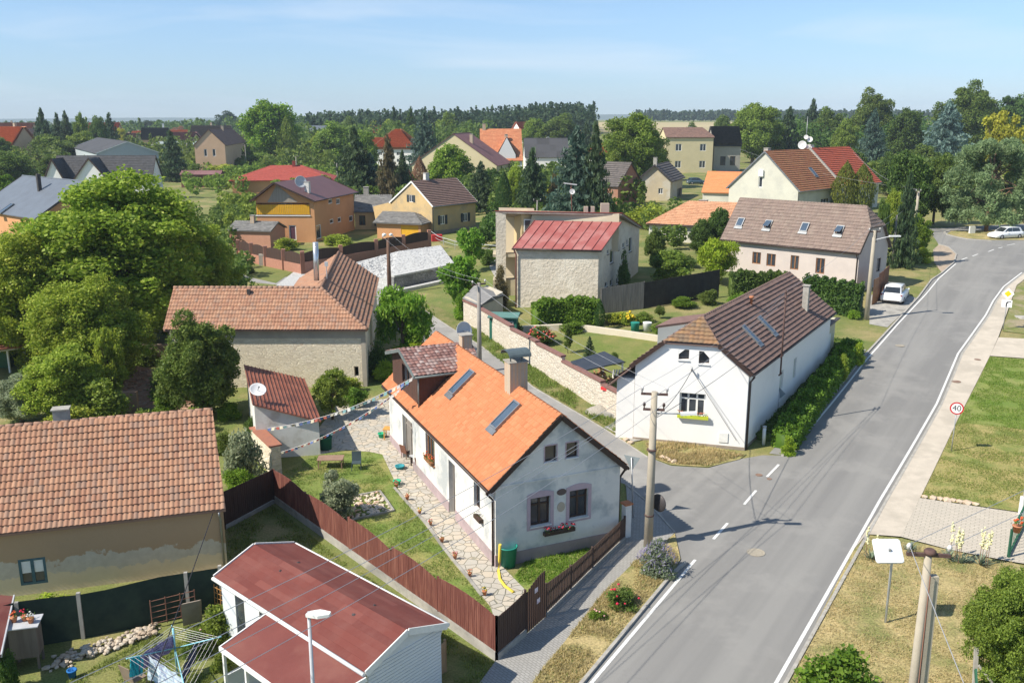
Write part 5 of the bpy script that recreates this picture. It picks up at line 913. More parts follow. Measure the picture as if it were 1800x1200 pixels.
# ================================================================ fences and walls
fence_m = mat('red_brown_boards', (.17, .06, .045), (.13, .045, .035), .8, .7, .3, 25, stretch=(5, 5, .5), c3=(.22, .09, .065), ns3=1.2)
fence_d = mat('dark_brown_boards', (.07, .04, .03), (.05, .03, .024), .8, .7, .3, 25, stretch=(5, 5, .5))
def board_fence(name, label, base, hts, m, plinth=.25, bw=.13, gap=.012, group=None, th=.03, postm=None, arch=.2, post=.1, side=1, rail=False):
    """base: ground points; hts: (height at start, height at end) per span"""
    t = thing(name, label, 'fence', (base[0] + base[-1]) / 2, group); n = len(base) - 1
    if plinth:
        p = MB(); wallpath(p, base, .16, -.3, plinth); p.build('plinth', conc_m, t)
    for i in range(n):
        a, b = base[i], base[i + 1]; d = (b - a); L_ = Vector((d.x, d.y)).length; k = max(2, int(L_ / bw)); h0, h1 = hts[i]; mb = MB(); u = Vector((d.x, d.y, 0)).normalized(); nn = Vector((u.y, -u.x, 0)) * side
        for j in range(k):
            s0 = (j + .5) / k; c = gz(a.lerp(b, s0)); hh = h0 + (h1 - h0) * s0 + arch * math.sin(math.pi * s0) ** .8 + RN.uniform(-.006, .006); w2 = L_ / k - gap
            z0 = (plinth or 0) + .04; mb.prism([c - u * w2 / 2 + Vector((0, 0, z0)) + nn * .02, c + u * w2 / 2 + Vector((0, 0, z0)) + nn * .02, c + u * w2 / 2 + Vector((0, 0, hh)) + nn * .02, c - u * w2 / 2 + Vector((0, 0, hh)) + nn * .02], nn * (th + RN.uniform(-.004, .004)))
        for zz in (.45, min(h0, h1) - .2): mb.beam(gz(a, zz) , gz(b, zz), .035, .08)
        mb.build('board_panel', m, t)
    for i, a in enumerate(base):
        h = hts[min(i, n - 1)][0 if i < n else 1] + .03; p = MB(); p.box(gz(a, -.1), (post, post, h + .1), 0, base=True); p.build('post', postm or m, t)
    return t
def seg(pxs): return [G(*p) for p in pxs]
b0, b1 = G(484, 882), G(873, 1161); base = [b0.lerp(b1, t) for t in (0, .19, .42, .62, .8, 1)]
board_fence('board_fence', 'long dark red wooden board fence with arched panels between cottage garden and mobile home', base, [(1.85, 1.75), (1.75, 1.7), (1.95, 1.7), (1.9, 1.75), (1.9, 1.85)], fence_m, .38, arch=.16)
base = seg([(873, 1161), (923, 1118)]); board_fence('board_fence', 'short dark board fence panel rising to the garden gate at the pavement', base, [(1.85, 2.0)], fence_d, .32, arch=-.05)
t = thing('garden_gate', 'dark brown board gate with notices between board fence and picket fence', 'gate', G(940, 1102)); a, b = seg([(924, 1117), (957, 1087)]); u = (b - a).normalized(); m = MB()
for j in range(9): s0 = (j + .5) / 9; c = gz(a.lerp(b, s0), .08); h = 1.75 + .35 * s0 + .1 * math.sin(s0 * 3.1); m.prism([c - u * .058, c + u * .058, c + u * .058 + Vector((0, 0, h)), c - u * .058 + Vector((0, 0, h))], Vector((u.y, -u.x, 0)) * .03)
m.build('gate_leaf', fence_d, t)
for z_, s_ in ((1.55, .5), (1.0, .62)): m = MB(); c = gz(a.lerp(b, s_), z_) + Vector((u.y, -u.x, 0)) * .035; m.prism([c - u * .12, c + u * .12, c + u * .12 + Vector((0, 0, .2)), c - u * .12 + Vector((0, 0, .2))], Vector((u.y, -u.x, 0)) * .01); m.build('notice', mat('pink_notice', (.6, .45, .55), (.7, .7, .72), 9), t)
base = seg([(958, 1086), (1002, 1042), (1040, 1004), (1097, 949)]); board_fence('picket_fence', 'dark picket fence on a low concrete base in front of the cottage gable', base, [(1.55, 1.3), (1.3, 1.2), (1.2, 1.25)], mat('dark_pickets', (.1, .065, .05), (.07, .045, .035), 2), .2, bw=.14, gap=.055, arch=.0)
t = thing('gate_post', 'white square pillar with tiled cap at the end of the picket fence', 'pillar', G(1100, 944)); MB().box(G(1100, 944), (.34, .34, 1.75), .5, base=True).build('pillar', white_f, t); MB().box(G(1100, 944) + Vector((0, 0, 1.751)), (.46, .46, .08), .5, base=True).build('cap', T_orange, t)
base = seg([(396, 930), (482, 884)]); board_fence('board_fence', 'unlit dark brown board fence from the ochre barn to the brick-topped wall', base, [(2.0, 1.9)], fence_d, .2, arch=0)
# block wall with brown coping
blk = brick_mat('pale_block_wall', (.52, .46, .38), (.6, .55, .47), (.44, .38, .3), .5, .22, ms=.012, bump=.5, noise_c=(.56, .5, .42), rot=0)
def wavy():
    v = stone_mat('pale_stone_blocks', (.5, .44, .36), (.66, .61, .54), (.42, .33, .25), sc=2.2, mort=(.6, .53, .44)); return v
blk = wavy()
wp = seg([(817, 566), (845, 581), (900, 621), (945, 649), (990, 677), (1059, 722), (1102, 748)]); t = thing('block_wall', 'long pale block wall with stepped brown coping along the side street', 'wall', wp[3])
m = MB(); c = MB(); R_ = resample(wp, 4.2)
for i in range(1, len(R_)):
    a, b = R_[i - 1], R_[i]; zt = max(TH(*a), TH(*b)) + 2.05 - .22 * (i > len(R_) - 3); zb_ = min(TH(*a), TH(*b)) - .3; d = (b - a).normalized(); nn = Vector((d.y, -d.x)) * .13
    m.prism([Vector((*(a + nn), zb_)), Vector((*(b + nn), zb_)), Vector((*(b - nn), zb_)), Vector((*(a - nn), zb_))], (0, 0, zt - zb_)); n2 = nn * 1.7
    c.prism([Vector((*(a + n2), zt + .003)), Vector((*(b + n2), zt + .003)), Vector((*(b - n2), zt + .003)), Vector((*(a - n2), zt + .003))], (0, 0, .13))
m.build('blocks', blk, t); c.build('coping', mat('brown_coping', (.2, .1, .085), (.26, .14, .12), 4, .8, .4, 20), t); m = MB(); p = PL(1076, 690, G(1059, 722), Vector((-.6, -.8, 0))); q = G(1063, 724); m.box((q.x - .12, q.y - .2, 1.62 + q.z), (.5, .06, .22), -.75, base=True); m.build('red_plate', mat('red_white_plate', (.65, .04, .04), (.6, .05, .05)), t)
base = seg([(1103, 749), (1128, 757)]); board_fence('yard_gate', 'red-brown slatted gate between block wall and white corner house', base, [(1.95, 1.9)], mat('gate_brown', (.25, .08, .055), (.2, .065, .05), 2, .6), .05, arch=0, bw=.1)
# slate-roofed hut, green shed, wood store
a = G(817, 566); u_ = Vector((.82, -.57, 0)); a = G(843, 578)
t = thing('hut', 'small plastered hut with slate roof at the end of the block wall', 'hut', G(845, 562)); m = MB(); p0, p1, p2 = G(817, 565), G(845, 580), G(884, 556); p3 = p0 + (p2 - p1); wl = [p0, p1, p2, p3]; m.prism([gz(p, -.3) for p in wl], (0, 0, 2.7)); m.build('wall', cr_m if False else mat('hut_plaster', (.56, .5, .4), (.48, .43, .35), 1, .95, .4, 10), t)
zz = p1.z + 2.35; r = MB(); cc = (p0 + p2) / 2; E_ = [Vector((cc.x + (p.x - cc.x) * 1.1, cc.y + (p.y - cc.y) * 1.1, zz)) for p in wl]; mid0, mid1 = (E_[0] + E_[3]) / 2 + Vector((0, 0, .85)), (E_[1] + E_[2]) / 2 + Vector((0, 0, .35))
for Q in ([E_[0], E_[1], mid1, mid0], [E_[2], E_[3], mid0, mid1], [E_[1], E_[2], mid1], [E_[3], E_[0], mid0]): r.slab(Q, .06)
r.build('roof', mat('old_slates', (.27, .26, .25), (.2, .2, .2), 3, .8, .6, 12), t); m = MB(); w_ = Wall(p0, p1, 0, []); s_, z_ = w_.px(830, 543); m.box(w_.p(s_, z_, .0), (.35, .35, .4), math.atan2(w_.u.y, w_.u.x)); m.build('window', dark_m, t)
t = thing('garden_shed', 'small green board shed with white-framed door behind the block wall', 'shed', G(886, 590)); b = G(886, 592); m = MB(); m.box((b.x, b.y, b.z - .1), (2.4, 1.9, 2.0), -.1, base=True); m.build('walls', mat('green_boards', (.03, .15, .11), (.04, .19, .14), 1, .7, stretch=(6, 6, .5)), t)
m = MB(); m.box((b.x, b.y - .05, b.z + 1.95), (2.7, 2.3, .1), -.1, base=True); m.build('roof', mat('shed_felt', (.12, .25, .22), (.1, .2, .18)), t); m = MB(); m.beam((b.x - .15, b.y - 1.0, b.z), (b.x - .15, b.y - 1.0, b.z + 1.6), .08, .05); m.beam((b.x + .8, b.y - 1.05, b.z), (b.x + .8, b.y - 1.05, b.z + 1.6), .08, .05); m.beam((b.x - .15, b.y - 1.0, b.z + 1.62), (b.x + .8, b.y - 1.05, b.z + 1.62), .08, .05); m.build('door_frame', white_f, t)
R4 = [PZ(1003, 635, 2.75), PZ(1062, 617, 2.75), PZ(1098, 635, 2.35), PZ(1029, 650, 2.35)]; t = thing('wood_store', 'open wood store under a dark flat felt roof behind the block wall', 'shelter', (R4[0] + R4[2]) / 2 * Vector((1, 1, 0))); m = MB(); m.slab([R4[3], R4[2], R4[1], R4[0]], .09); m.build('roof', mat('blue_black_felt', (.045, .055, .075), (.06, .07, .09), 2, .6), t); m = MB()
for p in R4: q = p.lerp((R4[0] + R4[2]) / 2, .08); m.box((q.x, q.y, 0), (.13, .13, q.z - .1), 0, base=True)
m.build('posts', dishm, t); c0 = (R4[0] + R4[2]) / 2; m = MB(); rr = random.Random(4); lx = (R4[2] - R4[3]).normalized(); ly = (R4[0] - R4[3]).normalized(); 
for i in range(90): q = c0 + lx * rr.uniform(-1.1, 1.5) + ly * rr.uniform(-.5, .9); q.z = rr.uniform(.1, 1.6); dd = Vector((rr.uniform(-.3, .3), rr.uniform(-.3, .3), rr.uniform(-.1, .1))) + ly * .25; m.tube([q - dd, q + dd], rr.uniform(.04, .08), 5)
m.build('firewood', mat('firewood', (.4, .22, .1), (.28, .15, .08), 6), t)
t = thing('panel_stack', 'white boards leaning against the post of the wood store', 'boards', G(1082, 680)); m = MB(); q = PZ(1074, 668, .5); 
for i in range(4): m.beam((q.x + i * .22, q.y - .2, .05), (q.x + i * .22 + .25, q.y + .3, 1.25), .08, .5, (0, 1, 0))
m.build('boards', whf, t)
base = seg([(1056, 552), (1131, 543)]); board_fence('board_fence', 'weathered grey vertical board fence beside the grey house', base, [(2.5, 2.7)], mat('grey_old_boards', (.23, .21, .19), (.13, .12, .11), 1.5, .9, stretch=(7, 7, .4)), 0, bw=.2, arch=0)
base = seg([(1131, 543), (1180, 535), (1232, 527), (1262, 523)]); board_fence('board_fence', 'almost black board fence at the back of the garden', base, [(2.6, 2.7), (2.7, 2.8), (2.8, 2.9)], mat('black_boards', (.03, .026, .024), (.045, .04, .035), 2), 0, bw=.3, arch=0)
t = tag((lambda m: (wallpath(m, seg([(868, 590), (925, 583), (985, 580), (1033, 583), (1085, 590), (1160, 601)]), .3, -.1, .55), m)[1])(MB()).build('garden_wall', mat('cream_garden_wall', (.62, .55, .43), (.56, .5, .4), 2), loc=G(1033, 583)), 'low curved cream garden wall between lawn and flower bed', 'wall')
# orange house boundary: brick posts, brown infill
pinkb = mat('salmon_brick', (.36, .17, .12), (.42, .21, .15), 4, .9, .3, 20)
def post_fence(label, base, h, low, n):
    t = thing('boundary_wall', label, 'fence', base[len(base) // 2]); m = MB(); wallpath(m, base, .3, -.3, low); m.build('low_wall', pinkb, t); P = []
    for a, b in zip(base, base[1:]):
        k = max(1, round((b - a).length / n)); P += [a.lerp(b, i / k) for i in range(k)]
    P.append(base[-1])
    for a, b in zip(P, P[1:]):
        f = MB(); d = Vector((b.x - a.x, b.y - a.y, 0)); L_ = d.length; d.normalize(); kk = 8; nn = Vector((d.y, -d.x, 0)) * .03
        top = [gz(a.lerp(b, i / kk), h - .35 + .3 * math.sin(math.pi * i / kk)) for i in range(kk + 1)]; bot = [gz(a.lerp(b, i / kk), low + .003) for i in (kk, 0)]; f.prism(top + bot, nn); f.build('infill', fence_d, t)
    for p in P: q = MB(); q.box(gz(p, -.2), (.5, .5, h + .2), .3, base=True); q.build('brick_post', pinkb, t)
    return t
post_fence('salmon brick boundary wall with arched brown infill around the orange house, left part', seg([(420, 456), (468, 468), (533, 482)]), 2.7, 1.2, 5); post_fence('salmon brick boundary wall with arched brown infill above the white stone bank, right part', seg([(533, 482), (600, 470), (662, 458), (755, 440)]), 2.9, 1.5, 6)
t = tag(MB().box(G(463, 467) - Vector((0, 0, .1)), (1.0, .6, 1.6), .2, base=True).build('junction_box', mat('grey_cabinet', (.5, .47, .4), (.45, .42, .36)), loc=G(463, 467)), 'small grey utility cabinet standing on the grass bank by the salmon wall', 'cabinet')
# white stone bank and gabion wall
T0, T1, T2 = G(640, 497), G(690, 512), G(800, 488); hgt = 1.6; up3 = Vector((0, 0, hgt))
K0, K1, K2 = G(625, 478), G(700, 463), G(775, 452)
t = thing('stone_bank', 'bank of white broken stone above the gabion wall', 'stone bank', (T1 + K1) / 2); m = MB(); rr = random.Random(5)
bk_ = [T1 + up3, T2 + up3, K2 + Vector((0, 0, 1.6)), K1 + Vector((0, 0, 1.6)), K0 + Vector((0, 0, 1.2)), T0 + Vector((0, 0, .3))]
m.poly([bk_[5], bk_[0], bk_[3], bk_[4]]); m.poly([bk_[0], bk_[1], bk_[2], bk_[3]]); m.poly([bk_[5], T0, T1, bk_[0]]); m.build('bank', white_m, t); m = MB()
for i in range(900):
    a_, b_ = rr.random(), rr.random()
    q = (bk_[0].lerp(bk_[1], a_)).lerp(bk_[3].lerp(bk_[2], a_), b_) if rr.random() < .7 else (bk_[5].lerp(bk_[0], a_)).lerp(bk_[4].lerp(bk_[3], a_), b_)
    m.rock(q, rr.uniform(.08, .16), rr, .5)
m.build('broken_stone', mat('white_rock', (.44, .44, .44), (.32, .32, .33), .8, .9), t)
t = thing('gabion_wall', 'grey gabion retaining wall with white coping by the side street', 'wall', (T1 + T2) / 2); m = MB(); wallpath(m, [T1, T2], .7, -.3, hgt); m.build('gabion', stone_mat('gabion_fill', (.26, .26, .26), (.4, .4, .39), (.3, .3, .3), sc=3.5, mort=(.12, .12, .12)), t); m = MB(); wallpath(m, [T1, T2], .9, hgt + .003, hgt + .2); wallpath(m, [T0, T1], .5, .003, .6); wallpath(m, offset([T1, T2], 1.2), .9, .0, .35); m.build('coping', white_m, t); m = MB(); 
for i in range(7): p = T1.lerp(T2, i / 6) ; nn = Vector(((T2 - T1).y, -(T2 - T1).x, 0)).normalized() * .37; m.box(gz(p + nn, 0), (.07, .05, hgt), .3, base=True)
m.build('wall_posts', zinc_m, t)
t = thing('guard_railing', 'thin metal railing curving from the yellow house down to the stone bank', 'railing', G(790, 440)); P_ = seg([(757, 418), (770, 428), (800, 438), (840, 443), (905, 450)]); m = MB(); P2 = resample(P_, 2.5)
m.tube([gz(p, 1.1) for p in P2], .045, 5); m.tube([gz(p, .6) for p in P2], .03, 5)
for p in P2[::2]: m.tube([gz(p, -.1), gz(p, 1.1)], .035, 5)
m.build('rail', dishm, t); tag(MB().box(G(768, 424), (1.6, 1.1, 1.0), .2, base=True).build('red_container', mat('red_plastic', (.5, .04, .04)), loc=G(768, 424)), 'small red container at the corner of the yellow gabled house', 'container')
# ================================================================ courtyard of the cottage
FR, FL, BL_, BR_ = PZ(564, 740, 2.3), PZ(444, 710, 3.6), PZ(429, 641, 3.6), PZ(534, 665, 2.3); t = thing('outbuilding', 'white courtyard outbuilding with rusty red ribbed sheet roof', 'outbuilding', ((FR + FL) / 2) * Vector((1, 1, 0)))
m = MB(); ins = lambda p, k=.05: p.lerp((FR + BL_) / 2, k); c4 = [ins(p) for p in (FL, FR, BR_, BL_)]; G4 = [Vector((p.x, p.y, -.2)) for p in c4]; T4 = [Vector((p.x, p.y, p.z - .12)) for p in c4]
for i in range(4): j = (i + 1) % 4; m.poly([G4[i], G4[j], T4[j], T4[i]])
m.build('wall', mat('courtyard_white', (.66, .66, .64), (.56, .56, .53), .9, .9, .4, 9, c3=(.48, .46, .42), ns3=.8), t); m = MB(); m.slab([FL, FR, BR_, BL_], .08); upn = (FR - FL).cross(BR_ - FR).normalized(); upn = upn if upn.z > 0 else -upn
for i in range(17): s_ = i / 16; m.beam(FL.lerp(BL_, s_) + upn * .02, FR.lerp(BR_, s_) + upn * .02, .05, .06, upn) if False else m.beam(FL.lerp(FR, s_) + upn * .02, BL_.lerp(BR_, s_) + upn * .02, .045, .07, upn)
m.build('roof', mat('rusty_sheet', (.24, .085, .055), (.3, .12, .08), .8, .6, .2, 10, c3=(.18, .07, .05), ns3=.5), t); dish('white round satellite dish above the rusty courtyard roof', PZ(453, 686, 4.1), (.3, -.5, .8), .5, mat('dish_white', (.75, .75, .74)), mast=1.0)
wp = seg([(452, 800), (488, 836)]); t = thing('garden_wall', 'rough wall end with red brick coping left of the courtyard lawn', 'wall', wp[1]); m = MB(); wallpath(m, wp, .55, -.3, 1.75); m.build('masonry', stw, t); m = MB(); wallpath(m, wp, .75, 1.755, 1.85); m.build('brick_coping', mat('brick_coping_m', (.36, .15, .09), (.3, .13, .09), 4), t)
flagm = [mat('flag_' + n_, c_) for n_, c_ in (('blue', (.14, .2, .42)), ('white', (.74, .73, .7)), ('red', (.42, .12, .09)), ('green', (.2, .36, .36)), ('cream', (.68, .62, .46)))]
def flags(label, a, b, sag, n, seed):
    t = thing('prayer_flags', label, 'flag string', (a + b) / 2, 'flag strings across the courtyard'); P_ = [a.lerp(b, i / 40) - Vector((0, 0, sag * 4 * (i / 40) * (1 - i / 40))) for i in range(41)]; m = MB(); m.tube(P_, .012, 4); m.build('string', whf, t); m = MB(); r = random.Random(seed)
    for i in range(n):
        s0 = (i + .1) / n * 40; s1 = (i + .85) / n * 40; f = lambda s_: P_[int(s_)].lerp(P_[min(40, int(s_) + 1)], s_ - int(s_)); p, q = f(s0), f(s1); h = Vector((r.uniform(-.06, .06), r.uniform(-.06, .06), -(p - q).length * r.uniform(.75, .95))); fa = m.poly([p, q, q + h, p + h]); fa.material_index = (i * 2 + r.randrange(2)) % 5
    m.build('flags', flagm, t, smooth='keep')
flags('upper string of small coloured flags from dormer to the outbuilding roof edge', PZ(726, 663, 6.1), PZ(470, 752, 2.35), .5, 36, 3); flags('lower string of small coloured flags ending at the brick-topped wall', PZ(720, 670, 5.8), PZ(494, 794, 1.8), .5, 40, 4)
def table(name, label, c, rz, L_, W_, h, m, legm=None):
    t = thing(name, label, 'table', c); b = MB(); b.box(c + Vector((0, 0, h - .04)), (L_, W_, .04), rz, base=True); b.build('table_top', m, t); R = Matrix.Rotation(rz, 3, 'Z')
    for a_, b_ in ((-1, -1), (1, -1), (1, 1), (-1, 1)): q = c + R @ Vector((a_ * (L_ / 2 - .08), b_ * (W_ / 2 - .08), 0)); l = MB(); l.box(q, (.06, .06, h - .042), rz, base=True); l.build('leg', legm or m, t)
    return t
def chair(label, c, rz, m, name='garden_chair', sc=1):
    t = thing(name, label, 'chair', c); R = Matrix.Rotation(rz, 3, 'Z'); q = lambda x, y, z: c + R @ Vector((x * sc, y * sc, z * sc)); b = MB(); b.beam(q(-.24, 0, .43), q(.24, 0, .43), .46 * sc, .04); b.build('seat', m, t); b = MB(); b.beam(q(0, .22, .45), q(0, .34, .95), .5 * sc, .03, R @ Vector((0, 1, 0))); b.build('backrest', m, t)
    for x, y in ((-.22, -.2), (.22, -.2), (.22, .2), (-.22, .2)): b = MB(); b.tube([q(x, y, .41), q(x * 1.15, y * 1.15, 0)], .018 * sc, 5); b.build('leg', m, t)
    return t
tw_ = mat('weathered_table', (.3, .19, .14), (.24, .15, .11), 2); table('garden_table', 'low brown wooden table on the shaded courtyard lawn', G(582, 822), .05, 1.5, .85, .62, tw_)
chair('dark garden chair with pale frame beside the low brown table', G(627, 826), .1, mat('dark_sling', (.04, .06, .07), (.06, .09, .1)), sc=1.1); table('garden_table', 'small orange wooden table by the cottage wall', G(690, 772), -.1, 1.1, .7, .75, mat('orange_table', (.62, .33, .08), (.56, .28, .07), 3))
table('garden_table', 'grey metal table by the large window of the cottage', G(737, 822), -.85, 1.1, .65, .7, dishm, brown_f)
chair('rusty metal chair left of the grey table by the cottage wall', G(715, 806), 2.4, mat('rusty_chair', (.2, .09, .06))); chair('rusty metal chair below the grey table by the cottage wall', G(742, 832), 1.0, mat('rusty_chair', (.2, .09, .06)))
def barrel(name, label, cat, c, r0, r1, h, m, rim=True, group=None):
    t = thing(name, label, cat, c, group); b = MB(); b.lathe(c, [(r0, 0), (r1, h), (r1 + .03, h + .001), (r1 + .03, h + .05), (r1 - .02, h + .05), (r0 * .95, .1), (.01, .1)], 22); b.build('barrel', m, t); return t
grn = mat('green_plastic', (.02, .22, .17), (.025, .26, .2), 2, .45); barrel('rain_barrel', 'large green rain barrel at the corner of the cottage', 'barrel', G(893, 994), .34, .42, .95, grn); barrel('rain_barrel', 'dark green barrel standing beside the courtyard outbuilding', 'barrel', G(573, 790), .35, .4, .8, mat('dark_green_plastic', (.015, .13, .1))); barrel('bucket', 'red gas bottle in front of the double door of the cottage', 'gas bottle', G(712, 783), .15, .15, .55, mat('red_plastic', (.5, .04, .04))); barrel('bucket', 'bright green bucket lying beside the orange table', 'bucket', G(671, 770), .16, .22, .3, mat('bright_green', (.03, .42, .22))); barrel('bucket', 'blue-green basin on the paving in the courtyard', 'basin', G(703, 825), .2, .26, .2, mat('blue_green', (.04, .28, .33)))
barrel('bucket', 'bright green watering can on the path edge', 'watering can', G(698, 853), .16, .2, .26, mat('bright_green', (.03, .42, .22)))
t = thing('drain_hose', 'thick yellow hose running from the downpipe to the garden gate', 'hose', G(880, 1000)); m = MB(); w0 = HA.g[0, 1]; m.tube([gz(p, .06) if i > 1 else Vector((p.x, p.y, 1.4 - i * .9)) for i, p in enumerate([PZ(879, 960, 1.3), PZ(878, 985, .5), G(876, 1005), G(879, 1020), G(888, 1033), G(903, 1043)])], .07, 8); m.build('hose', mat('yellow_hose', (.72, .55, .08), (.66, .5, .07)), t)
def pot(c, fl, label, group, s_=1., potm=None):
    t = thing('flower_pot', label, 'flower pot', c, group); b = MB(); b.lathe(c, [(.09 * s_, 0), (.14 * s_, .2 * s_), (.15 * s_, .2 * s_), (.15 * s_, .23 * s_), (.1 * s_, .23 * s_)], 10); b.build('pot', potm or mat('terracotta', (.5, .2, .1)), t); r = random.Random(int(c.x * 100)); l = MB()
    for i in range(24): q = c + Vector((r.uniform(-.16, .16), r.uniform(-.16, .16), r.uniform(.22, .45))) * s_; l.poly([q + Vector([r.uniform(-.06, .06) * s_ for _ in range(3)]) for _ in range(3)])
    l.build('leaves', leaf_mat('pot_leaves', (.06, .14, .03), (.12, .2, .04)), t); f = MB()
    for i in range(7): f.rock(c + Vector((r.uniform(-.14, .14), r.uniform(-.14, .14), r.uniform(.3, .5))) * s_, .045 * s_, r, .8)
    f.build('blossoms', fl, t)
edge = seg([(697, 858), (716, 880), (738, 905), (757, 925), (777, 955), (800, 985), (826, 1015), (852, 1048)]); m = MB(); wallpath(m, offset(edge, .12), .14, -.05, .1, 1); tag(m.build('path_edging', conc_m), kind='structure'); E2 = resample(edge, 1.2)
names = ['first, next to the green watering can', 'second from the watering can', 'third from the watering can', 'fourth from the watering can', 'level with the grey door', 'just past the grey door', 'level with the narrow window', 'beside the lawn below the narrow window', 'level with the rain barrel', 'ninth along, nearing the gate', 'with bright red flower near the gate', 'last but one before the gate', 'closest to the garden gate']
for i, p in enumerate(E2[:13]): pot(gz(p, .1), (redf, orf, yelf, redf, whf)[i % 5], 'flower pot on the path edging, ' + names[i], 'flower pots lining the stone path', RN.uniform(.6, .85))
for px, py, l, mm in ((801, 880, 'dark door mat in front of the narrow grey door', (.1, .1, .11)), (786, 886, 'straw-coloured door mat on the stone path', (.4, .25, .1))): tag(MB().box(G(px, py, .06), (.85, .5, .02), 1.96, base=True).build('door_mat', mat('mat%d' % px, mm), loc=G(px, py, .06)), l, 'door mat')
rb = seg([(590, 880), (668, 866), (692, 900), (612, 918)]); t = thing('rock_garden', 'square bed of pale broken bricks and stones framed by kerbs on the lawn', 'rock garden', (rb[0] + rb[2]) / 2); m = MB(); wallpath(m, rb + rb[:1], .13, -.05, .14, 1); m.build('edging', conc_m, t); m = MB(); rr = random.Random(2)
for i in range(230): a_, b_ = rr.random(), rr.random(); q = rb[0].lerp(rb[1], a_).lerp(rb[3].lerp(rb[2], a_), b_); m.rock(gz(q, .08), rr.uniform(.05, .15), rr, .5)
m.build('stones', mat('pale_brick_rubble', (.5, .3, .2), (.62, .52, .42), 1.2, .95, lo=.4, hi=.5), t)
# ================================================================ lower left yard
t = thing('netting_fence', 'dark green shade netting fence in front of the ochre barn', 'fence', G(200, 1120)); nb = seg([(-30, 1158), (40, 1140), (147, 1122), (333, 1083), (392, 1070)]); m = MB(); A_ = [gz(p) for p in resample(nb, .8)]; va = [m.bm.verts.new(p) for p in A_]; vb = [m.bm.verts.new(p + Vector((0, 0, 1.95 + .06 * math.sin(i * 1.3)))) for i, p in enumerate(A_)]
for i in range(len(A_) - 1): m.bm.faces.new((va[i], va[i + 1], vb[i + 1], vb[i]))
m.build('netting', mat('dark_green_net', (.015, .03, .024), (.03, .05, .035), 1.5, .8), t)
for p in nb[1:]: MB().box(gz(p, 0), (.14, .14, 2.0), .2, base=True).build('post', conc_m, t)
t = thing('hutch', 'tall grey wooden cabinet with flower pots on top in the lower left yard', 'cabinet', G(52, 1165)); b = G(52, 1168); m = MB(); m.box((b.x, b.y, .5), (.95, .75, 1.25), .25, base=True); m.build('cabinet', mat('grey_wood', (.2, .16, .13), (.14, .11, .09), 1, .9, stretch=(6, 6, .5)), t)
for a_, b_ in ((-1, -1), (1, -1), (1, 1), (-1, 1)): R = Matrix.Rotation(.25, 3, 'Z'); q = b + R @ Vector((a_ * .42, b_ * .32, 0)); MB().box((q.x, q.y, 0), (.08, .08, .5), .25, base=True).build('leg', mat('grey_wood', (.2, .16, .13)), t)
m = MB(); m.box((b.x, b.y, 1.751), (1.15, .95, .04), .25, base=True); m.build('top_board', dishm, t)
for i, (dx, dy) in enumerate(((-.35, 0), (0, .1), (.3, -.05))): pot(Vector((b.x + dx, b.y + dy, 1.79)), (orf, redf, whf)[i], ('left', 'middle', 'right')[i] + ' small flower pot on top of the grey cabinet', 'pots on the grey cabinet', .9)
rr = random.Random(9); m = MB(); hp_ = seg([(85, 1165), (150, 1135), (230, 1118), (275, 1100), (262, 1130), (190, 1150), (130, 1180)])
for i in range(190): a_ = rr.random(); p = hp_[0].lerp(hp_[3], a_) + Vector((rr.uniform(-.1, .5), rr.uniform(-.75, .25), 0)); m.rock(gz(p, rr.uniform(0, .2)), rr.uniform(.06, .17), rr, .6)
tag(m.build('stone_heap', mat('heap_stone', (.42, .33, .24), (.5, .44, .36), 2, .95, lo=.4, hi=.6), loc=hp_[1]), 'loose row of fieldstones heaped in the lower left yard', 'stone heap', kind='stuff')
cyan = mat('light_blue_paint', (.25, .55, .65), (.3, .6, .7), 3, .5); t = thing('laundry_rack', 'light blue rotary clothes line with hanging laundry in the lower left yard', 'clothes line', G(312, 1185)); b = G(312, 1185); top = b + Vector((0, 0, 1.9)); m = MB(); m.tube([b, top], .035, 7); m.build('pole', cyan, t)
arms = [PZ(302, 1098, 2.0), PZ(389, 1118, 2.0), PZ(222, 1157, 2.0), PZ(330, 1230, 2.0)]; m = MB()
for a_ in arms: m.tube([b + Vector((0, 0, 1.1)), a_], .022, 6)
m.build('arms', cyan, t); m = MB()
for k in range(1, 7):
    q = [(b + Vector((0, 0, 1.1))).lerp(a_, .35 + .1 * k) for a_ in arms]; order = [0, 1, 3, 2]
    for i in range(4): m.tube([q[order[i]], q[order[(i + 1) % 4]]], .006, 3)
m.build('lines', whf, t)
def cloth(label, a, b, drop, mm, seed):
    r = random.Random(seed); m = MB(); n = 10; A_ = [a.lerp(b, i / n) for i in range(n + 1)]; rows = [[m.bm.verts.new(p + Vector((.04 * math.sin(i * 1.9 + j), .05 * math.cos(i * 2.3 + j * .8), -drop * j / 5))) for i, p in enumerate(A_)] for j in range(6)]
    for j in range(5):
        for i in range(n): m.bm.faces.new((rows[j][i], rows[j][i + 1], rows[j + 1][i + 1], rows[j + 1][i]))
    tag(m.build('laundry', mm, loc=a), label, 'laundry', 'laundry on the rotary clothes line')
q = lambda i, s_: (b + Vector((0, 0, 1.1))).lerp(arms[i], s_)
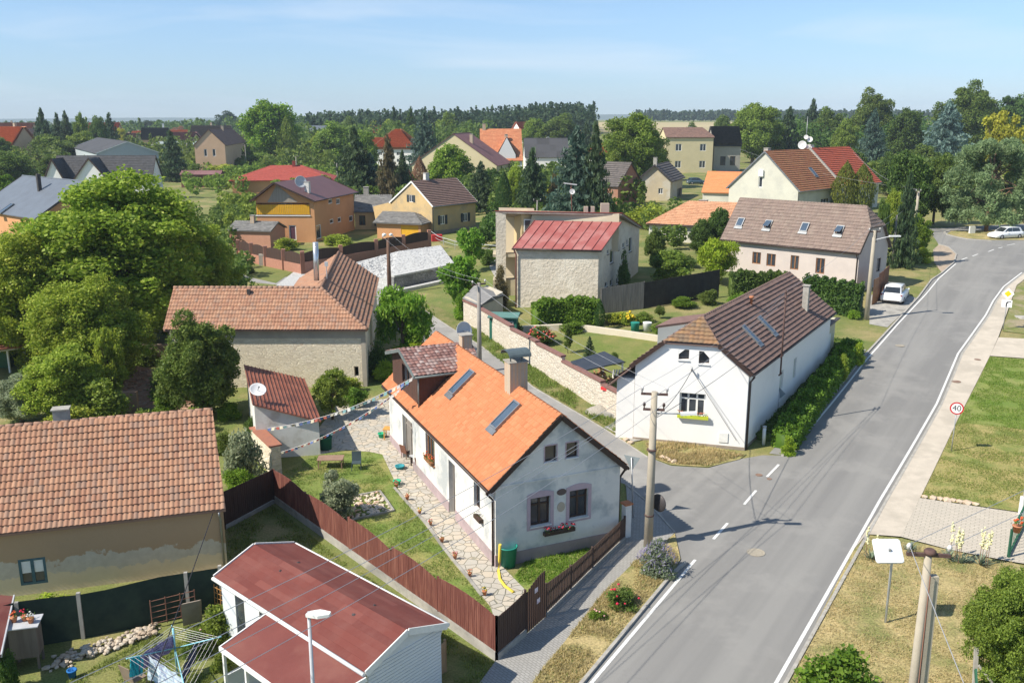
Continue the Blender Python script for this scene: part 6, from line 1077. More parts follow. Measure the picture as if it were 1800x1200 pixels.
cloth('turquoise cloth hanging on the clothes line', q(2, .95), q(2, .7), .75, mat('turquoise_cloth', (.03, .4, .5)), 1); cloth('pale blue patterned sheet hanging on the clothes line', q(2, .6), q(3, .6), 1.0, mat('pale_sheet', (.5, .6, .7), (.25, .3, .45), 5, lo=.5, hi=.56), 2); cloth('lilac patterned cloth on the clothes line near the stones', q(2, .75), q(0, .6), .6, mat('lilac_cloth', (.4, .3, .5), (.2, .16, .3), 14, lo=.45, hi=.55), 3); cloth('navy cloth hanging by the clothes line pole', q(3, .5), q(1, .45), .55, mat('navy_cloth', (.04, .05, .12)), 4)
t = thing('bed_frame', 'rusty upright metal lattice leaning at the netting fence', 'metal frame', G(305, 1105)); m = MB(); P0, P1 = PZ(268, 1100, .1), PZ(345, 1080, .1)
for i in range(4): p = P0.lerp(P1, i / 3); m.tube([p, p + Vector((0, 0, 1.15))], .022, 5)
for k in range(5): m.tube([P0 + Vector((0, 0, .1 + k * .25)), P1 + Vector((0, 0, .1 + k * .25))], .015, 5)
m.build('frame', mat('rusty_steel', (.3, .14, .09)), t)
t = thing('trellis', 'orange wooden trellis between the netting and the mobile home', 'trellis', G(372, 1090)); m = MB(); P0 = PZ(372, 1060, .3)
for k in range(5): m.tube([P0 + Vector((k * .14, -k * .05, -.2)), P0 + Vector((k * .14 + .04, -k * .05, 1.0 - k * .08))], .016, 4)
for k in range(4): m.tube([P0 + Vector((0, 0, .1 + k * .25)), P0 + Vector((.6, -.2, 0 + k * .22))], .016, 4)
m.build('slats', mat('orange_lath', (.5, .25, .08)), t); t = thing('small_shed', 'corner of a dark red felt roof with grey edge at the bottom left', 'shed', G(-20, 1190)); m = MB(); m.slab([PZ(-60, 1170, 2.2), PZ(2, 1150, 1.9), PZ(24, 1047, 1.9), PZ(-60, 1040, 2.3)], .06); m.build('roof', rsh, t); m = MB(); m.beam(PZ(2, 1152, 1.86), PZ(25, 1047, 1.86), .05, .12); m.build('edge', dishm, t); m = MB(); p = PZ(-30, 1100, 1.7); m.box((p.x - .3, p.y, 0), (1.6, 2.0, 1.75), .1, base=True); m.build('walls', mat('grey_wood', (.2, .16, .13)), t)
# left garden: lean-to shed, ruins, brick wall
t = thing('summer_house', 'green garden shed with white posts and rusty hipped roof at the left edge', 'shed', G(-10, 660)); E_ = [PZ(-90, 625, 2.7), PZ(58, 606, 2.5), PZ(26, 572, 3.3), PZ(-80, 568, 3.3)]; m = MB(); m.slab(E_, .1); m.build('roof', mat('rusty_sheet', (.24, .085, .055)), t); m = MB(); b = G(-5, 668); 
for px, py in ((18, 655), (47, 648), (-30, 662)): p = G(px, py); m.box(p, (.13, .13, 2.35), 0, base=True)
p, q = PZ(18, 612, 2.2), PZ(47, 610, 2.2); m.beam(PZ(-40, 622, 2.2), q, .1, .14); m.build('posts', white_f, t); m = MB(); p = G(-25, 640); m.box(p, (5.2, 2.4, 2.3), 0, base=True); m.build('walls', mat('shed_green', (.04, .1, .05), (.05, .12, .06)), t)
t = thing('brick_ruin', 'collapsed brick outhouse heap in the dappled garden', 'ruin', G(265, 690)); m = MB(); rr = random.Random(11); c0 = G(268, 700)
q4 = [PZ(205, 640, 1.6), PZ(330, 655, 1.5), G(345, 720), G(200, 715)]; m.poly(q4); m.build('mound', brick_mat('ruin_bricks', (.34, .16, .1), (.46, .34, .25), (.25, .2, .15), .3, .12, noise_c=(.38, .2, .13)), t); m = MB()
for i in range(260): a_, b_ = rr.random(), rr.random(); q = q4[0].lerp(q4[1], a_).lerp(q4[3].lerp(q4[2], a_), b_); m.rock(q, rr.uniform(.08, .2), rr, .5)
tag(m.build('rubble', mat('brick_rubble', (.36, .17, .1), (.45, .32, .23), 1, .95), t), kind='stuff')
tag(MB().box(G(225, 730), (1.5, .35, 1.7), .1, base=True).build('brick_pier', brick_mat('ruin_bricks', (.34, .16, .1), (.46, .34, .25), (.25, .2, .15), .3, .12), loc=G(225, 730)), 'red brick pier beside the collapsed outhouse', 'brick pier')
t = tag((lambda m: (wallpath(m, seg([(48, 640), (120, 640), (260, 640), (300, 640)]), .35, -.2, 1.7), m)[1])(MB()).build('garden_wall', mat('dark_old_wall', (.16, .12, .1), (.22, .17, .13), 1.5), loc=G(120, 640)), 'dark old garden wall under the walnut tree', 'wall')
# ================================================================ poles, lamps, cables
pole_c = mat('pole_concrete', (.42, .37, .29), (.34, .3, .24), 1, .9, .4, 15); rust = mat('rusty_steel', (.3, .14, .09)); darkr = mat('dark_rust', (.12, .07, .06), (.08, .05, .045), 4)
def pole(label, base, h, r=.17, m=None, arms=1, az=0, lean=(0, 0), name='utility_pole', group='utility poles'):
    b = Vector(base); t = thing(name, label, 'utility pole', b, group); top = b + Vector((lean[0], lean[1], h)); p = MB(); p.tube([b - Vector((0, 0, .4)), top], [r * 1.2, r * .75], 12); p.build('post', m or pole_c, t); d = Vector((math.cos(az), math.sin(az), 0)); tips = []
    for k in range(arms):
        z = top - Vector((0, 0, .12 + .75 * k)); a = MB(); w_ = .62 - .12 * k; a.beam(z - d * w_, z + d * w_, .1, .1); a.build('crossarm', darkr, t)
        for s_ in (-w_ + .05, w_ - .05): i_ = MB(); q = z + d * s_; i_.lathe(q + Vector((0, 0, .05)), [(.03, 0), (.03, .12), (.07, .12), (.06, .18), (.08, .2), (.04, .28), (.01, .3)], 8); i_.build('insulator', whf if k == 0 else darkr, t); tips.append(q + Vector((0, 0, .3)))
    return t, top, tips
def sagline(a, b, sag, n=14): return [a.lerp(b, i / n) - Vector((0, 0, sag * 4 * (i / n) * (1 - i / n))) for i in range(n + 1)]
cab = mat('cable_aluminium', (.42, .42, .43), (.36, .36, .38), 3, .5, metal=.3); cab_d = mat('cable_black', (.03, .03, .035), (.04, .04, .045), 3, .6)
def cable(label, a, b, sag, r=.012, m=None, group=None): return tag(MB().tube(sagline(a, b, sag), r, 4).build('overhead_cable', m or cab, loc=(a + b) / 2), label, 'cable', group)
b1 = G(1139, 960); t1, top1, tip1 = pole('near concrete pole with rusty crossarms at the corner of the junction', b1, 7.75, .19, arms=2, az=-.15, lean=(.05, .1)); z7 = top1.z - 1.05
m = MB(); e1 = PZ(1196, 727, z7); m.tube([top1 * Vector((1, 1, 0)) + Vector((0, 0, z7)), e1], .035, 6); m.build('lamp_arm', dishm, t1); m = MB(); dd = (e1 - top1) * Vector((1, 1, 0)); dd.normalize(); m.beam(e1, e1 + dd * .75 + Vector((0, 0, .05)), .26, .12); m.build('lamp_head', white_f, t1)
m = MB(); m.tube([b1 + Vector((.2, -.02, .1)), top1 + Vector((.14, -.02, -1.5))], .02, 5); m.build('cable_pipe', rust, t1); m = MB(); m.lathe(b1 + Vector((.42, .1, 2.2)), [(.02, 0), (.42, .02), (.44, .06), (.4, .1), (.3, .16), (.01, .2)], 20, axis=(.75, .65, -.05)); m.build('traffic_mirror', dark_m, t1)
for z in (1.6, 4.9): m = MB(); m.lathe(b1 + Vector((.01, .02, z)), [(.235, 0), (.235, .07)], 12); m.build('clamp', darkr, t1)
b2 = G(843, 655); t2, top2, tip2 = pole('grey pole rising behind the orange-roofed cottage', b2, ABOVE(b2, 497), .17, mat('grey_pole', (.3, .28, .25), (.24, .22, .2)), arms=1, az=.6)
b3 = G(685, 518); t3, top3, tip3 = pole('dark wooden pole with white lamps in front of the white stone bank', b3, ABOVE(b3, 418), .22, mat('dark_wood_pole', (.16, .09, .06), (.11, .065, .05), 2), arms=1, az=.2)
[MB().rock(top3 + Vector((x, -.1, .35)), .3, RN, .7).build('lamp_head', white_f, t3) for x in (-.4, .35)]
b4 = G(1523, 562); t4, top4, tip4 = pole('pale concrete pole with curved lamp arm by the white parked car', b4, ABOVE(b4, 405), .2, pole_c, arms=1, az=.3); m = MB(); a4 = top4 - Vector((0, 0, .9)); e4 = PY(1573, 415, top4.y - .6); m.tube([a4, a4.lerp(e4, .6) + Vector((0, 0, .05)), e4], .05, 6); m.build('lamp_arm', dishm, t4); m = MB(); m.beam(e4 - Vector((.5, 0, 0)), e4 + Vector((.5, 0, 0)), .3, .12); m.build('lamp_head', white_f, t4)
b5 = G(1607, 410); t5, top5, tip5 = pole('concrete pole at the upper side road left of the pine', b5, ABOVE(b5, 336), .22, pole_c, arms=1, az=.6)
q6 = PZ(1634, 968, 7.7); b6 = Vector((q6.x, q6.y, 0)); t6, top6, tip6 = pole('large near double concrete pole with rusty crossarm at the lower right', b6 + Vector((-.02, 0, 0)), 7.7, .14, pole_c, arms=1, az=-.12); m = MB(); m.beam(b6 + Vector((.3, .02, 0)), b6 + Vector((.22, .02, 6.9)), .2, .24); m.build('second_leg', pole_c, t6); m = MB(); m.tube([b6 + Vector((.06, -.2, 0)), b6 + Vector((.02, -.18, 7))], .018, 5); m.build('cable_pipe', rust, t6)
m = MB(); m.lathe(b6 + Vector((.02, 0, 7.6)), [(.17, 0), (.18, .1), (.12, .16)], 12); m.build('pole_cap', darkr, t6)
for px, py, top, l in ((434, 308, 254, 'far thin grey pole right of the round green tree'), (523, 330, 275, 'far pole rising from the red hipped bungalow roof'), (578, 296, 257, 'far thin pole among the olive trees'), (594, 335, 287, 'grey pole behind the right end of the red hipped roof'), (944, 400, 352, 'pole behind the parapet of the grey house'), (331, 292, 252, 'far pole beside the small thuja'), (1568, 470, 378, 'leaning thin trunk-like pole in front of the dark trees by the road')):
    b = G(px, py); pole(l, b, max(3, ABOVE(b, top)), .14, mat('grey_pole', (.3, .28, .25)), arms=1 if px != 1568 else 0, az=.3)
q7 = PZ(543, 1082, 6.5); t = thing('street_lamp', 'grey street lamp with flat white head in front of the mobile home roof', 'street lamp', (q7.x, q7.y, 0)); m = MB(); m.tube([(q7.x, q7.y, -.2), (q7.x, q7.y, 6.55)], [.07, .05], 10); m.build('post', dishm, t); m = MB(); m.prism([q7 + Vector(p) for p in ((-.08, -.07, .0), (.28, -.2, .02), (.6, -.14, .04), (.62, .02, .04), (.3, .16, .03), (-.05, .1, 0))], (0, 0, .09)); m.build('lamp_head', white_f, t)
# cables
C4 = 'wires from the near pole down to the lower left'; far_l = [PZ(150, 1330, 7), PZ(190, 1335, 7), PZ(230, 1340, 7), PZ(285, 1345, 7)]
for i, (k, l) in enumerate(((0, 'top-left wire'), (1, 'top-right wire'), (2, 'lower-left wire'), (3, 'lower-right wire'))): cable(l + ' from the near pole over the mobile home', tip1[k], PZ((100, 110, 190, 240)[i], (1210, 1250, 1245, 1270)[i], 7.2), .45, .012, group=C4)
mp_ = G(1385, 815); tm = thing('roof_mast', 'tall thin dark roof mast with crossbars on the white corner house', 'roof mast', PL(1372, 660, HB.p(0, -.15, 0), HB.vd)); pm = Wall(HB.p(0, -.15, 0), HB.p(HB.L, -.15, 0), 0, []); s_, z_ = pm.px(1369, 657); pb = pm.p(s_, z_, .1); s2, z2 = pm.px(1378, 510); pt_ = pm.p(s_, z2, .1); m = MB(); m.tube([pb, pt_], .055, 7); m.build('mast', darkr, tm); m = MB(); tipm = []
for dz in (.15, .55): m.beam(pt_ - pm.u * .45 - Vector((0, 0, dz)), pt_ + pm.u * .45 - Vector((0, 0, dz)), .06, .06)
for dz in (0, 1.2): m.beam(pb - pm.u * .35 + Vector((0, 0, dz)), pb + pm.u * .35 + Vector((0, 0, dz)), .07, .07)
m.build('crossbars', darkr, tm)
for k, l in enumerate(('outer left', 'outer right', 'inner left', 'inner right')): cable(l + ' wire from the near pole to the white house roof mast', tip1[k], pt_ + pm.u * (-.4, .4, -.4, .4)[k] - Vector((0, 0, (.1, .1, .5, .5)[k])), .3, .009, group='wires from the near pole to the roof mast')
s_, z_ = HB.E0.px(1217, 648); br = HB.E0.p(s_, z_, .3); cable('thick black cable from the near pole to the bracket on the white gable', top1 - Vector((0, 0, 1.3)), br, .35, .02, cab_d); cable('thick black cable from the near pole up past the gable to the half-hip', top1 - Vector((0, 0, 1.35)), HB.p(.2, 1.0, HB.ze + .5), .1, .018, cab_d); g_ = HB.g[0, 0]; cable('black cable running down the white gable to the corner', br, Vector((g_.x - .5, g_.y, .8)), .0, .014, cab_d)
for k in (0, 1): cable(('left', 'right')[k] + ' wire between the near pole and the pole behind the cottage', tip1[k], tip2[k], .5, .009, group='wires to the pole behind the cottage'); cable(('upper', 'lower')[k] + ' wire from the pole behind the cottage to the wooden pole', tip2[k], tip3[k], .8, .01, group='wires to the wooden pole'); cable(('left', 'right')[k] + ' wire from the concrete lamp pole to the upper pole', tip4[k], tip5[k], .5, .012, group='wires to the upper pole'); cable(('left', 'right')[k] + ' wire from the large near pole across the right lawn', tip6[k], PY(1500 + 860 + k * 90, 560, 75), .6, .012, group='wires across the right lawn')
cable('single wire from the large near pole down off the bottom edge', tip6[0], Vector((tip6[0].x - 5, tip6[0].y - 25, 7)), .5, .012); cable('wire from roof mast to the concrete lamp pole', pt_, tip4[0], .4, .01); cable('wire spanning the side road towards the trees', tip5[0], PY(1500, 268, 160), 1, .014); cable('second wire spanning the side road towards the trees', tip5[1], PY(1300, 262, 200), 1, .014)
cable('black guy cable from the ochre barn corner down to the yard', PZ(374, 902, 2.9), PZ(230, 1290, 3.5), .1, .02, cab_d)
# ================================================================ signs
def text_mesh(mb, s_, c, ux, uz, n, h):
    cu = D.curves.new('t', 'FONT'); cu.body = s_; cu.size = h * 1.35; cu.align_x = 'CENTER'; cu.align_y = 'CENTER'; o = D.objects.new('t', cu); COL.objects.link(o); dg = bpy.context.evaluated_depsgraph_get(); me = D.meshes.new_from_object(o.evaluated_get(dg)); D.objects.remove(o); D.curves.remove(cu)
    b = bmesh.new(); b.from_mesh(me); D.meshes.remove(me)
    for v in b.verts: v.co = c + ux * v.co.x + uz * v.co.y + n * .006
    mb.merge(b)
def disc(mb, c, n, ux, uz, r, d, k=28): mb.prism([c + ux * r * math.cos(2 * math.pi * i / k) + uz * r * math.sin(2 * math.pi * i / k) for i in range(k)], n * d)
galv = mat('galvanised', (.5, .5, .5), (.42, .42, .43), 5, .4, metal=.4); Z3 = Vector((0, 0, 1))
b = G(1672, 795, .0); n = Vector((-.42, -.9, 0)).normalized(); ux = Vector((-n.y, n.x, 0)); t = thing('speed_sign', 'round 40 speed limit sign with red rim on a thin post', 'road sign', b); h = ABOVE(b, 717); c = PY(1682, 717, b.y - .02); m = MB(); m.tube([b - Z3 * .1, Vector((c.x, c.y, c.z + .35))], .035, 8); m.build('post', galv, t); c = c + n * .05
m = MB(); disc(m, c, n, ux, Z3, .39, .012); m.build('red_rim', mat('sign_red', (.55, .02, .03)), t); m = MB(); disc(m, c + n * .014, n, ux, Z3, .31, .003); m.build('sign_face', mat('sign_white', (.8, .8, .8), (.76, .76, .76)), t); m = MB(); text_mesh(m, '40', c + n * .016, ux, Z3, n, .37); m.build('digits', mat('sign_black', (.02, .02, .03)), t, smooth='keep')
b = G(1763, 580); t = thing('priority_sign', 'yellow and white priority diamond above a small curve plate', 'road sign', b); c = PY(1772, 516, b.y); n = Vector((-.5, -.86, 0)).normalized(); ux = Vector((-n.y, n.x, 0)); m = MB(); m.tube([b - Z3 * .1, c], .04, 8); m.build('post', galv, t)
def sq(mb, c, r, d): mb.prism([c + ux * r, c + Z3 * r, c - ux * r, c - Z3 * r], n * d)
c += n * .05; m = MB(); sq(m, c, .52, .012); m.build('white_diamond', mat('sign_white', (.8, .8, .8)), t); m = MB(); sq(m, c + n * .014, .3, .003); m.build('yellow_diamond', mat('sign_yellow', (.8, .58, .02)), t)
c2 = c - Z3 * .9; m = MB(); m.prism([c2 - ux * .42 - Z3 * .33, c2 + ux * .42 - Z3 * .33, c2 + ux * .42 + Z3 * .33, c2 - ux * .42 + Z3 * .33], n * .01); m.build('plate', mat('sign_white', (.8, .8, .8)), t); m = MB(); c3 = c2 + n * .012
for a_, e_ in (((-.02, -.28), (-.02, .05)), ((-.02, .05), (.1, .17)), ((.1, .17), (.34, .17))): m.beam(c3 + ux * a_[0] + Z3 * a_[1], c3 + ux * e_[0] + Z3 * e_[1], .004, .1, ux.cross(n)) if False else m.prism([c3 + ux * (a_[0] - .05) + Z3 * a_[1], c3 + ux * (a_[0] + .05) + Z3 * (a_[1] - .05), c3 + ux * (e_[0] + .05) + Z3 * (e_[1] - .05), c3 + ux * (e_[0] - .05) + Z3 * (e_[1] + .04)], n * .004)
m.build('curve_mark', mat('sign_black', (.02, .02, .03)), t)
b = G(1113, 910); t = thing('give_way_sign', 'grey back of a downward triangle sign behind the cottage corner', 'road sign', b); c = PY(1110, 812, b.y); m = MB(); m.tube([b - Z3 * .1, c + Z3 * .25], .035, 8); m.build('post', galv, t); n = Vector((.5, .86, 0)).normalized(); ux = Vector((-n.y, n.x, 0)); c += n * .05; m = MB(); m.prism([c - ux * .45 + Z3 * .3, c + ux * .45 + Z3 * .3, c - Z3 * .5], n * .012); m.build('triangle', mat('sign_back', (.2, .24, .26), (.25, .29, .31)), t)
b = G(1366, 732); t = thing('priority_sign', 'grey back of a diamond sign standing in the hedge by the white house', 'road sign', b); c = PY(1370, 692, b.y); m = MB(); m.tube([b - Z3 * .1, c + Z3 * .1], .035, 8); m.build('post', galv, t); n = Vector((.1, 1, 0)).normalized(); ux = Vector((-n.y, n.x, 0)); m = MB(); sq(m, c + n * .05, .42, .012); m.build('diamond', mat('sign_back', (.2, .24, .26)), t)
b = G(1342, 782); t = thing('marker_post', 'short white marker post at the corner of the white house', 'post', b); MB().tube([b, b + Z3 * 1.15], .11, 12).build('post', white_f, t); MB().lathe(b + Z3 * 1.151, [(.13, 0), (.13, .08), (.02, .12)], 12).build('cap', galv, t)
b = G(1556, 1096, .02); c = PY(1561, 968, b.y - .3); t = thing('traffic_mirror', 'white back of a rectangular traffic mirror on a white post on the dry lawn', 'traffic mirror', b); m = MB(); m.tube([b - Z3 * .1, Vector((b.x, b.y, c.z - .3)), c - Vector((0, -.12, 0))], .05, 9); m.build('post', mat('white_post', (.7, .72, .75)), t); n = Vector((.05, -.55, .8)).normalized(); n = Vector((.02, -.72, .69)).normalized(); ux = Vector((1, .0, 0)); uz = n.cross(ux).normalized()
def rr_(c, a_, b_, r, k=5):
    out = []
    for cx, cy, s0 in ((a_ - r, b_ - r, 0), (-a_ + r, b_ - r, 1), (-a_ + r, -b_ + r, 2), (a_ - r, -b_ + r, 3)):
        for i in range(k + 1): an = math.pi / 2 * (s0 + i / k); out.append(c + ux * (cx + r * math.cos(an)) + uz * (cy + r * math.sin(an)))
    return out
m = MB(); L1, L2, L3 = rr_(c, .56, .5, .12), rr_(c + n * .05, .54, .48, .12), rr_(c + n * .13, .2, .17, .04)
for A_, B_ in ((L1, L2), (L2, L3)):
    va = [m.bm.verts.new(p) for p in A_]; vb = [m.bm.verts.new(p) for p in B_]
    for i in range(len(va)): m.bm.faces.new((va[i], va[(i + 1) % len(va)], vb[(i + 1) % len(vb)], vb[i]))
m.bm.faces.new([m.bm.verts.new(p) for p in L3]); m.bm.faces.new([m.bm.verts.new(p) for p in L1[::-1]]); m.build('mirror_back', mat('mirror_shell', (.74, .76, .78), (.7, .72, .74)), t); m = MB(); m.box(c + n * .16, (.1, .1, .1)); m.build('bracket', galv, t)
# ================================================================ cars
carpaint = {}
def car(label, c, rz, L_, W_, Hh, paint, suv=False, group='parked cars'):
    t = thing('parked_car', label, 'car', c, group); R = Matrix.Rotation(rz, 3, 'Z'); q = lambda x, y, z: c + R @ Vector((x, y, z)); g = .17 if not suv else .2; bh = Hh * .6
    pm_ = mat('paint_' + paint[0], paint[1], paint[1], 1, .25, spec=.7)
    # lower body: sections along the length (x forward): (x, bottom, belt height, half width)
    S = [(-.5, .38, bh * .82, .82), (-.485, .28, bh * .98, .93), (-.42, g, bh * 1.03, .98), (-.2, g, bh * 1.02, 1), (.15, g, bh, 1), (.3, g, bh * .93, .99), (.42, g, bh * .84, .96), (.485, .22, bh * .7, .88), (.5, .3, bh * .55, .78)]
    m = MB(); rings = []
    for x, z0, z1, hw in S:
        w2 = W_ / 2 * hw; X = x * L_; zs = [(-w2 * .86, z0), (-w2, z0 + .12), (-w2, z0 + (z1 - z0) * .62), (-w2 * .93, z1 - .02), (-w2 * .7, z1 + .015), (0, z1 + .03), (w2 * .7, z1 + .015), (w2 * .93, z1 - .02), (w2, z0 + (z1 - z0) * .62), (w2, z0 + .12), (w2 * .86, z0)]
        rings.append([m.bm.verts.new(q(X, y, z)) for y, z in zs])
    for a_, b_ in zip(rings, rings[1:]):
        for i in range(len(a_)): f = m.bm.faces.new((a_[i], a_[(i + 1) % len(a_)], b_[(i + 1) % len(b_)], b_[i])); f.smooth = True
    m.bm.faces.new(rings[0][::-1]); m.bm.faces.new(rings[-1]); m.build('body', pm_, t)
    # cabin
    K = [(-.47 if suv else -.44, bh * .98, .8), (-.36, Hh * .97, .68), (-.1, Hh, .7), (.08, Hh * .97, .68), (.27, bh * .97, .8)]; m = MB(); top = [(x * L_, z, W_ / 2 * w_) for x, z, w_ in K]
    pl = [m.bm.verts.new(q(x, -w_, z)) for x, z, w_ in top]; pr = [m.bm.verts.new(q(x, w_, z)) for x, z, w_ in top]
    for i in range(len(top) - 1): f = m.bm.faces.new((pl[i], pl[i + 1], pr[i + 1], pr[i])); f.smooth = True
    m.bm.faces.new(pl); m.bm.faces.new(pr[::-1]); m.build('cabin', pm_, t)
    def quad(nm, pts, lift, mm=glass_m): k = MB(); P_ = [q(*p) for p in pts]; n_ = (P_[1] - P_[0]).cross(P_[2] - P_[0]).normalized(); cc = q(0, 0, Hh * .5); n_ = n_ if n_.dot(sum(P_, Vector()) / len(P_) - cc) > 0 else -n_; k.prism([p + n_ * .003 for p in P_], n_ * lift); k.build(nm, mm, t)
    dg_ = mat('car_glass', (.02, .025, .03), (.025, .03, .035), 3, .08, spec=.9)
    def mixp(i, j, a_, side): p, r = top[i], top[j]; return (p[0] + (r[0] - p[0]) * a_, side * (p[2] + (r[2] - p[2]) * a_) * .88, p[1] + (r[1] - p[1]) * a_)
    quad('rear_window', [mixp(0, 1, .12, -1), mixp(0, 1, .12, 1), mixp(0, 1, .88, 1), mixp(0, 1, .88, -1)], .012, dg_); quad('windscreen', [mixp(4, 3, .1, -1), mixp(4, 3, .1, 1), mixp(4, 3, .92, 1), mixp(4, 3, .92, -1)], .012, dg_)
    for sd in (-1, 1):
        w_ = lambda z: W_ / 2 * (.8 + (.69 - .8) * (z - bh) / (Hh - bh)); f = lambda x, z: (x * L_, sd * w_(z), z)
        quad('side_window', [f(-.05, bh * 1.06), f(.2, bh * 1.06), f(.085, Hh * .93), f(-.05, Hh * .95)], .012, dg_); quad('side_window', [f(-.35, bh * 1.08), f(-.07, bh * 1.06), f(-.07, Hh * .95), f(-.3, Hh * .93)], .012, dg_)
        for xx in (-.31, .32): wl = MB(); cc = q(xx * L_, sd * (W_ / 2 - .2), .32); ax = R @ Vector((0, sd, 0)); wl.lathe(cc, [(.32, 0), (.33, .03), (.33, .2), (.3, .22), (.2, .215), (.19, .19), (.02, .2)], 20, axis=ax); o_ = wl.build('wheel', mat('tyre', (.02, .02, .022)), t); rm = MB(); rm.lathe(cc, [(.19, .2), (.185, .222), (.02, .225)], 10, axis=ax); rm.build('rim', galv, o_)
        mr = MB(); mr.box(q(.14 * L_, sd * (W_ / 2 + .06), bh * 1.08), (.16, .14, .12), rz); mr.build('wing_mirror', pm_, t)
        lm_ = MB(); lm_.box(q(-.487 * L_, sd * W_ * .37, bh * .86), (.08, W_ * .17, .14), rz); lm_.build('tail_light', mat('tail_red', (.3, .01, .01), (.2, .01, .01), 4, .2), t); hm = MB(); hm.box(q(.482 * L_, sd * W_ * .34, bh * .62), (.08, W_ * .18, .13), rz); hm.build('headlight', mat('lamp_glass', (.5, .52, .55), (.4, .42, .45), 4, .1), t)
    n_ = MB(); n_.box(q(-.5 * L_, 0, bh * .68), (.02, .5, .11), rz); n_.build('number_plate', white_f, t); n_ = MB(); n_.box(q(-.49 * L_, 0, .34), (.1, W_ * .72, .16), rz); n_.build('rear_bumper', dark_m, t); n_ = MB(); n_.box(q(.495 * L_, 0, .33), (.04, W_ * .6, .14), rz); n_.build('grille', dark_m, t); return t
c_ = G(1579, 531); car('white hatchback parked beside the brown gate, seen from behind', c_ + Vector((.1, 1.2, 0)), rad(60), 5.3, 2.2, 1.75, ('white', (.76, .77, .78)), True); c_ = G(1767, 419); car('white car parked by the traffic island under the pine', c_, rad(198), 4.9, 1.95, 1.6, ('white', (.76, .77, .78))); c_ = G(1224, 324); car('dark blue-green car parked below the pale yellow house', c_, rad(12), 4.9, 1.95, 1.7, ('dark_teal', (.05, .09, .12)), True)
t = thing('wooden_gate', 'pair of rust-orange wooden gate panels behind the parked white car', 'gate', G(1545, 520)); 
for (px, py), (qx, qy), hh in (((1532, 537), (1540, 533), 2.6), ((1541, 531), (1548, 526), 2.9), ((1549, 524), (1558, 515), 2.9)): a_, b_ = G(px, py), G(qx, qy); m = MB(); m.prism([gz(a_), gz(b_), gz(b_, hh), gz(a_, hh)], (.12, .1, 0)); m.build('gate_panel', wood_f if px == 1532 else mat('brown_gate', (.2, .09, .05), (.15, .07, .04), 3), t)
# right side: stones, pots, fences
rr = random.Random(21)
for i, (px, py) in enumerate(((1625, 876), (1640, 878), (1653, 879), (1665, 881), (1675, 882), (1687, 884), (1700, 886), (1714, 888))):
    c = G(px, py, .1); o = MB().rock(c, rr.uniform(.2, .27), rr, .55).build('border_stone', mat('border_stone_m', (.5, .36, .24), (.56, .46, .36), 2), loc=c); tag(o, 'pale border stone between right lawn and driveway, ' + ('first at the pavement end', 'second from the pavement', 'third from the pavement', 'fourth from the pavement', 'fifth from the pavement', 'sixth from the pavement', 'seventh from the pavement', 'last towards the right')[i], 'stone', 'border stones along the driveway')
for i, (px, py, l) in enumerate(((1164, 806, 'leftmost of the stones on the dry verge by the white house'), (1171, 808, 'second of the stones on the dry verge'), (1177, 811, 'third of the stones on the dry verge'), (1185, 813, 'rightmost of the stones on the dry verge'), (1100, 774, 'pale stone by the slabs in front of the yard gate'), (1108, 780, 'dark-sided block by the slabs in front of the yard gate'))): c = G(px, py, .05); tag(MB().rock(c, .24, rr, .8).build('border_stone', mat('border_stone_m', (.5, .36, .24)), loc=c), l, 'stone', 'stones on the verges')
for px, py, l in ((1069, 733, 'left grey hollow block at the foot of the block wall'), (1079, 735, 'middle grey hollow block at the foot of the block wall'), (1090, 746, 'flat concrete block below the hollow blocks')): c = G(px, py); tag(MB().box(c, (.55, .3, .3), -.6, base=True).build('concrete_block', mat('block_grey', (.33, .32, .3)), loc=c), l, 'block', 'loose concrete blocks')
t = thing('green_fence', 'green wire fence posts and rail at the right edge of the driveway', 'fence', G(1785, 985)); m = MB(); a_, b_ = G(1772, 982), G(1812, 900); gf = mat('green_fence_paint', (.03, .12, .07)); m.beam(a_ + Z3 * 1.4, b_ + Z3 * 1.4, .08, .1); m.beam(a_ + Z3 * .2, b_ + Z3 * .2, .08, .1); m.box(a_, (.1, .1, 1.5), 0, base=True); m.box(b_, (.1, .1, 1.5), 0, base=True)
for i in range(14): p = a_.lerp(b_, i / 14); m.box(p, (.02, .02, 1.4), 0, base=True)
m.build('frame', gf, t); pot(PZ(1787, 935, 1.5), orf, 'orange flowers in a hanging pot on the green fence', None, 1.5)
t = thing('utility_pillar', 'narrow grey and white pillar at the right edge of the lawn', 'pillar', G(1800, 905)); b = G(1800, 908); MB().box(b, (.5, .3, 1.1), 0, base=True).build('base', white_f, t); MB().box(b + Z3 * 1.101, (.3, .16, 2.3), 0, base=True).build('column', conc_m, t)
t = thing('wire_fence', 'leaning concrete fence post with brace in front of the apple tree', 'fence', G(1715, 1205)); b = G(1712, 1215); m = MB(); m.beam(b, b + Vector((.05, .3, 1.6)), .13, .13); m.build('post', conc_m, t); m = MB(); m.beam(b + Vector((.9, -.3, 0)), b + Vector((.1, .1, 1.0)), .08, .08); m.build('brace', conc_m, t); m = MB(); m.beam(b + Vector((-.35, -1.0, 0)), b + Vector((-.05, 0, .9)), .06, .2); m.build('rail', mat('green_fence_paint', (.03, .12, .07)), t)
tag(MB().box(G(1708, 411), (.9, .25, 1.1), .2, base=True).build('notice_board', white_f, loc=G(1708, 411)), 'small white sign board on the traffic island beside the pine trunk', 'sign'); tag(MB().rock(G(1800, 560), .9, rr, .35).build('boulder', conc_m, loc=G(1800, 560)), 'flat pale boulder at the right edge beyond the priority sign', 'boulder')
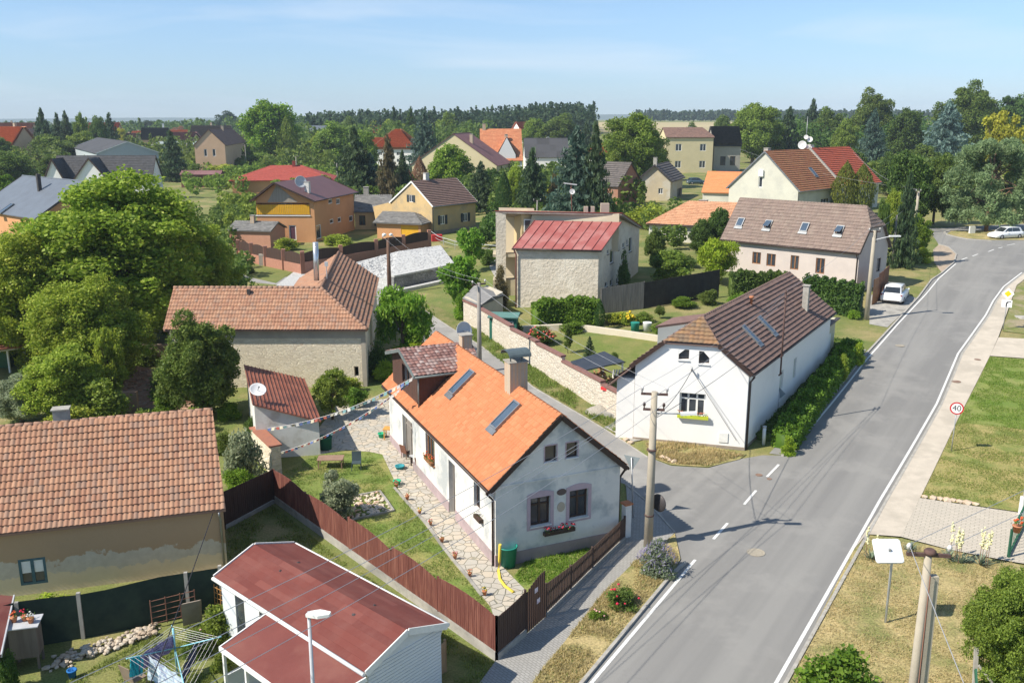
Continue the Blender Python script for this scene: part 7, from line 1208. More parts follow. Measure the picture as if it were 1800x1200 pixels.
tag(MB().lathe(G(1054, 724), [(1.1, 0), (.75, .22), (.3, .42), (.02, .48)], 16).build('gravel_heap', mat('gravel_heap_m', (.4, .37, .32), (.33, .3, .26), 6, .95, .9, 12, dist=.1), loc=G(1054, 724)), 'small heap of grey gravel at the foot of the block wall', 'gravel heap')
t = thing('trash_bins', 'white and green tubs standing in the flower bed', 'tub', G(1120, 583)); b = G(1116, 583); MB().lathe(b, [(.35, 0), (.4, .8), (.42, .85)], 12).build('green_tub', mat('green_plastic', (.02, .22, .17)), t); MB().lathe(b + Vector((1.1, 0, 0)), [(.35, 0), (.4, .8), (.42, .85)], 12).build('white_tub', white_f, t)
t = board_fence('board_fence', 'tan vertical board fence at the bottom edge beside the mobile home', [G(735, 1215), G(783, 1180)], [(1.1, 1.3)], mat('tan_boards', (.42, .27, .15), (.34, .21, .12), 2), 0, arch=0)
c = G(330, 1100); t = tag(MB().prism([PZ(318, 1062, 1.2), PZ(350, 1055, 1.2), PZ(352, 1092, .1), PZ(322, 1100, .1)], (.05, .1, 0)).build('leaning_panel', mat('pale_panel', (.3, .25, .2), (.22, .18, .15)), loc=c), 'pale board panel leaning behind the rusty lattice', 'panel')
t = thing('plastic_chair', 'brown garden chair back at the bottom edge by the laundry', 'chair', G(240, 1215)); chair('brown seat beside the laundry at the bottom edge', G(240, 1212), 2.6, mat('brown_fabric', (.25, .19, .14)), sc=1.2); D.objects.remove(t)
barrel('ball', 'blue ball-like can on the rubble path at the bottom left', 'can', G(128, 1192), .12, .15, .3, mat('blue_paint', (.02, .16, .45)))
# ================================================================ vegetation kit
def cloud_mesh(name, P, size, m, N=None, elong=1.0, flat=.0, seed=0, droop=None, extra=None):
    """one quad per leaf; P (n,3) positions, N outward directions; flat pulls leaf normals to N"""
    r = np.random.default_rng(seed); n = len(P); size = np.broadcast_to(size, (n,))
    nn = r.normal(size=(n, 3)); nn /= np.linalg.norm(nn, axis=1)[:, None]
    if N is not None: nn = nn * (1 - flat) + N * flat; nn /= np.linalg.norm(nn, axis=1)[:, None] + 1e-9
    t = r.normal(size=(n, 3)) if droop is None else droop + r.normal(size=(n, 3)) * .35
    a = np.cross(nn, t); a /= np.linalg.norm(a, axis=1)[:, None] + 1e-9; b = np.cross(nn, a)
    s = (size * r.uniform(.6, 1.3, n))[:, None]; k = r.uniform(.5, .8, n)[:, None] / elong ** .5; e = elong ** .5
    V = np.stack([P - a * s * k, P - b * s * e * .75 + a * s * k * .15, P + a * s * k, P + b * s * e], 1).reshape(-1, 3)
    me = D.meshes.new(name); ev, ef = ([], []) if extra is None else extra
    nv = len(V); V = np.vstack([V, np.array(ev).reshape(-1, 3)]) if len(ev) else V
    me.vertices.add(len(V)); me.vertices.foreach_set('co', V.astype(np.float32).ravel())
    loops = list(range(4 * n)); starts = list(range(0, 4 * n, 4)); tot = [4] * n
    for f in ef: starts.append(len(loops)); tot.append(len(f)); loops += [nv + i for i in f]
    me.loops.add(len(loops)); me.loops.foreach_set('vertex_index', loops); me.polygons.add(len(starts)); me.polygons.foreach_set('loop_start', starts); me.polygons.foreach_set('loop_total', tot)
    me.update(calc_edges=True); me.materials.append(m); return me
def lobes_cloud(seed, lobes, n, shell=.55, up=.25):
    r = np.random.default_rng(seed); L_ = np.array([l[:3] for l in lobes]); R_ = np.array([l[3] for l in lobes]); w_ = R_ ** 1.7; i = r.choice(len(lobes), n, p=w_ / w_.sum()); d = r.normal(size=(n, 3)); d[:, 2] += up; d /= np.linalg.norm(d, axis=1)[:, None]
    rr = R_[i] * (shell + (1.08 - shell) * r.random(n) ** .6) * (1 + .18 * r.normal(size=n)); return L_[i] + d * rr[:, None] * np.array([1, 1, .82]), d
def broad_lobes(seed, k, rx=.42, z0=.16, z1=1.0, rl=(.11, .19), hollow=.45):
    r = random.Random(seed); out = []; cz, hz = (z0 + z1) / 2, (z1 - z0) / 2
    while len(out) < k:
        d = Vector((r.gauss(0, 1), r.gauss(0, 1), r.gauss(0.15, 1))).normalized(); q = r.uniform(hollow, .86) * (1 + .32 * noise.noise(d * 1.7 + Vector((seed * 3.1, 0, 0)))); R = r.uniform(*rl); taper = 1 - .18 * max(0, d.z)
        out.append((d.x * rx * q * taper, d.y * rx * q * taper, cz + d.z * hz * (q), R))
    return out
bark = mat('bark', (.16, .11, .075), (.1, .07, .05), 6, .95, .5, 20); bark_p = mat('pine_bark', (.2, .12, .08), (.13, .09, .065), 6, .95, .5, 20)
def trunk_mesh(name, h, r, lobes, n=6, m=None, seed=0):
    rr = random.Random(seed); b = MB(); top = Vector((0, 0, h)); b.tube([Vector((0, 0, -.02)), Vector((.005, .005, h * .4)), top * .8, top], [r * 1.25, r, r * .7, r * .25], 7)
    for l in rr.sample(lobes, min(n, len(lobes))):
        p = Vector(l[:3]); a = Vector((0, 0, h * rr.uniform(.3, .75))); b.tube([a, a.lerp(p, .5) + Vector((0, 0, .02)), p], [r * .5, r * .35, r * .12], 5)
    me = D.meshes.new(name); b.bm.to_mesh(me); b.bm.free(); me.materials.append(m or bark); return me
LM = {k: leaf_mat('leaf_' + k, *v) for k, v in {'walnut': ((.15, .23, .022), (.3, .38, .045), (.42, .46, .08)), 'green': ((.075, .13, .025), (.16, .22, .045)), 'bright': ((.1, .21, .018), (.21, .34, .035), (.3, .4, .06)), 'dark': ((.05, .1, .022), (.11, .18, .036)),
    'olive': ((.12, .19, .03), (.23, .31, .05)), 'yellow': ((.28, .3, .03), (.46, .43, .05)), 'ygreen': ((.2, .27, .03), (.38, .43, .06)), 'silver': ((.19, .24, .14), (.34, .38, .24)), 'spruce': ((.045, .085, .04), (.1, .15, .065)), 'blue': ((.1, .17, .15), (.2, .29, .25)),
    'teal': ((.055, .105, .075), (.12, .18, .135)), 'pine': ((.13, .2, .09), (.25, .34, .16)), 'thuja': ((.11, .15, .024), (.2, .23, .045)), 'cypress': ((.04, .09, .022), (.09, .15, .034)), 'brownish': ((.12, .1, .05), (.2, .17, .08)), 'dead': ((.24, .13, .08), (.34, .2, .13)), 'hedge': ((.085, .16, .018), (.18, .28, .032)), 'lime': ((.19, .29, .018), (.36, .44, .045)), 'forest': ((.035, .065, .035), (.07, .11, .05)), 'straw': ((.36, .29, .14), (.5, .41, .22), (.16, .2, .05)), 'blade': ((.13, .19, .035), (.24, .28, .07)), 'lav': ((.15, .2, .12), (.25, .29, .18), (.3, .27, .36))}.items()}
PROTO = {}
def proto(kind, seed, mk):
    key = (kind, seed, mk)
    if key in PROTO: return PROTO[key]
    base = next((v for k, v in PROTO.items() if k[0] == kind and k[1] == seed), None)
    if base: cm = base[0].copy(); cm.materials[0] = LM[mk]; PROTO[key] = (cm, base[1]); return PROTO[key]
    r = np.random.default_rng(seed + 50)
    if kind in ('broad', 'loose', 'big', 'wide', 'small'):
        k, nl, sz, rl, hol, z0 = {'broad': (110, 20000, .021, (.05, .12), .42, .03), 'loose': (80, 13000, .021, (.04, .1), .35, .05), 'big': (330, 120000, .0098, (.03, .085), .35, -.02), 'wide': (170, 44000, .0145, (.035, .1), .38, .02), 'small': (34, 7000, .032, (.09, .16), .4, .1)}[kind]
        lb = broad_lobes(seed, k, z0=z0, rl=rl, hollow=hol); P, N = lobes_cloud(seed, lb, nl, .6 if kind != 'loose' else .4); cm = cloud_mesh('crown', P, sz, LM[mk], N, flat=.45, seed=seed); tm = trunk_mesh('trunk', .8, .022 if kind != 'small' else .018, lb, 9, seed=seed)
    elif kind in ('spruce', 'fir'):
        P = []; Dr = []; T = 26; rr = random.Random(seed)
        for t in range(T):
            f = t / (T - 1); z = .05 + .93 * f; R = .52 * (1 - f) ** .8 + .02; nb = 9 if f < .8 else 6
            for b in range(nb):
                an = rr.uniform(0, 6.28); Rb = R * rr.uniform(.72, 1.12); m_ = int(26 * (Rb + .1) / .5) + 3
                for i in range(m_):
                    u = (i + .5) / m_; x = Rb * u; w_ = rr.gauss(0, .035 * (1.2 - u)); zz = z + (.045 * u if kind == 'fir' else -.07 * u + .05 * u * u) + rr.gauss(0, .006) - abs(w_) * .5
                    P.append((math.cos(an) * x - math.sin(an) * w_, math.sin(an) * x + math.cos(an) * w_, zz)); Dr.append((math.cos(an) * .4, math.sin(an) * .4, -.8 if kind == 'spruce' else -.35))
        P = np.array(P); cm = cloud_mesh('crown', P, .03, LM[mk], elong=1.9, seed=seed, droop=np.array(Dr)); tm = trunk_mesh('trunk', .97, .016, [(0, 0, .9, .1)], 0, seed=seed)
    elif kind == 'column':
        n = 5200; u = r.random(n); an = r.random(n) * 6.283; z = .04 + .96 * u; R = .5 * np.sin(np.clip(u * .93 + .1, 0, 1) * math.pi) ** .6 * np.where(u > .55, 1 - (u - .55) * .9, 1) * (.78 + .3 * r.random(n)) * (1 + .12 * np.sin(an * 5 + z * 20)); P = np.stack([np.cos(an) * R, np.sin(an) * R, z], 1); N = np.stack([np.cos(an), np.sin(an), .5 + 0 * z], 1)
        cm = cloud_mesh('crown', P, .03, LM[mk], N, elong=1.8, flat=.4, seed=seed, droop=np.array([0, 0, 1.])); tm = trunk_mesh('trunk', .5, .03, [(0, 0, .4, .1)], 0, seed=seed)
    elif kind == 'pine':
        rr = random.Random(seed); lb = []
        for i in range(150): f = rr.random(); z = .14 + .82 * f; R = .5 * math.sqrt(max(.04, 1 - ((f - .38) / .66) ** 2)); an = rr.uniform(0, 6.28); q = rr.uniform(.15, 1) ** .6; lb.append((math.cos(an) * R * q, math.sin(an) * R * q, z, rr.uniform(.05, .09)))
        P, N = lobes_cloud(seed, lb, 42000, .3, .1); P[:, 2] = P[:, 2]; cm = cloud_mesh('crown', P, .015, LM[mk], N, elong=2.5, flat=.1, seed=seed); tm = trunk_mesh('trunk', .92, .02, lb, 16, bark_p, seed)
    elif kind == 'weep':
        lb = broad_lobes(seed, 30, z0=.15, rl=(.1, .17)); P, N = lobes_cloud(seed, lb, 14000, .5); P[:, 2] -= r.random(len(P)) * .12; cm = cloud_mesh('crown', P, .026, LM[mk], N, elong=2.4, flat=.3, seed=seed, droop=np.array([0, 0, -1.])); tm = trunk_mesh('trunk', .7, .02, lb, 6, seed=seed)
    elif kind == 'shrub':
        lb = [(l[0], l[1], max(.08, l[2]), l[3]) for l in broad_lobes(seed, 26, rx=.44, z0=-.3, z1=.98, rl=(.13, .22), hollow=.3)]; P, N = lobes_cloud(seed, lb, 6000, .45); P[:, 2] = np.abs(P[:, 2]); cm = cloud_mesh('crown', P, .034, LM[mk], N, flat=.35, seed=seed); tm = trunk_mesh('trunk', .5, .015, lb, 8, seed=seed)
    PROTO[key] = (cm, tm); return PROTO[key]
def tree(kind, mk, px, pyb, pyt, hw, label, cat='tree', name=None, seed=0, dist=None, group=None, rz=None, z0=None):
    b = G(px, pyb) if dist is None else gz(PY(px, pyb, dist)); h = ABOVE(b, pyt); mpp = b.y / (FPX * math.cos(PITCH)); w_ = 2 * hw * mpp
    cm, tm = proto(kind, seed, mk); wn = {'broad': .98, 'loose': .95, 'big': .95, 'wide': .95, 'small': 1.0, 'spruce': .78, 'fir': .78, 'column': .95, 'pine': 1.05, 'weep': 1.0, 'shrub': 1.05}[kind]; s_ = w_ / wn
    t = thing(name or {'spruce': 'spruce_tree', 'fir': 'fir_tree', 'column': 'column_conifer', 'pine': 'pine_tree', 'shrub': 'shrub'}.get(kind, 'tree'), label, cat, b, group); t.scale = (s_, s_, max(.5, h)); t.rotation_euler = (0, 0, rz if rz is not None else (px * 7.3) % 6.28)
    for nm, me in (('trunk' if kind != 'shrub' else 'stem', tm), ('crown' if kind != 'shrub' else 'foliage', cm)): o = D.objects.new(nm, me); COL.objects.link(o); o.parent = t
    return t
def hedge(label, path, wd, h, mk, n, cat='hedge', leaf=.075, bumps=.1, seed=0, name='hedge', core=True):
    P = resample(path, .8); r = np.random.default_rng(seed); seg_ = [(a, b, (b - a).length) for a, b in zip(P, P[1:])]; Lt = sum(s[2] for s in seg_); pts = []; nor = []
    for a, b, l in seg_:
        k = max(1, int(n * l / Lt)); u = (b - a).normalized(); nn = Vector((u.y, -u.x))
        for i in range(k):
            t = r.random(); an = r.random() * math.pi; bx, bz = math.cos(an), math.sin(an); s_ = max(abs(bx), abs(bz)); e = (bx / s_, bz / s_); q = a.lerp(b, t) + nn * e[0] * wd / 2 * r.uniform(.8, 1.12); bump = 1 + bumps * math.sin(q.x * 2.1 + q.y * 1.3) + bumps * .7 * math.sin(q.x * 5.7 - q.y * 4.1); zz = TH(q.x, q.y) + max(0, (e[1] if e[1] < .999 else 1)) * h * bump * r.uniform(.86, 1.06); 
            if r.random() < .5: zz = TH(q.x, q.y) + h * bump * (r.uniform(.9, 1.06)) ; q = a.lerp(b, t) + nn * r.uniform(-.5, .5) * wd
            pts.append((q.x, q.y, zz)); nor.append((nn.x * e[0], nn.y * e[0], max(.2, e[1])))
    c = P[len(P) // 2]; c = gz(c); pts = np.array(pts) - np.array(c); ev, ef = [], []
    if core:
        for a, b, l in seg_:
            u = (b - a).normalized(); nn = Vector((u.y, -u.x)) * wd * .36; k = len(ev)
            for q, z in ((a - nn, 0), (a + nn, 0), (b + nn, 0), (b - nn, 0), (a - nn, h * .84), (a + nn, h * .84), (b + nn, h * .84), (b - nn, h * .84)): p = gz(q, z) - c; ev.append(tuple(p))
            ef += [(k + 4, k + 5, k + 6, k + 7), (k, k + 1, k + 5, k + 4), (k + 1, k + 2, k + 6, k + 5), (k + 2, k + 3, k + 7, k + 6), (k + 3, k, k + 4, k + 7)]
    me = cloud_mesh(name, pts, leaf, LM[mk], np.array(nor), flat=.35, seed=seed, extra=(ev, ef)); o = D.objects.new(name, me); COL.objects.link(o); o.location = c; return tag(o, label, cat)
# ---------------------------------------------------------------- near trees
tree('big', 'walnut', 222, 610, 298, 212, 'huge yellow-green walnut tree filling the left of the photo', seed=1, rz=.4)
tree('big', 'walnut', 60, 640, 398, 125, 'second big walnut crown below the slate-blue roof at the left edge', seed=2)
tree('big', 'walnut', 345, 575, 372, 98, 'right dark side crown of the walnut group reaching towards the stone barn', seed=3)
tree('big', 'walnut', 160, 690, 478, 130, 'lower green tree in front of the walnut above the ruin', seed=4); tree('wide', 'walnut', 20, 640, 460, 80, 'shaded green tree behind the garden shed', seed=3, rz=2)
tree('wide', 'green', 358, 735, 548, 92, 'dark glossy leaved tree in front of the stone barn left end', seed=32); tree('wide', 'ygreen', 118, 745, 598, 88, 'sprawling yellow-green shrub tree in the dappled garden', seed=6); tree('loose', 'ygreen', 198, 720, 566, 42, 'upright yellow-green young tree with thin bare stems', seed=7); tree('wide', 'silver', 40, 745, 655, 70, 'grey-green shrubby tree above the ochre barn roof at the left', seed=8)
tree('shrub', 'olive', 180, 752, 672, 62, 'olive green shrub right behind the ochre barn chimney', 'shrub', seed=1); tree('shrub', 'hedge', 290, 735, 690, 38, 'fresh green shrub behind the barn ridge below the ruin', 'shrub', seed=2); tree('shrub', 'bright', 402, 735, 700, 28, 'leafy green shrub beside the courtyard outbuilding', 'shrub', seed=3); tree('shrub', 'silver', 425, 850, 742, 42, 'silvery grey-green bush between ochre barn and brick-topped wall', 'shrub', seed=4); tree('shrub', 'bright', 418, 862, 812, 30, 'light green low bush above the dark board fence', 'shrub', seed=5)
tree('loose', 'olive', 585, 738, 642, 42, 'olive bushy tree at the foot of the stone barn wall', seed=9); tree('shrub', 'hedge', 628, 715, 675, 26, 'green bush right of the olive tree by the stone wall', 'shrub', seed=6); tree('small', 'silver', 598, 912, 832, 46, 'small round grey-green tree on the cottage lawn', seed=10)
tree('weep', 'bright', 708, 628, 508, 72, 'drooping light green tree between stone barn and side street', seed=11); tree('shrub', 'lime', 735, 632, 592, 52, 'yellow-green hedge bush behind the orange roof', 'shrub', seed=7); tree('shrub', 'dark', 668, 660, 598, 30, 'dark shaded bush beside the stone barn corner', 'shrub', seed=8); tree('shrub', 'lime', 675, 668, 630, 26, 'light green bush next to the brown dormer', 'shrub', seed=9)
tree('small', 'bright', 808, 545, 448, 40, 'bright green street tree by the small slate hut', seed=12); tree('small', 'bright', 829, 478, 396, 30, 'bright green tree above the street tree by the yellow house', seed=13)
tree('shrub', 'bright', 815, 560, 505, 20, 'green shoots at the foot of the street tree', 'shrub', seed=2)
tree('loose', 'ygreen', 1762, 1170, 985, 108, 'fruit tree with small yellow apples at the lower right', seed=14, cat='apple tree') if False else tree('big', 'olive', 1765, 1215, 985, 108, 'dense apple tree with small yellow fruit at the lower right', 'apple tree', seed=14)
tree('shrub', 'hedge', 1468, 1245, 1128, 92, 'broad low green bush at the bottom edge right of the road', 'shrub', seed=3); tree('shrub', 'hedge', 1740, 1200, 1158, 40, 'low leafy plants under the apple tree', 'shrub', seed=4)
for px, pb, pt, hw, mk, l in ((420, 1075, 1030, 26, 'green', 'leafy green climber at the white wall of the mobile home'), (110, 1085, 1042, 52, 'lime', 'yellow-green vine shoots between netting and ochre barn'), (20, 1215, 1130, 24, 'dark', 'dark plants beside the grey cabinet'), (345, 1150, 1105, 34, 'green', 'green plants behind the clothes line'), (395, 1180, 1140, 26, 'olive', 'plants at the veranda edge of the mobile home'), (450, 770, 720, 22, 'dark', 'dark leaves between tree and courtyard outbuilding'), (300, 700, 640, 50, 'green', 'green bush behind the brick heap'), (130, 770, 700, 55, 'ygreen', 'light green bush directly above the ochre barn ridge'), (60, 700, 630, 40, 'green', 'green bush right of the garden shed'), (250, 640, 590, 50, 'green', 'shaded bush under the walnut right side'), (470, 545, 495, 30, 'green', 'green bush behind the ridge of the stone barn') , (250, 775, 712, 34, 'olive', 'olive bush above the middle of the ochre barn ridge'), (345, 760, 712, 26, 'bright', 'bright nettles behind the right end of the ochre barn ridge'), (395, 800, 752, 22, 'green', 'green weeds at the ochre barn gable'), (610, 690, 655, 34, 'ygreen', 'light green weeds at the foot of the stone wall'), (1505, 640, 600, 18, 'lime', 'bright shrub at the upper end of the long hedge'), (1480, 670, 625, 14, 'ygreen', 'yellow-green shrub in the upper half of the long hedge'), (1385, 800, 762, 17, 'lime', 'bright shrub at the lower end of the long hedge')):
    tree('shrub', mk, px, pb, pt, hw, l, 'shrub', seed=1 + px % 8)
tag(None, None) if False else None
# garden behind the block wall
hedge('bright green beech hedge in front of the rough grey house wall', seg([(938, 578), (985, 572), (1052, 572)]), 1.6, 2.3, 'hedge', 9000, leaf=.13, bumps=.08, seed=1)
tree('column', 'cypress', 1054, 580, 525, 8, 'dark narrow conifer at the corner of the beech hedge', seed=1)
hedge('dark clipped hedge in front of the four-skylight house, left part', seg([(1282, 520), (1330, 520), (1388, 524)]), 1.6, 2.2, 'dark', 8000, leaf=.14, seed=2); hedge('ivy-covered hedge between the white house and the four-skylight house', seg([(1412, 540), (1460, 548), (1512, 556)]), 1.8, 2.7, 'dark', 9000, leaf=.14, seed=3); tree('shrub', 'bright', 1300, 540, 510, 25, 'light green bush below the clipped hedge', 'shrub', seed=5)
hedge('long shaggy hedge along the right wall of the white house', [G(*p) + Vector(d) for p, d in (((1378, 790), (0, 0, 0)), ((1420, 728), (0, 0, 0)), ((1465, 668), (0, 0, 0)), ((1500, 622), (0, 0, 0)))], 1.5, 1.15, 'hedge', 15000, leaf=.11, bumps=.2, seed=4); hedge('low ground cover strip against the shaded wall of the white house', seg([(1345, 775), (1400, 700), (1450, 640), (1480, 605)]), 1.5, .45, 'green', 7000, leaf=.1, bumps=.2, seed=5)
for px, pb, pt, hw, k, mk, l in ((1178, 505, 438, 42, 'small', 'olive', 'round grey-green tree right of the grey house'), (1263, 500, 420, 44, 'weep', 'lime', 'feathery yellow-green tree in front of the four-skylight house'), (1232, 452, 382, 26, 'broad', 'dark', 'left half of the dark round double tree'), (1262, 448, 362, 30, 'broad', 'dark', 'taller right half of the dark round double tree'), (1150, 470, 398, 24, 'broad', 'green', 'green tree at the back corner of the grey house'), (1290, 405, 372, 16, 'small', 'green', 'small leafy top beside the first skylight')):
    tree(k, mk, px, pb, pt, hw, l, seed=(px % 3) + 12 if k == 'small' else 11 if k == 'weep' else 21 + px % 3)
for px, pb, pt, hw, mk, l in ((1140, 400, 350, 48, 'ygreen', 'wide light green bush below the small outbuilding'), (1245, 535, 505, 20, 'green', 'small bush in front of the black board fence'), (1200, 540, 522, 28, 'hedge', 'low green shrub along the garden path'), (1130, 566, 545, 22, 'olive', 'flowering perennial clump by the cream garden wall'), (1085, 568, 545, 26, 'ygreen', 'tall perennials left of the yellow flowers'), (1165, 590, 560, 22, 'hedge', 'leafy clump next to the tubs'), (1010, 582, 562, 30, 'hedge', 'low perennials in front of the beech hedge'), (905, 590, 560, 18, 'green', 'small bush beside the green shed'), (1095, 520, 440, 14, 'dark', 'climbing shrub at the shaded side of the grey house'), (880, 540, 470, 16, 'brownish', 'dry climber on the pillar of the grey house'), (1205, 470, 445, 22, 'green', 'bush behind the black fence left of the round tree'), (1500, 560, 540, 14, 'bright', 'small shrub beside the cream porch')):
    tree('shrub', mk, px, pb, pt, hw, l, 'shrub', seed=1 + px % 8)
tree('loose', 'green', 998, 622, 566, 11, 'thin young tree on the walled lawn', seed=7); tree('fir', 'spruce', 1036, 632, 592, 10, 'small young fir on the walled lawn', seed=1); tree('small', 'green', 1160, 560, 535, 10, 'tiny standard tree in the flower bed', seed=5)
def flowerbush(label, c, r, h, leaf, fl, n, fs=.06, cat='shrub'):
    t = thing('flowering_shrub', label, cat, c); cm, tm = proto('shrub', int(c.x * 3) % 7 + 1, leaf); o = D.objects.new('foliage', cm); COL.objects.link(o); o.parent = t; o.scale = (r * 2, r * 2, h); rr = random.Random(int(c.x * 9)); m = MB()
    for i in range(n): an = rr.uniform(0, 6.28); q = rr.random() ** .5; m.rock(c + Vector((math.cos(an) * r * q * .9, math.sin(an) * r * q * .9, h * (1.0 - .5 * q * q) * rr.uniform(.75, 1.05))), fs * rr.uniform(.7, 1.3), rr, .8)
    m.build('blossoms', fl, t); return t
flowerbush('dark red rose bush on the dry verge beside the pavement', G(1092, 1068), .85, 1.0, 'green', redf, 9, .06); flowerbush('small rose shrub below the dark red rose bush', G(1048, 1090), .45, .45, 'hedge', mat('pink_petals', (.65, .35, .33)), 4); flowerbush('coral and red rose bush inside the block wall', G(950, 605), 1.5, 1.5, 'green', mat('coral_petals', (.6, .15, .1), (.5, .04, .05), 9), 60, .11); flowerbush('yellow daylilies in the flower bed behind the cream wall', G(1102, 572), .9, 1.3, 'ygreen', yelf, 22, .14, 'flowers'); flowerbush('straggly climbing rose at the netting beside the mobile home', G(388, 1118), 1.0, 1.5, 'olive', mat('pink_petals', (.65, .35, .33)), 8)
t = tree('shrub', 'lav', 1155, 1008, 948, 42, 'lavender bush with violet spikes at the foot of the near pole', 'shrub', seed=2, name='lavender'); r = np.random.default_rng(4); b = G(1155, 1004); n = 420; an = r.random(n) * 6.28; q = r.random(n) ** .5; P = np.stack([np.cos(an) * q * .95, np.sin(an) * q * .95, .55 + .75 * (1 - q * q) + r.random(n) * .3], 1); me = cloud_mesh('flower_spikes', P, .055, leaf_mat('violet_spikes', (.26, .22, .36), (.36, .33, .48)), elong=6, droop=np.array([0, 0, 1.]), seed=3); o = D.objects.new('flower_spikes', me); COL.objects.link(o); o.parent = t; o.scale = [1 / s_ for s_ in t.scale]; o.rotation_euler = (0, 0, 0)
# yuccas
def yucca(label, px, py, spikes, sc=1.):
    c = G(px, py, .02); t = thing('yucca', label, 'yucca', c, 'yuccas at the driveway'); rr = random.Random(px); m = MB()
    for i in range(46): an = rr.uniform(0, 6.28); el = rr.uniform(.25, 1.3); l = rr.uniform(.4, .65) * sc; d = Vector((math.cos(an) * math.cos(el), math.sin(an) * math.cos(el), math.sin(el))); s_ = Vector((-math.sin(an), math.cos(an), 0)) * .025; m.poly([c - s_, c + s_, c + d * l * .6 + s_, c + d * l, c + d * l * .6 - s_])
    m.build('leaves', mat('yucca_leaf', (.14, .2, .13), (.22, .27, .19), 9, .6), t)
    for i in range(spikes):
        p = c + Vector((rr.uniform(-.35, .35), rr.uniform(-.2, .2), 0)); h = rr.uniform(1.35, 1.7) * sc; MB().tube([p, p + Vector((0, 0, h * .55))], .015, 5).build('stalk', mat('stalk_brown', (.28, .17, .1)), t); f = MB(); [f.rock(p + Vector((rr.uniform(-.06, .06), rr.uniform(-.06, .06), h * rr.uniform(.5, 1))), .05, rr, 1.2) for _ in range(22)]; f.build('blossoms', mat('cream_petals', (.72, .68, .42), (.65, .62, .36)), t)
yucca('yucca left of the traffic mirror with two cream spikes', 1531, 985, 2); yucca('small flowerless yucca right of the traffic mirror', 1600, 968, 0, .8); yucca('yucca with three cream spikes beside the large near pole', 1668, 985, 3, 1.1); yucca('yucca in the middle of the row at the driveway', 1690, 992, 2, 1.1); yucca('yucca nearest the apple tree with several cream spikes', 1722, 994, 4, 1.2)
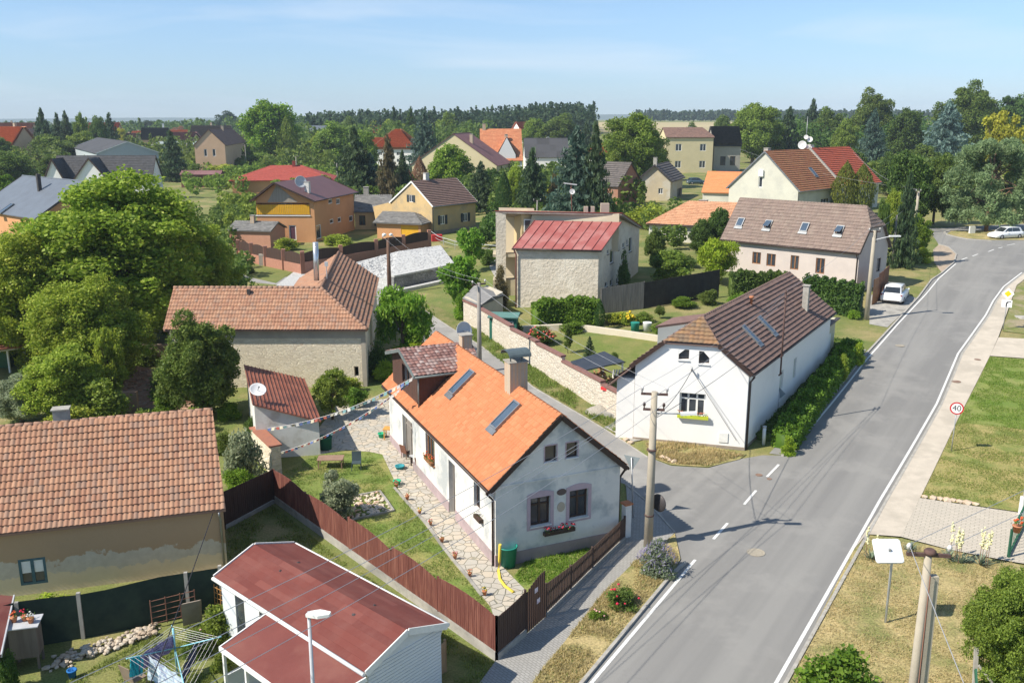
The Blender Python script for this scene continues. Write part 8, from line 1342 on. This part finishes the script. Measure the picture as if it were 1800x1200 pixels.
# ---------------------------------------------------------------- trees of the village and beyond
TR = [('broad', 'green', 378, 298, 254, 44, 'green tree in front of the peach gabled house'), ('broad', 'olive', 425, 298, 250, 30, 'olive tree right of the peach gabled house'), ('broad', 'green', 852, 345, 296, 24, 'green tree below the eave of the mauve roof'), ('broad', 'bright', 477, 290, 174, 60, 'very round bright green tree above the red hipped roof'), ('column', 'olive', 507, 292, 204, 17, 'olive columnar tree in front of the round green tree'), ('broad', 'olive', 590, 300, 214, 50, 'wide olive tree behind the far thin poles'), ('broad', 'olive', 640, 315, 226, 34, 'olive tree left of the tall spruce'),
 ('spruce', 'spruce', 626, 372, 222, 45, 'tall dark spruce right behind the orange balcony house'), ('fir', 'teal', 654, 372, 272, 24, 'bluish fir right of the tall dark spruce'), ('spruce', 'brownish', 684, 375, 233, 25, 'thin browning spruce with bare top'), ('spruce', 'spruce', 710, 372, 262, 20, 'small spruce next to the browning one'), ('fir', 'teal', 747, 315, 200, 30, 'bluish spruce left of the cream gable'), ('column', 'dead', 739, 350, 274, 13, 'dead reddish-brown thuja above the yellow gabled house'), ('column', 'dead', 720, 352, 298, 9, 'second smaller dead brown thuja'),
 ('broad', 'bright', 792, 348, 250, 46, 'fresh green broadleaf tree behind the yellow gabled house'), ('spruce', 'spruce', 846, 372, 282, 28, 'dark conifer right of the fresh green tree'), ('loose', 'olive', 786, 262, 194, 27, 'yellowish far tree behind the bluish spruce'), ('spruce', 'spruce', 694, 262, 186, 13, 'far pointed spruce above the orange hipped roof'), ('spruce', 'dark', 724, 262, 186, 16, 'second far spruce right of the pointed one'),
 ('column', 'cypress', 886, 392, 300, 13, 'dark green columnar cypress left of the grey house'), ('spruce', 'spruce', 936, 392, 258, 32, 'spruce behind the grey house chimney line'), ('column', 'yellow', 964, 385, 327, 7, 'slim golden conifer behind the parapet'), ('fir', 'teal', 1012, 400, 228, 48, 'large blue-green spruce in the centre background'), ('spruce', 'spruce', 1044, 400, 212, 30, 'tall spruce behind the large blue-green one'), ('spruce', 'brownish', 973, 385, 300, 16, 'thin brownish conifer between spruces'), ('broad', 'ygreen', 905, 372, 285, 22, 'light green tree behind the cypress'),
 ('wide', 'olive', 1110, 330, 192, 68, 'large spreading tree above the red brick house'), ('broad', 'olive', 1075, 345, 262, 24, 'lower left bough tree by the brick house'), ('broad', 'green', 1150, 318, 232, 30, 'right hand bush of the large spreading tree'), ('broad', 'green', 985, 262, 200, 42, 'green tree mass below the pine forest'), ('broad', 'olive', 940, 262, 206, 30, 'olive tree by the far white gable'), ('spruce', 'spruce', 1030, 270, 212, 14, 'far thin spruce in the green mass'),
 ('wide', 'olive', 1322, 288, 176, 58, 'big yellow-green maple right of the black roof'), ('spruce', 'spruce', 1383, 285, 186, 26, 'conifer in front of the maple'), ('broad', 'olive', 1360, 285, 225, 26, 'shaded bush tree below the maple'), ('spruce', 'spruce', 1424, 262, 172, 20, 'conifer with jagged top above the red roofs'), ('broad', 'green', 1452, 275, 190, 34, 'green tree left of the tall double crown'), ('wide', 'green', 1527, 280, 155, 46, 'tall double crowned tree against the sky'), ('fir', 'teal', 1530, 300, 195, 26, 'slender blue spruce in front of the double crown'), ('broad', 'dark', 1585, 290, 188, 36, 'dark tree between the two blue spruces'), ('fir', 'blue', 1656, 298, 181, 42, 'big silvery blue spruce'), ('wide', 'green', 1692, 290, 142, 62, 'highest broadleaf tree against the sky at the right'), ('broad', 'dark', 1775, 275, 163, 50, 'dark tree mass at the right edge horizon'), ('loose', 'yellow', 1748, 330, 186, 46, 'golden yellow-green loose tree near the right edge'), ('broad', 'olive', 1482, 290, 210, 28, 'olive tree behind the antenna mast'),
 ('column', 'thuja', 1482, 378, 283, 20, 'left of two pointed golden thujas'), ('column', 'thuja', 1511, 378, 287, 20, 'right of two pointed golden thujas'), ('broad', 'dark', 1590, 400, 262, 50, 'dark leafy tree behind the concrete pole'), ('broad', 'green', 1640, 395, 272, 42, 'green tree left of the big pine'), ('broad', 'dark', 1560, 345, 268, 30, 'dark tree right of the red tiled roof'), ('broad', 'ygreen', 1795, 340, 262, 36, 'light green tree behind the pine at the right edge'), ('broad', 'green', 1690, 330, 262, 40, 'green undergrowth tree below the blue spruce'), ('broad', 'green', 1620, 320, 255, 40, 'green bushy tree below the dark one'),
 ('pine', 'pine', 1733, 408, 245, 78, 'large spreading pine on the traffic island'), ('spruce', 'spruce', 1585, 470, 300, 24, 'dark drooping conifer beside the four-skylight house'), ('broad', 'ygreen', 1566, 420, 330, 20, 'yellow-green tree at the gable of the four-skylight house'), ('broad', 'hedge', 1612, 450, 378, 26, 'dense green bush at the foot of the concrete pole'), ('shrub', 'lime', 1618, 462, 430, 18, 'small yellow-green bush near the corner path'), ('weep', 'green', 1545, 470, 350, 16, 'drooping green tree beside the gable end'), 
 ('spruce', 'spruce', 306, 320, 228, 25, 'dark spruce right of the grey-blue hall'), ('column', 'hedge', 358, 302, 265, 12, 'clipped green cone in the far garden'), ('spruce', 'spruce', 82, 288, 188, 21, 'tall far conifer at the left'), ('spruce', 'spruce', 108, 288, 197, 17, 'second far conifer at the left'), ('spruce', 'spruce', 123, 288, 193, 17, 'third far conifer at the left'), ('loose', 'olive', 150, 288, 193, 17, 'far birch-like tree among the left conifers'), ('spruce', 'spruce', 198, 275, 197, 17, 'far conifer beside the small red roof'), ('broad', 'green', 178, 280, 201, 20, 'far round tree above the small red roof'), ('broad', 'green', 100, 300, 235, 50, 'mid green far tree mass left of the hall'), ('broad', 'olive', 145, 290, 232, 36, 'olive far tree mass left of the hall'), ('broad', 'bright', 188, 262, 225, 18, 'light green tree before the small red roof'), ('broad', 'yellow', 215, 262, 224, 14, 'yellowish shrub tree right of the small red roof'), ('broad', 'forest', 262, 245, 211, 22, 'dark far tree on the horizon left of centre'), ('broad', 'forest', 402, 240, 196, 27, 'dark far tree crown beside the round green tree'), ('broad', 'dead', 315, 250, 222, 18, 'dark purple-leaved far tree') , ('broad', 'forest', 240, 245, 218, 22, 'low far tree on the left horizon'), ('broad', 'green', 345, 255, 218, 16, 'far green tree right of the purple one'),
 ('wide', 'green', 20, 335, 262, 60, 'dark green trees at the left edge above the slate-blue roof'), ('wide', 'green', 95, 325, 272, 30, 'green tree left of the twin gabled house'), ('broad', 'dark', 10, 310, 240, 26, 'dark tree at the far left edge'), ('wide', 'hedge', 8, 380, 300, 40, 'lower left edge tree behind the slate-blue roof'),
 ('shrub', 'olive', 400, 300, 262, 32, 'olive garden shrubs left of the thin grey pole'), ('shrub', 'olive', 455, 300, 262, 36, 'olive shrubs in front of the round green tree'), ('shrub', 'olive', 520, 292, 258, 30, 'olive shrubs right of the round green tree'), ('shrub', 'ygreen', 395, 318, 285, 40, 'light shrub row behind the red flat roof'), ('shrub', 'green', 345, 325, 290, 26, 'green shrubs behind the flat red roof strip'), ('broad', 'ygreen', 560, 285, 232, 20, 'light tree beside the small white far house'), ('shrub', 'olive', 545, 330, 300, 20, 'olive bush between red roof and balcony roof'), ('wide', 'ygreen', 690, 255, 210, 30, 'pale green tree behind the orange hipped roof'), ('broad', 'ygreen', 655, 250, 212, 22, 'pale green far tree left of the pointed spruce'), ('broad', 'green', 615, 255, 205, 26, 'far green tree above the olive trees'), ('broad', 'green', 820, 255, 212, 22, 'far green tree right of the yellowish one'), ('broad', 'dark', 868, 350, 295, 20, 'dark tree under the mauve roof'), ('broad', 'ygreen', 1238, 345, 300, 12, 'small round bush by the dark blue parked car') if False else ('shrub', 'hedge', 1256, 318, 296, 17, 'round bushes below the pale yellow house'), ('broad', 'green', 1215, 262, 215, 20, 'far tree left of the maple'), ('broad', 'green', 1268, 262, 200, 22, 'dark green tree between black roof and maple'), ('broad', 'olive', 1400, 262, 222, 22, 'olive far bush behind the conifer'), ('shrub', 'green', 440, 480, 470, 12, 'tiny bush on the grass bank'), ('broad', 'green', 1500, 330, 262, 24, 'green tree behind the thujas'), ('shrub', 'ygreen', 505, 440, 412, 26, 'grassy shrubs under the balcony house'), ('shrub', 'ygreen', 590, 432, 408, 34, 'overgrown plants in front of the orange house side wall'), ('shrub', 'green', 860, 465, 430, 22, 'bushes between the yellow house and the grey house'), ('shrub', 'olive', 395, 545, 500, 22, 'shrub at the street behind the stone barn'), ('shrub', 'green', 1080, 640, 620, 12, 'shaded plant beside the wood store')]
for i, (k, mk, px, pb, pt, hw, l) in enumerate(TR): tree(k, mk, px, pb, pt, hw, l, 'shrub' if k == 'shrub' else 'tree', seed={'broad': 21 + i % 4, 'wide': 31 + i % 2, 'loose': 7, 'spruce': 1 + i % 3, 'fir': 1, 'column': 1, 'pine': 1, 'weep': 11, 'shrub': 1 + i % 6, 'small': 12}[k])
# far forest, hills, distant ground cover
r = np.random.default_rng(8); P = []; S_ = []
def forest(name, x0, x1, y0, y1, n, h0, h1, mk, leaf, per=70, seed=0, spire=.6):
    r = np.random.default_rng(seed); P = []
    for i in range(n):
        y = r.uniform(y0, y1); x = PY(r.uniform(x0, x1), 210, y).x; g = TH(x, y); h = r.uniform(h0, h1)
        if r.random() < spire: u = r.random(per); R = h * .16 * (1 - u) + .3; z = g + h * (.15 + .85 * u)
        else: u = r.random(per); R = h * .3 * np.sqrt(np.clip(1 - (u * 2 - 1) ** 2, 0, 1)) + .3; z = g + h * (.2 + .75 * u)
        an = r.random(per) * 6.28; q = r.random(per) ** .4; P.append(np.stack([x + np.cos(an) * R * q, y + np.sin(an) * R * q, z], 1))
    P = np.vstack(P); o = D.objects.new(name, cloud_mesh(name, P, leaf, LM[mk], seed=seed)); COL.objects.link(o); return tag(o, kind='stuff')
tag(forest('pine_forest', 540, 1045, 520, 620, 620, 11, 17.5, 'forest', 1.1, 60, 1), 'dark pine forest on the skyline behind the village', 'forest')
tag(forest('far_woodland', 520, 860, 400, 470, 130, 10, 15, 'green', .9, 70, 2, .15), 'mixed green woodland below the pine forest', 'forest'); tag(forest('village_greenery', -60, 620, 300, 560, 420, 5, 10, 'green', .8, 70, 3, .1), 'hazy garden greenery between the far left houses', 'trees'); tag(forest('right_woodland', 1330, 1900, 330, 480, 330, 10, 15, 'dark', .7, 110, 4, .35), 'dense woodland behind the trees at the right horizon', 'forest'); tag(forest('hillside_forest', 1120, 1700, 1300, 1600, 800, 10, 17, 'forest', 2.6, 40, 5, .5), 'distant wooded hillside beyond the yellow field', 'forest')
tag(forest('garden_understorey', 1540, 1720, 190, 250, 130, 5, 8, 'green', .5, 110, 6, .1), 'dark undergrowth beneath the trees right of the red roofs', 'undergrowth'); tag(forest('horizon_trees', -80, 620, 700, 1500, 900, 9, 17, 'dark', 1.7, 45, 12, .25), 'thin line of far trees on the left horizon', 'trees'); tag(forest('village_understorey', 600, 1160, 175, 260, 230, 3.5, 6.5, 'green', .5, 120, 7, .1), 'dark undergrowth between the village spruces', 'undergrowth'); tag(forest('garden_greenery', 380, 580, 150, 200, 90, 2.5, 4.5, 'olive', .4, 130, 9, 0), 'mixed garden shrubs beyond the red hipped bungalow', 'shrubs'); tag(forest('garden_greenery', 320, 660, 225, 330, 170, 3, 5.5, 'olive', .5, 110, 14, 0), 'garden shrubs between the flat red shed and the far houses', 'shrubs'); tag(forest('garden_greenery', 845, 905, 122, 160, 22, 2.5, 4, 'dark', .3, 150, 15, 0), 'dark garden shrubs right of the yellow gabled house', 'shrubs'); tag(forest('garden_greenery', 850, 1220, 118, 165, 70, 2, 4, 'green', .35, 130, 10, 0), 'garden greenery behind the grey house', 'shrubs'); tag(forest('left_understorey', -40, 420, 85, 170, 170, 2.5, 4.5, 'green', .3, 150, 8, 0), 'undergrowth below the walnut trees', 'undergrowth')
hm = MB(); xs = list(range(-5200, 5201, 200)); hz_ = lambda x, k: (24 + k * 16 + 20 * noise.noise(Vector((x / 1400, k, 0))) + (14 if x > 300 else 0)); rows = [[hm.bm.verts.new((x, 5200 + j * 300, -3 if j in (0, 2) else hz_(x, 0))) for x in xs] for j in range(3)]
for j in range(2):
    for i in range(len(xs) - 1): hm.bm.faces.new((rows[j][i], rows[j][i + 1], rows[j + 1][i + 1], rows[j + 1][i]))
struct('hills', hm, mat('hill_green', (.05, .08, .05), (.08, .1, .06), .004))
# grass blades
def inpoly(x, y, P):
    c = False; j = len(P) - 1
    for i in range(len(P)):
        if (P[i][1] > y) != (P[j][1] > y) and x < (P[j][0] - P[i][0]) * (y - P[i][1]) / (P[j][1] - P[i][1]) + P[i][0]: c = not c
        j = i
    return c
def blades(name, label, px, n, mk, h, dz, seed, clump=0):
    Q = gp(px); rr = random.Random(seed); pts = []; x0, x1 = min(p.x for p in Q), max(p.x for p in Q); y0, y1 = min(p.y for p in Q), max(p.y for p in Q); tries = 0
    while len(pts) < n and tries < n * 12:
        tries += 1; x, y = rr.uniform(x0, x1), rr.uniform(y0, y1)
        if inpoly(x, y, Q) and noise.noise(Vector((x * .7, y * .7, seed))) > rr.uniform(-.5, .35) * clump - .2 * (1 - clump): pts.append((x, y, TH(x, y) + dz + h * .4))
    me = cloud_mesh(name, np.array(pts), h, LM[mk], elong=7, droop=np.array([0, 0, 1.]), seed=seed); o = D.objects.new(name, me); COL.objects.link(o); tag(o, label, 'grass', kind='stuff')
blades('verge_grass', 'dry straw and grass on the planted verge', [(900, 1260), (930, 1210), (1060, 1045), (1120, 985), (1176, 948), (1192, 985), (1178, 1006), (1025, 1190), (980, 1250)], 9000, 'straw', .07, .07, 1, .8); blades('lawn_grass', 'dry lawn grass round the mirror post', [(1390, 1200), (1440, 1090), (1500, 985), (1523, 945), (1780, 990), (1850, 1260), (1380, 1260)], 16000, 'straw', .05, .06, 2, .8); blades('verge_grass', 'tufty grass on the verge below the block wall', [(800, 575), (845, 582), (990, 678), (1102, 750), (1080, 760), (937, 678)], 7000, 'blade', .1, .04, 3, .6); blades('verge_grass', 'dry grass in front of the white corner house', [(1128, 762), (1200, 777), (1308, 802), (1245, 820), (1180, 816), (1142, 803)], 5000, 'straw', .09, .05, 4, .7); blades('lawn_grass', 'lawn grass of the cottage garden', yp if False else [(490, 835), (560, 802), (650, 797), (700, 862), (790, 985), (860, 1068), (865, 1090), (690, 985), (600, 925)], 12000, 'blade', .05, .04, 5, .5); blades('front_grass', 'bright grass in front of the cottage gable', [(905, 1015), (925, 985), (1060, 960), (1085, 948), (957, 1075)], 4000, 'hedge', .06, .04, 6, .3); blades('yard_grass', 'yard grass in the lower left garden', [(100, 1210), (260, 1120), (390, 1080), (440, 1140), (300, 1260)], 7000, 'blade', .06, .0, 7, .5); blades('yard_grass', 'shaded grass between the board fence and the mobile home', [(400, 930), (480, 890), (600, 985), (870, 1165), (830, 1230), (700, 1100), (500, 950), (400, 1000)], 7000, 'blade', .06, .0, 8, .5); blades('lawn_grass', 'short grass on the fresh green right lawn', [(1686, 740), (1740, 629), (1800, 634), (1840, 640), (1840, 760), (1800, 757)], 12000, 'hedge', .05, .065, 10, .3); blades('lawn_grass', 'yellowing grass of the right lawn', [(1620, 874), (1684, 740), (1800, 757), (1800, 900), (1700, 886)], 9000, 'blade', .05, .07, 9, .8)

# ---------------------------------------------------------------- the air
hz = MB(); hz.box((0, 3000, 61), (12400, 6400, 130)); ho = hz.build('haze', None or D.materials.new('haze_air')); tag(ho, 'thin summer haze over the village', 'haze', kind='stuff')
m = D.materials['haze_air']; m.use_nodes = True; n = m.node_tree; n.nodes.clear(); pv = n.nodes.new('ShaderNodeVolumePrincipled'); pv.inputs['Density'].default_value = .00015; pv.inputs['Color'].default_value = (.72, .86, 1, 1); mo = n.nodes.new('ShaderNodeOutputMaterial'); n.links.new(pv.outputs[0], mo.inputs['Volume'])
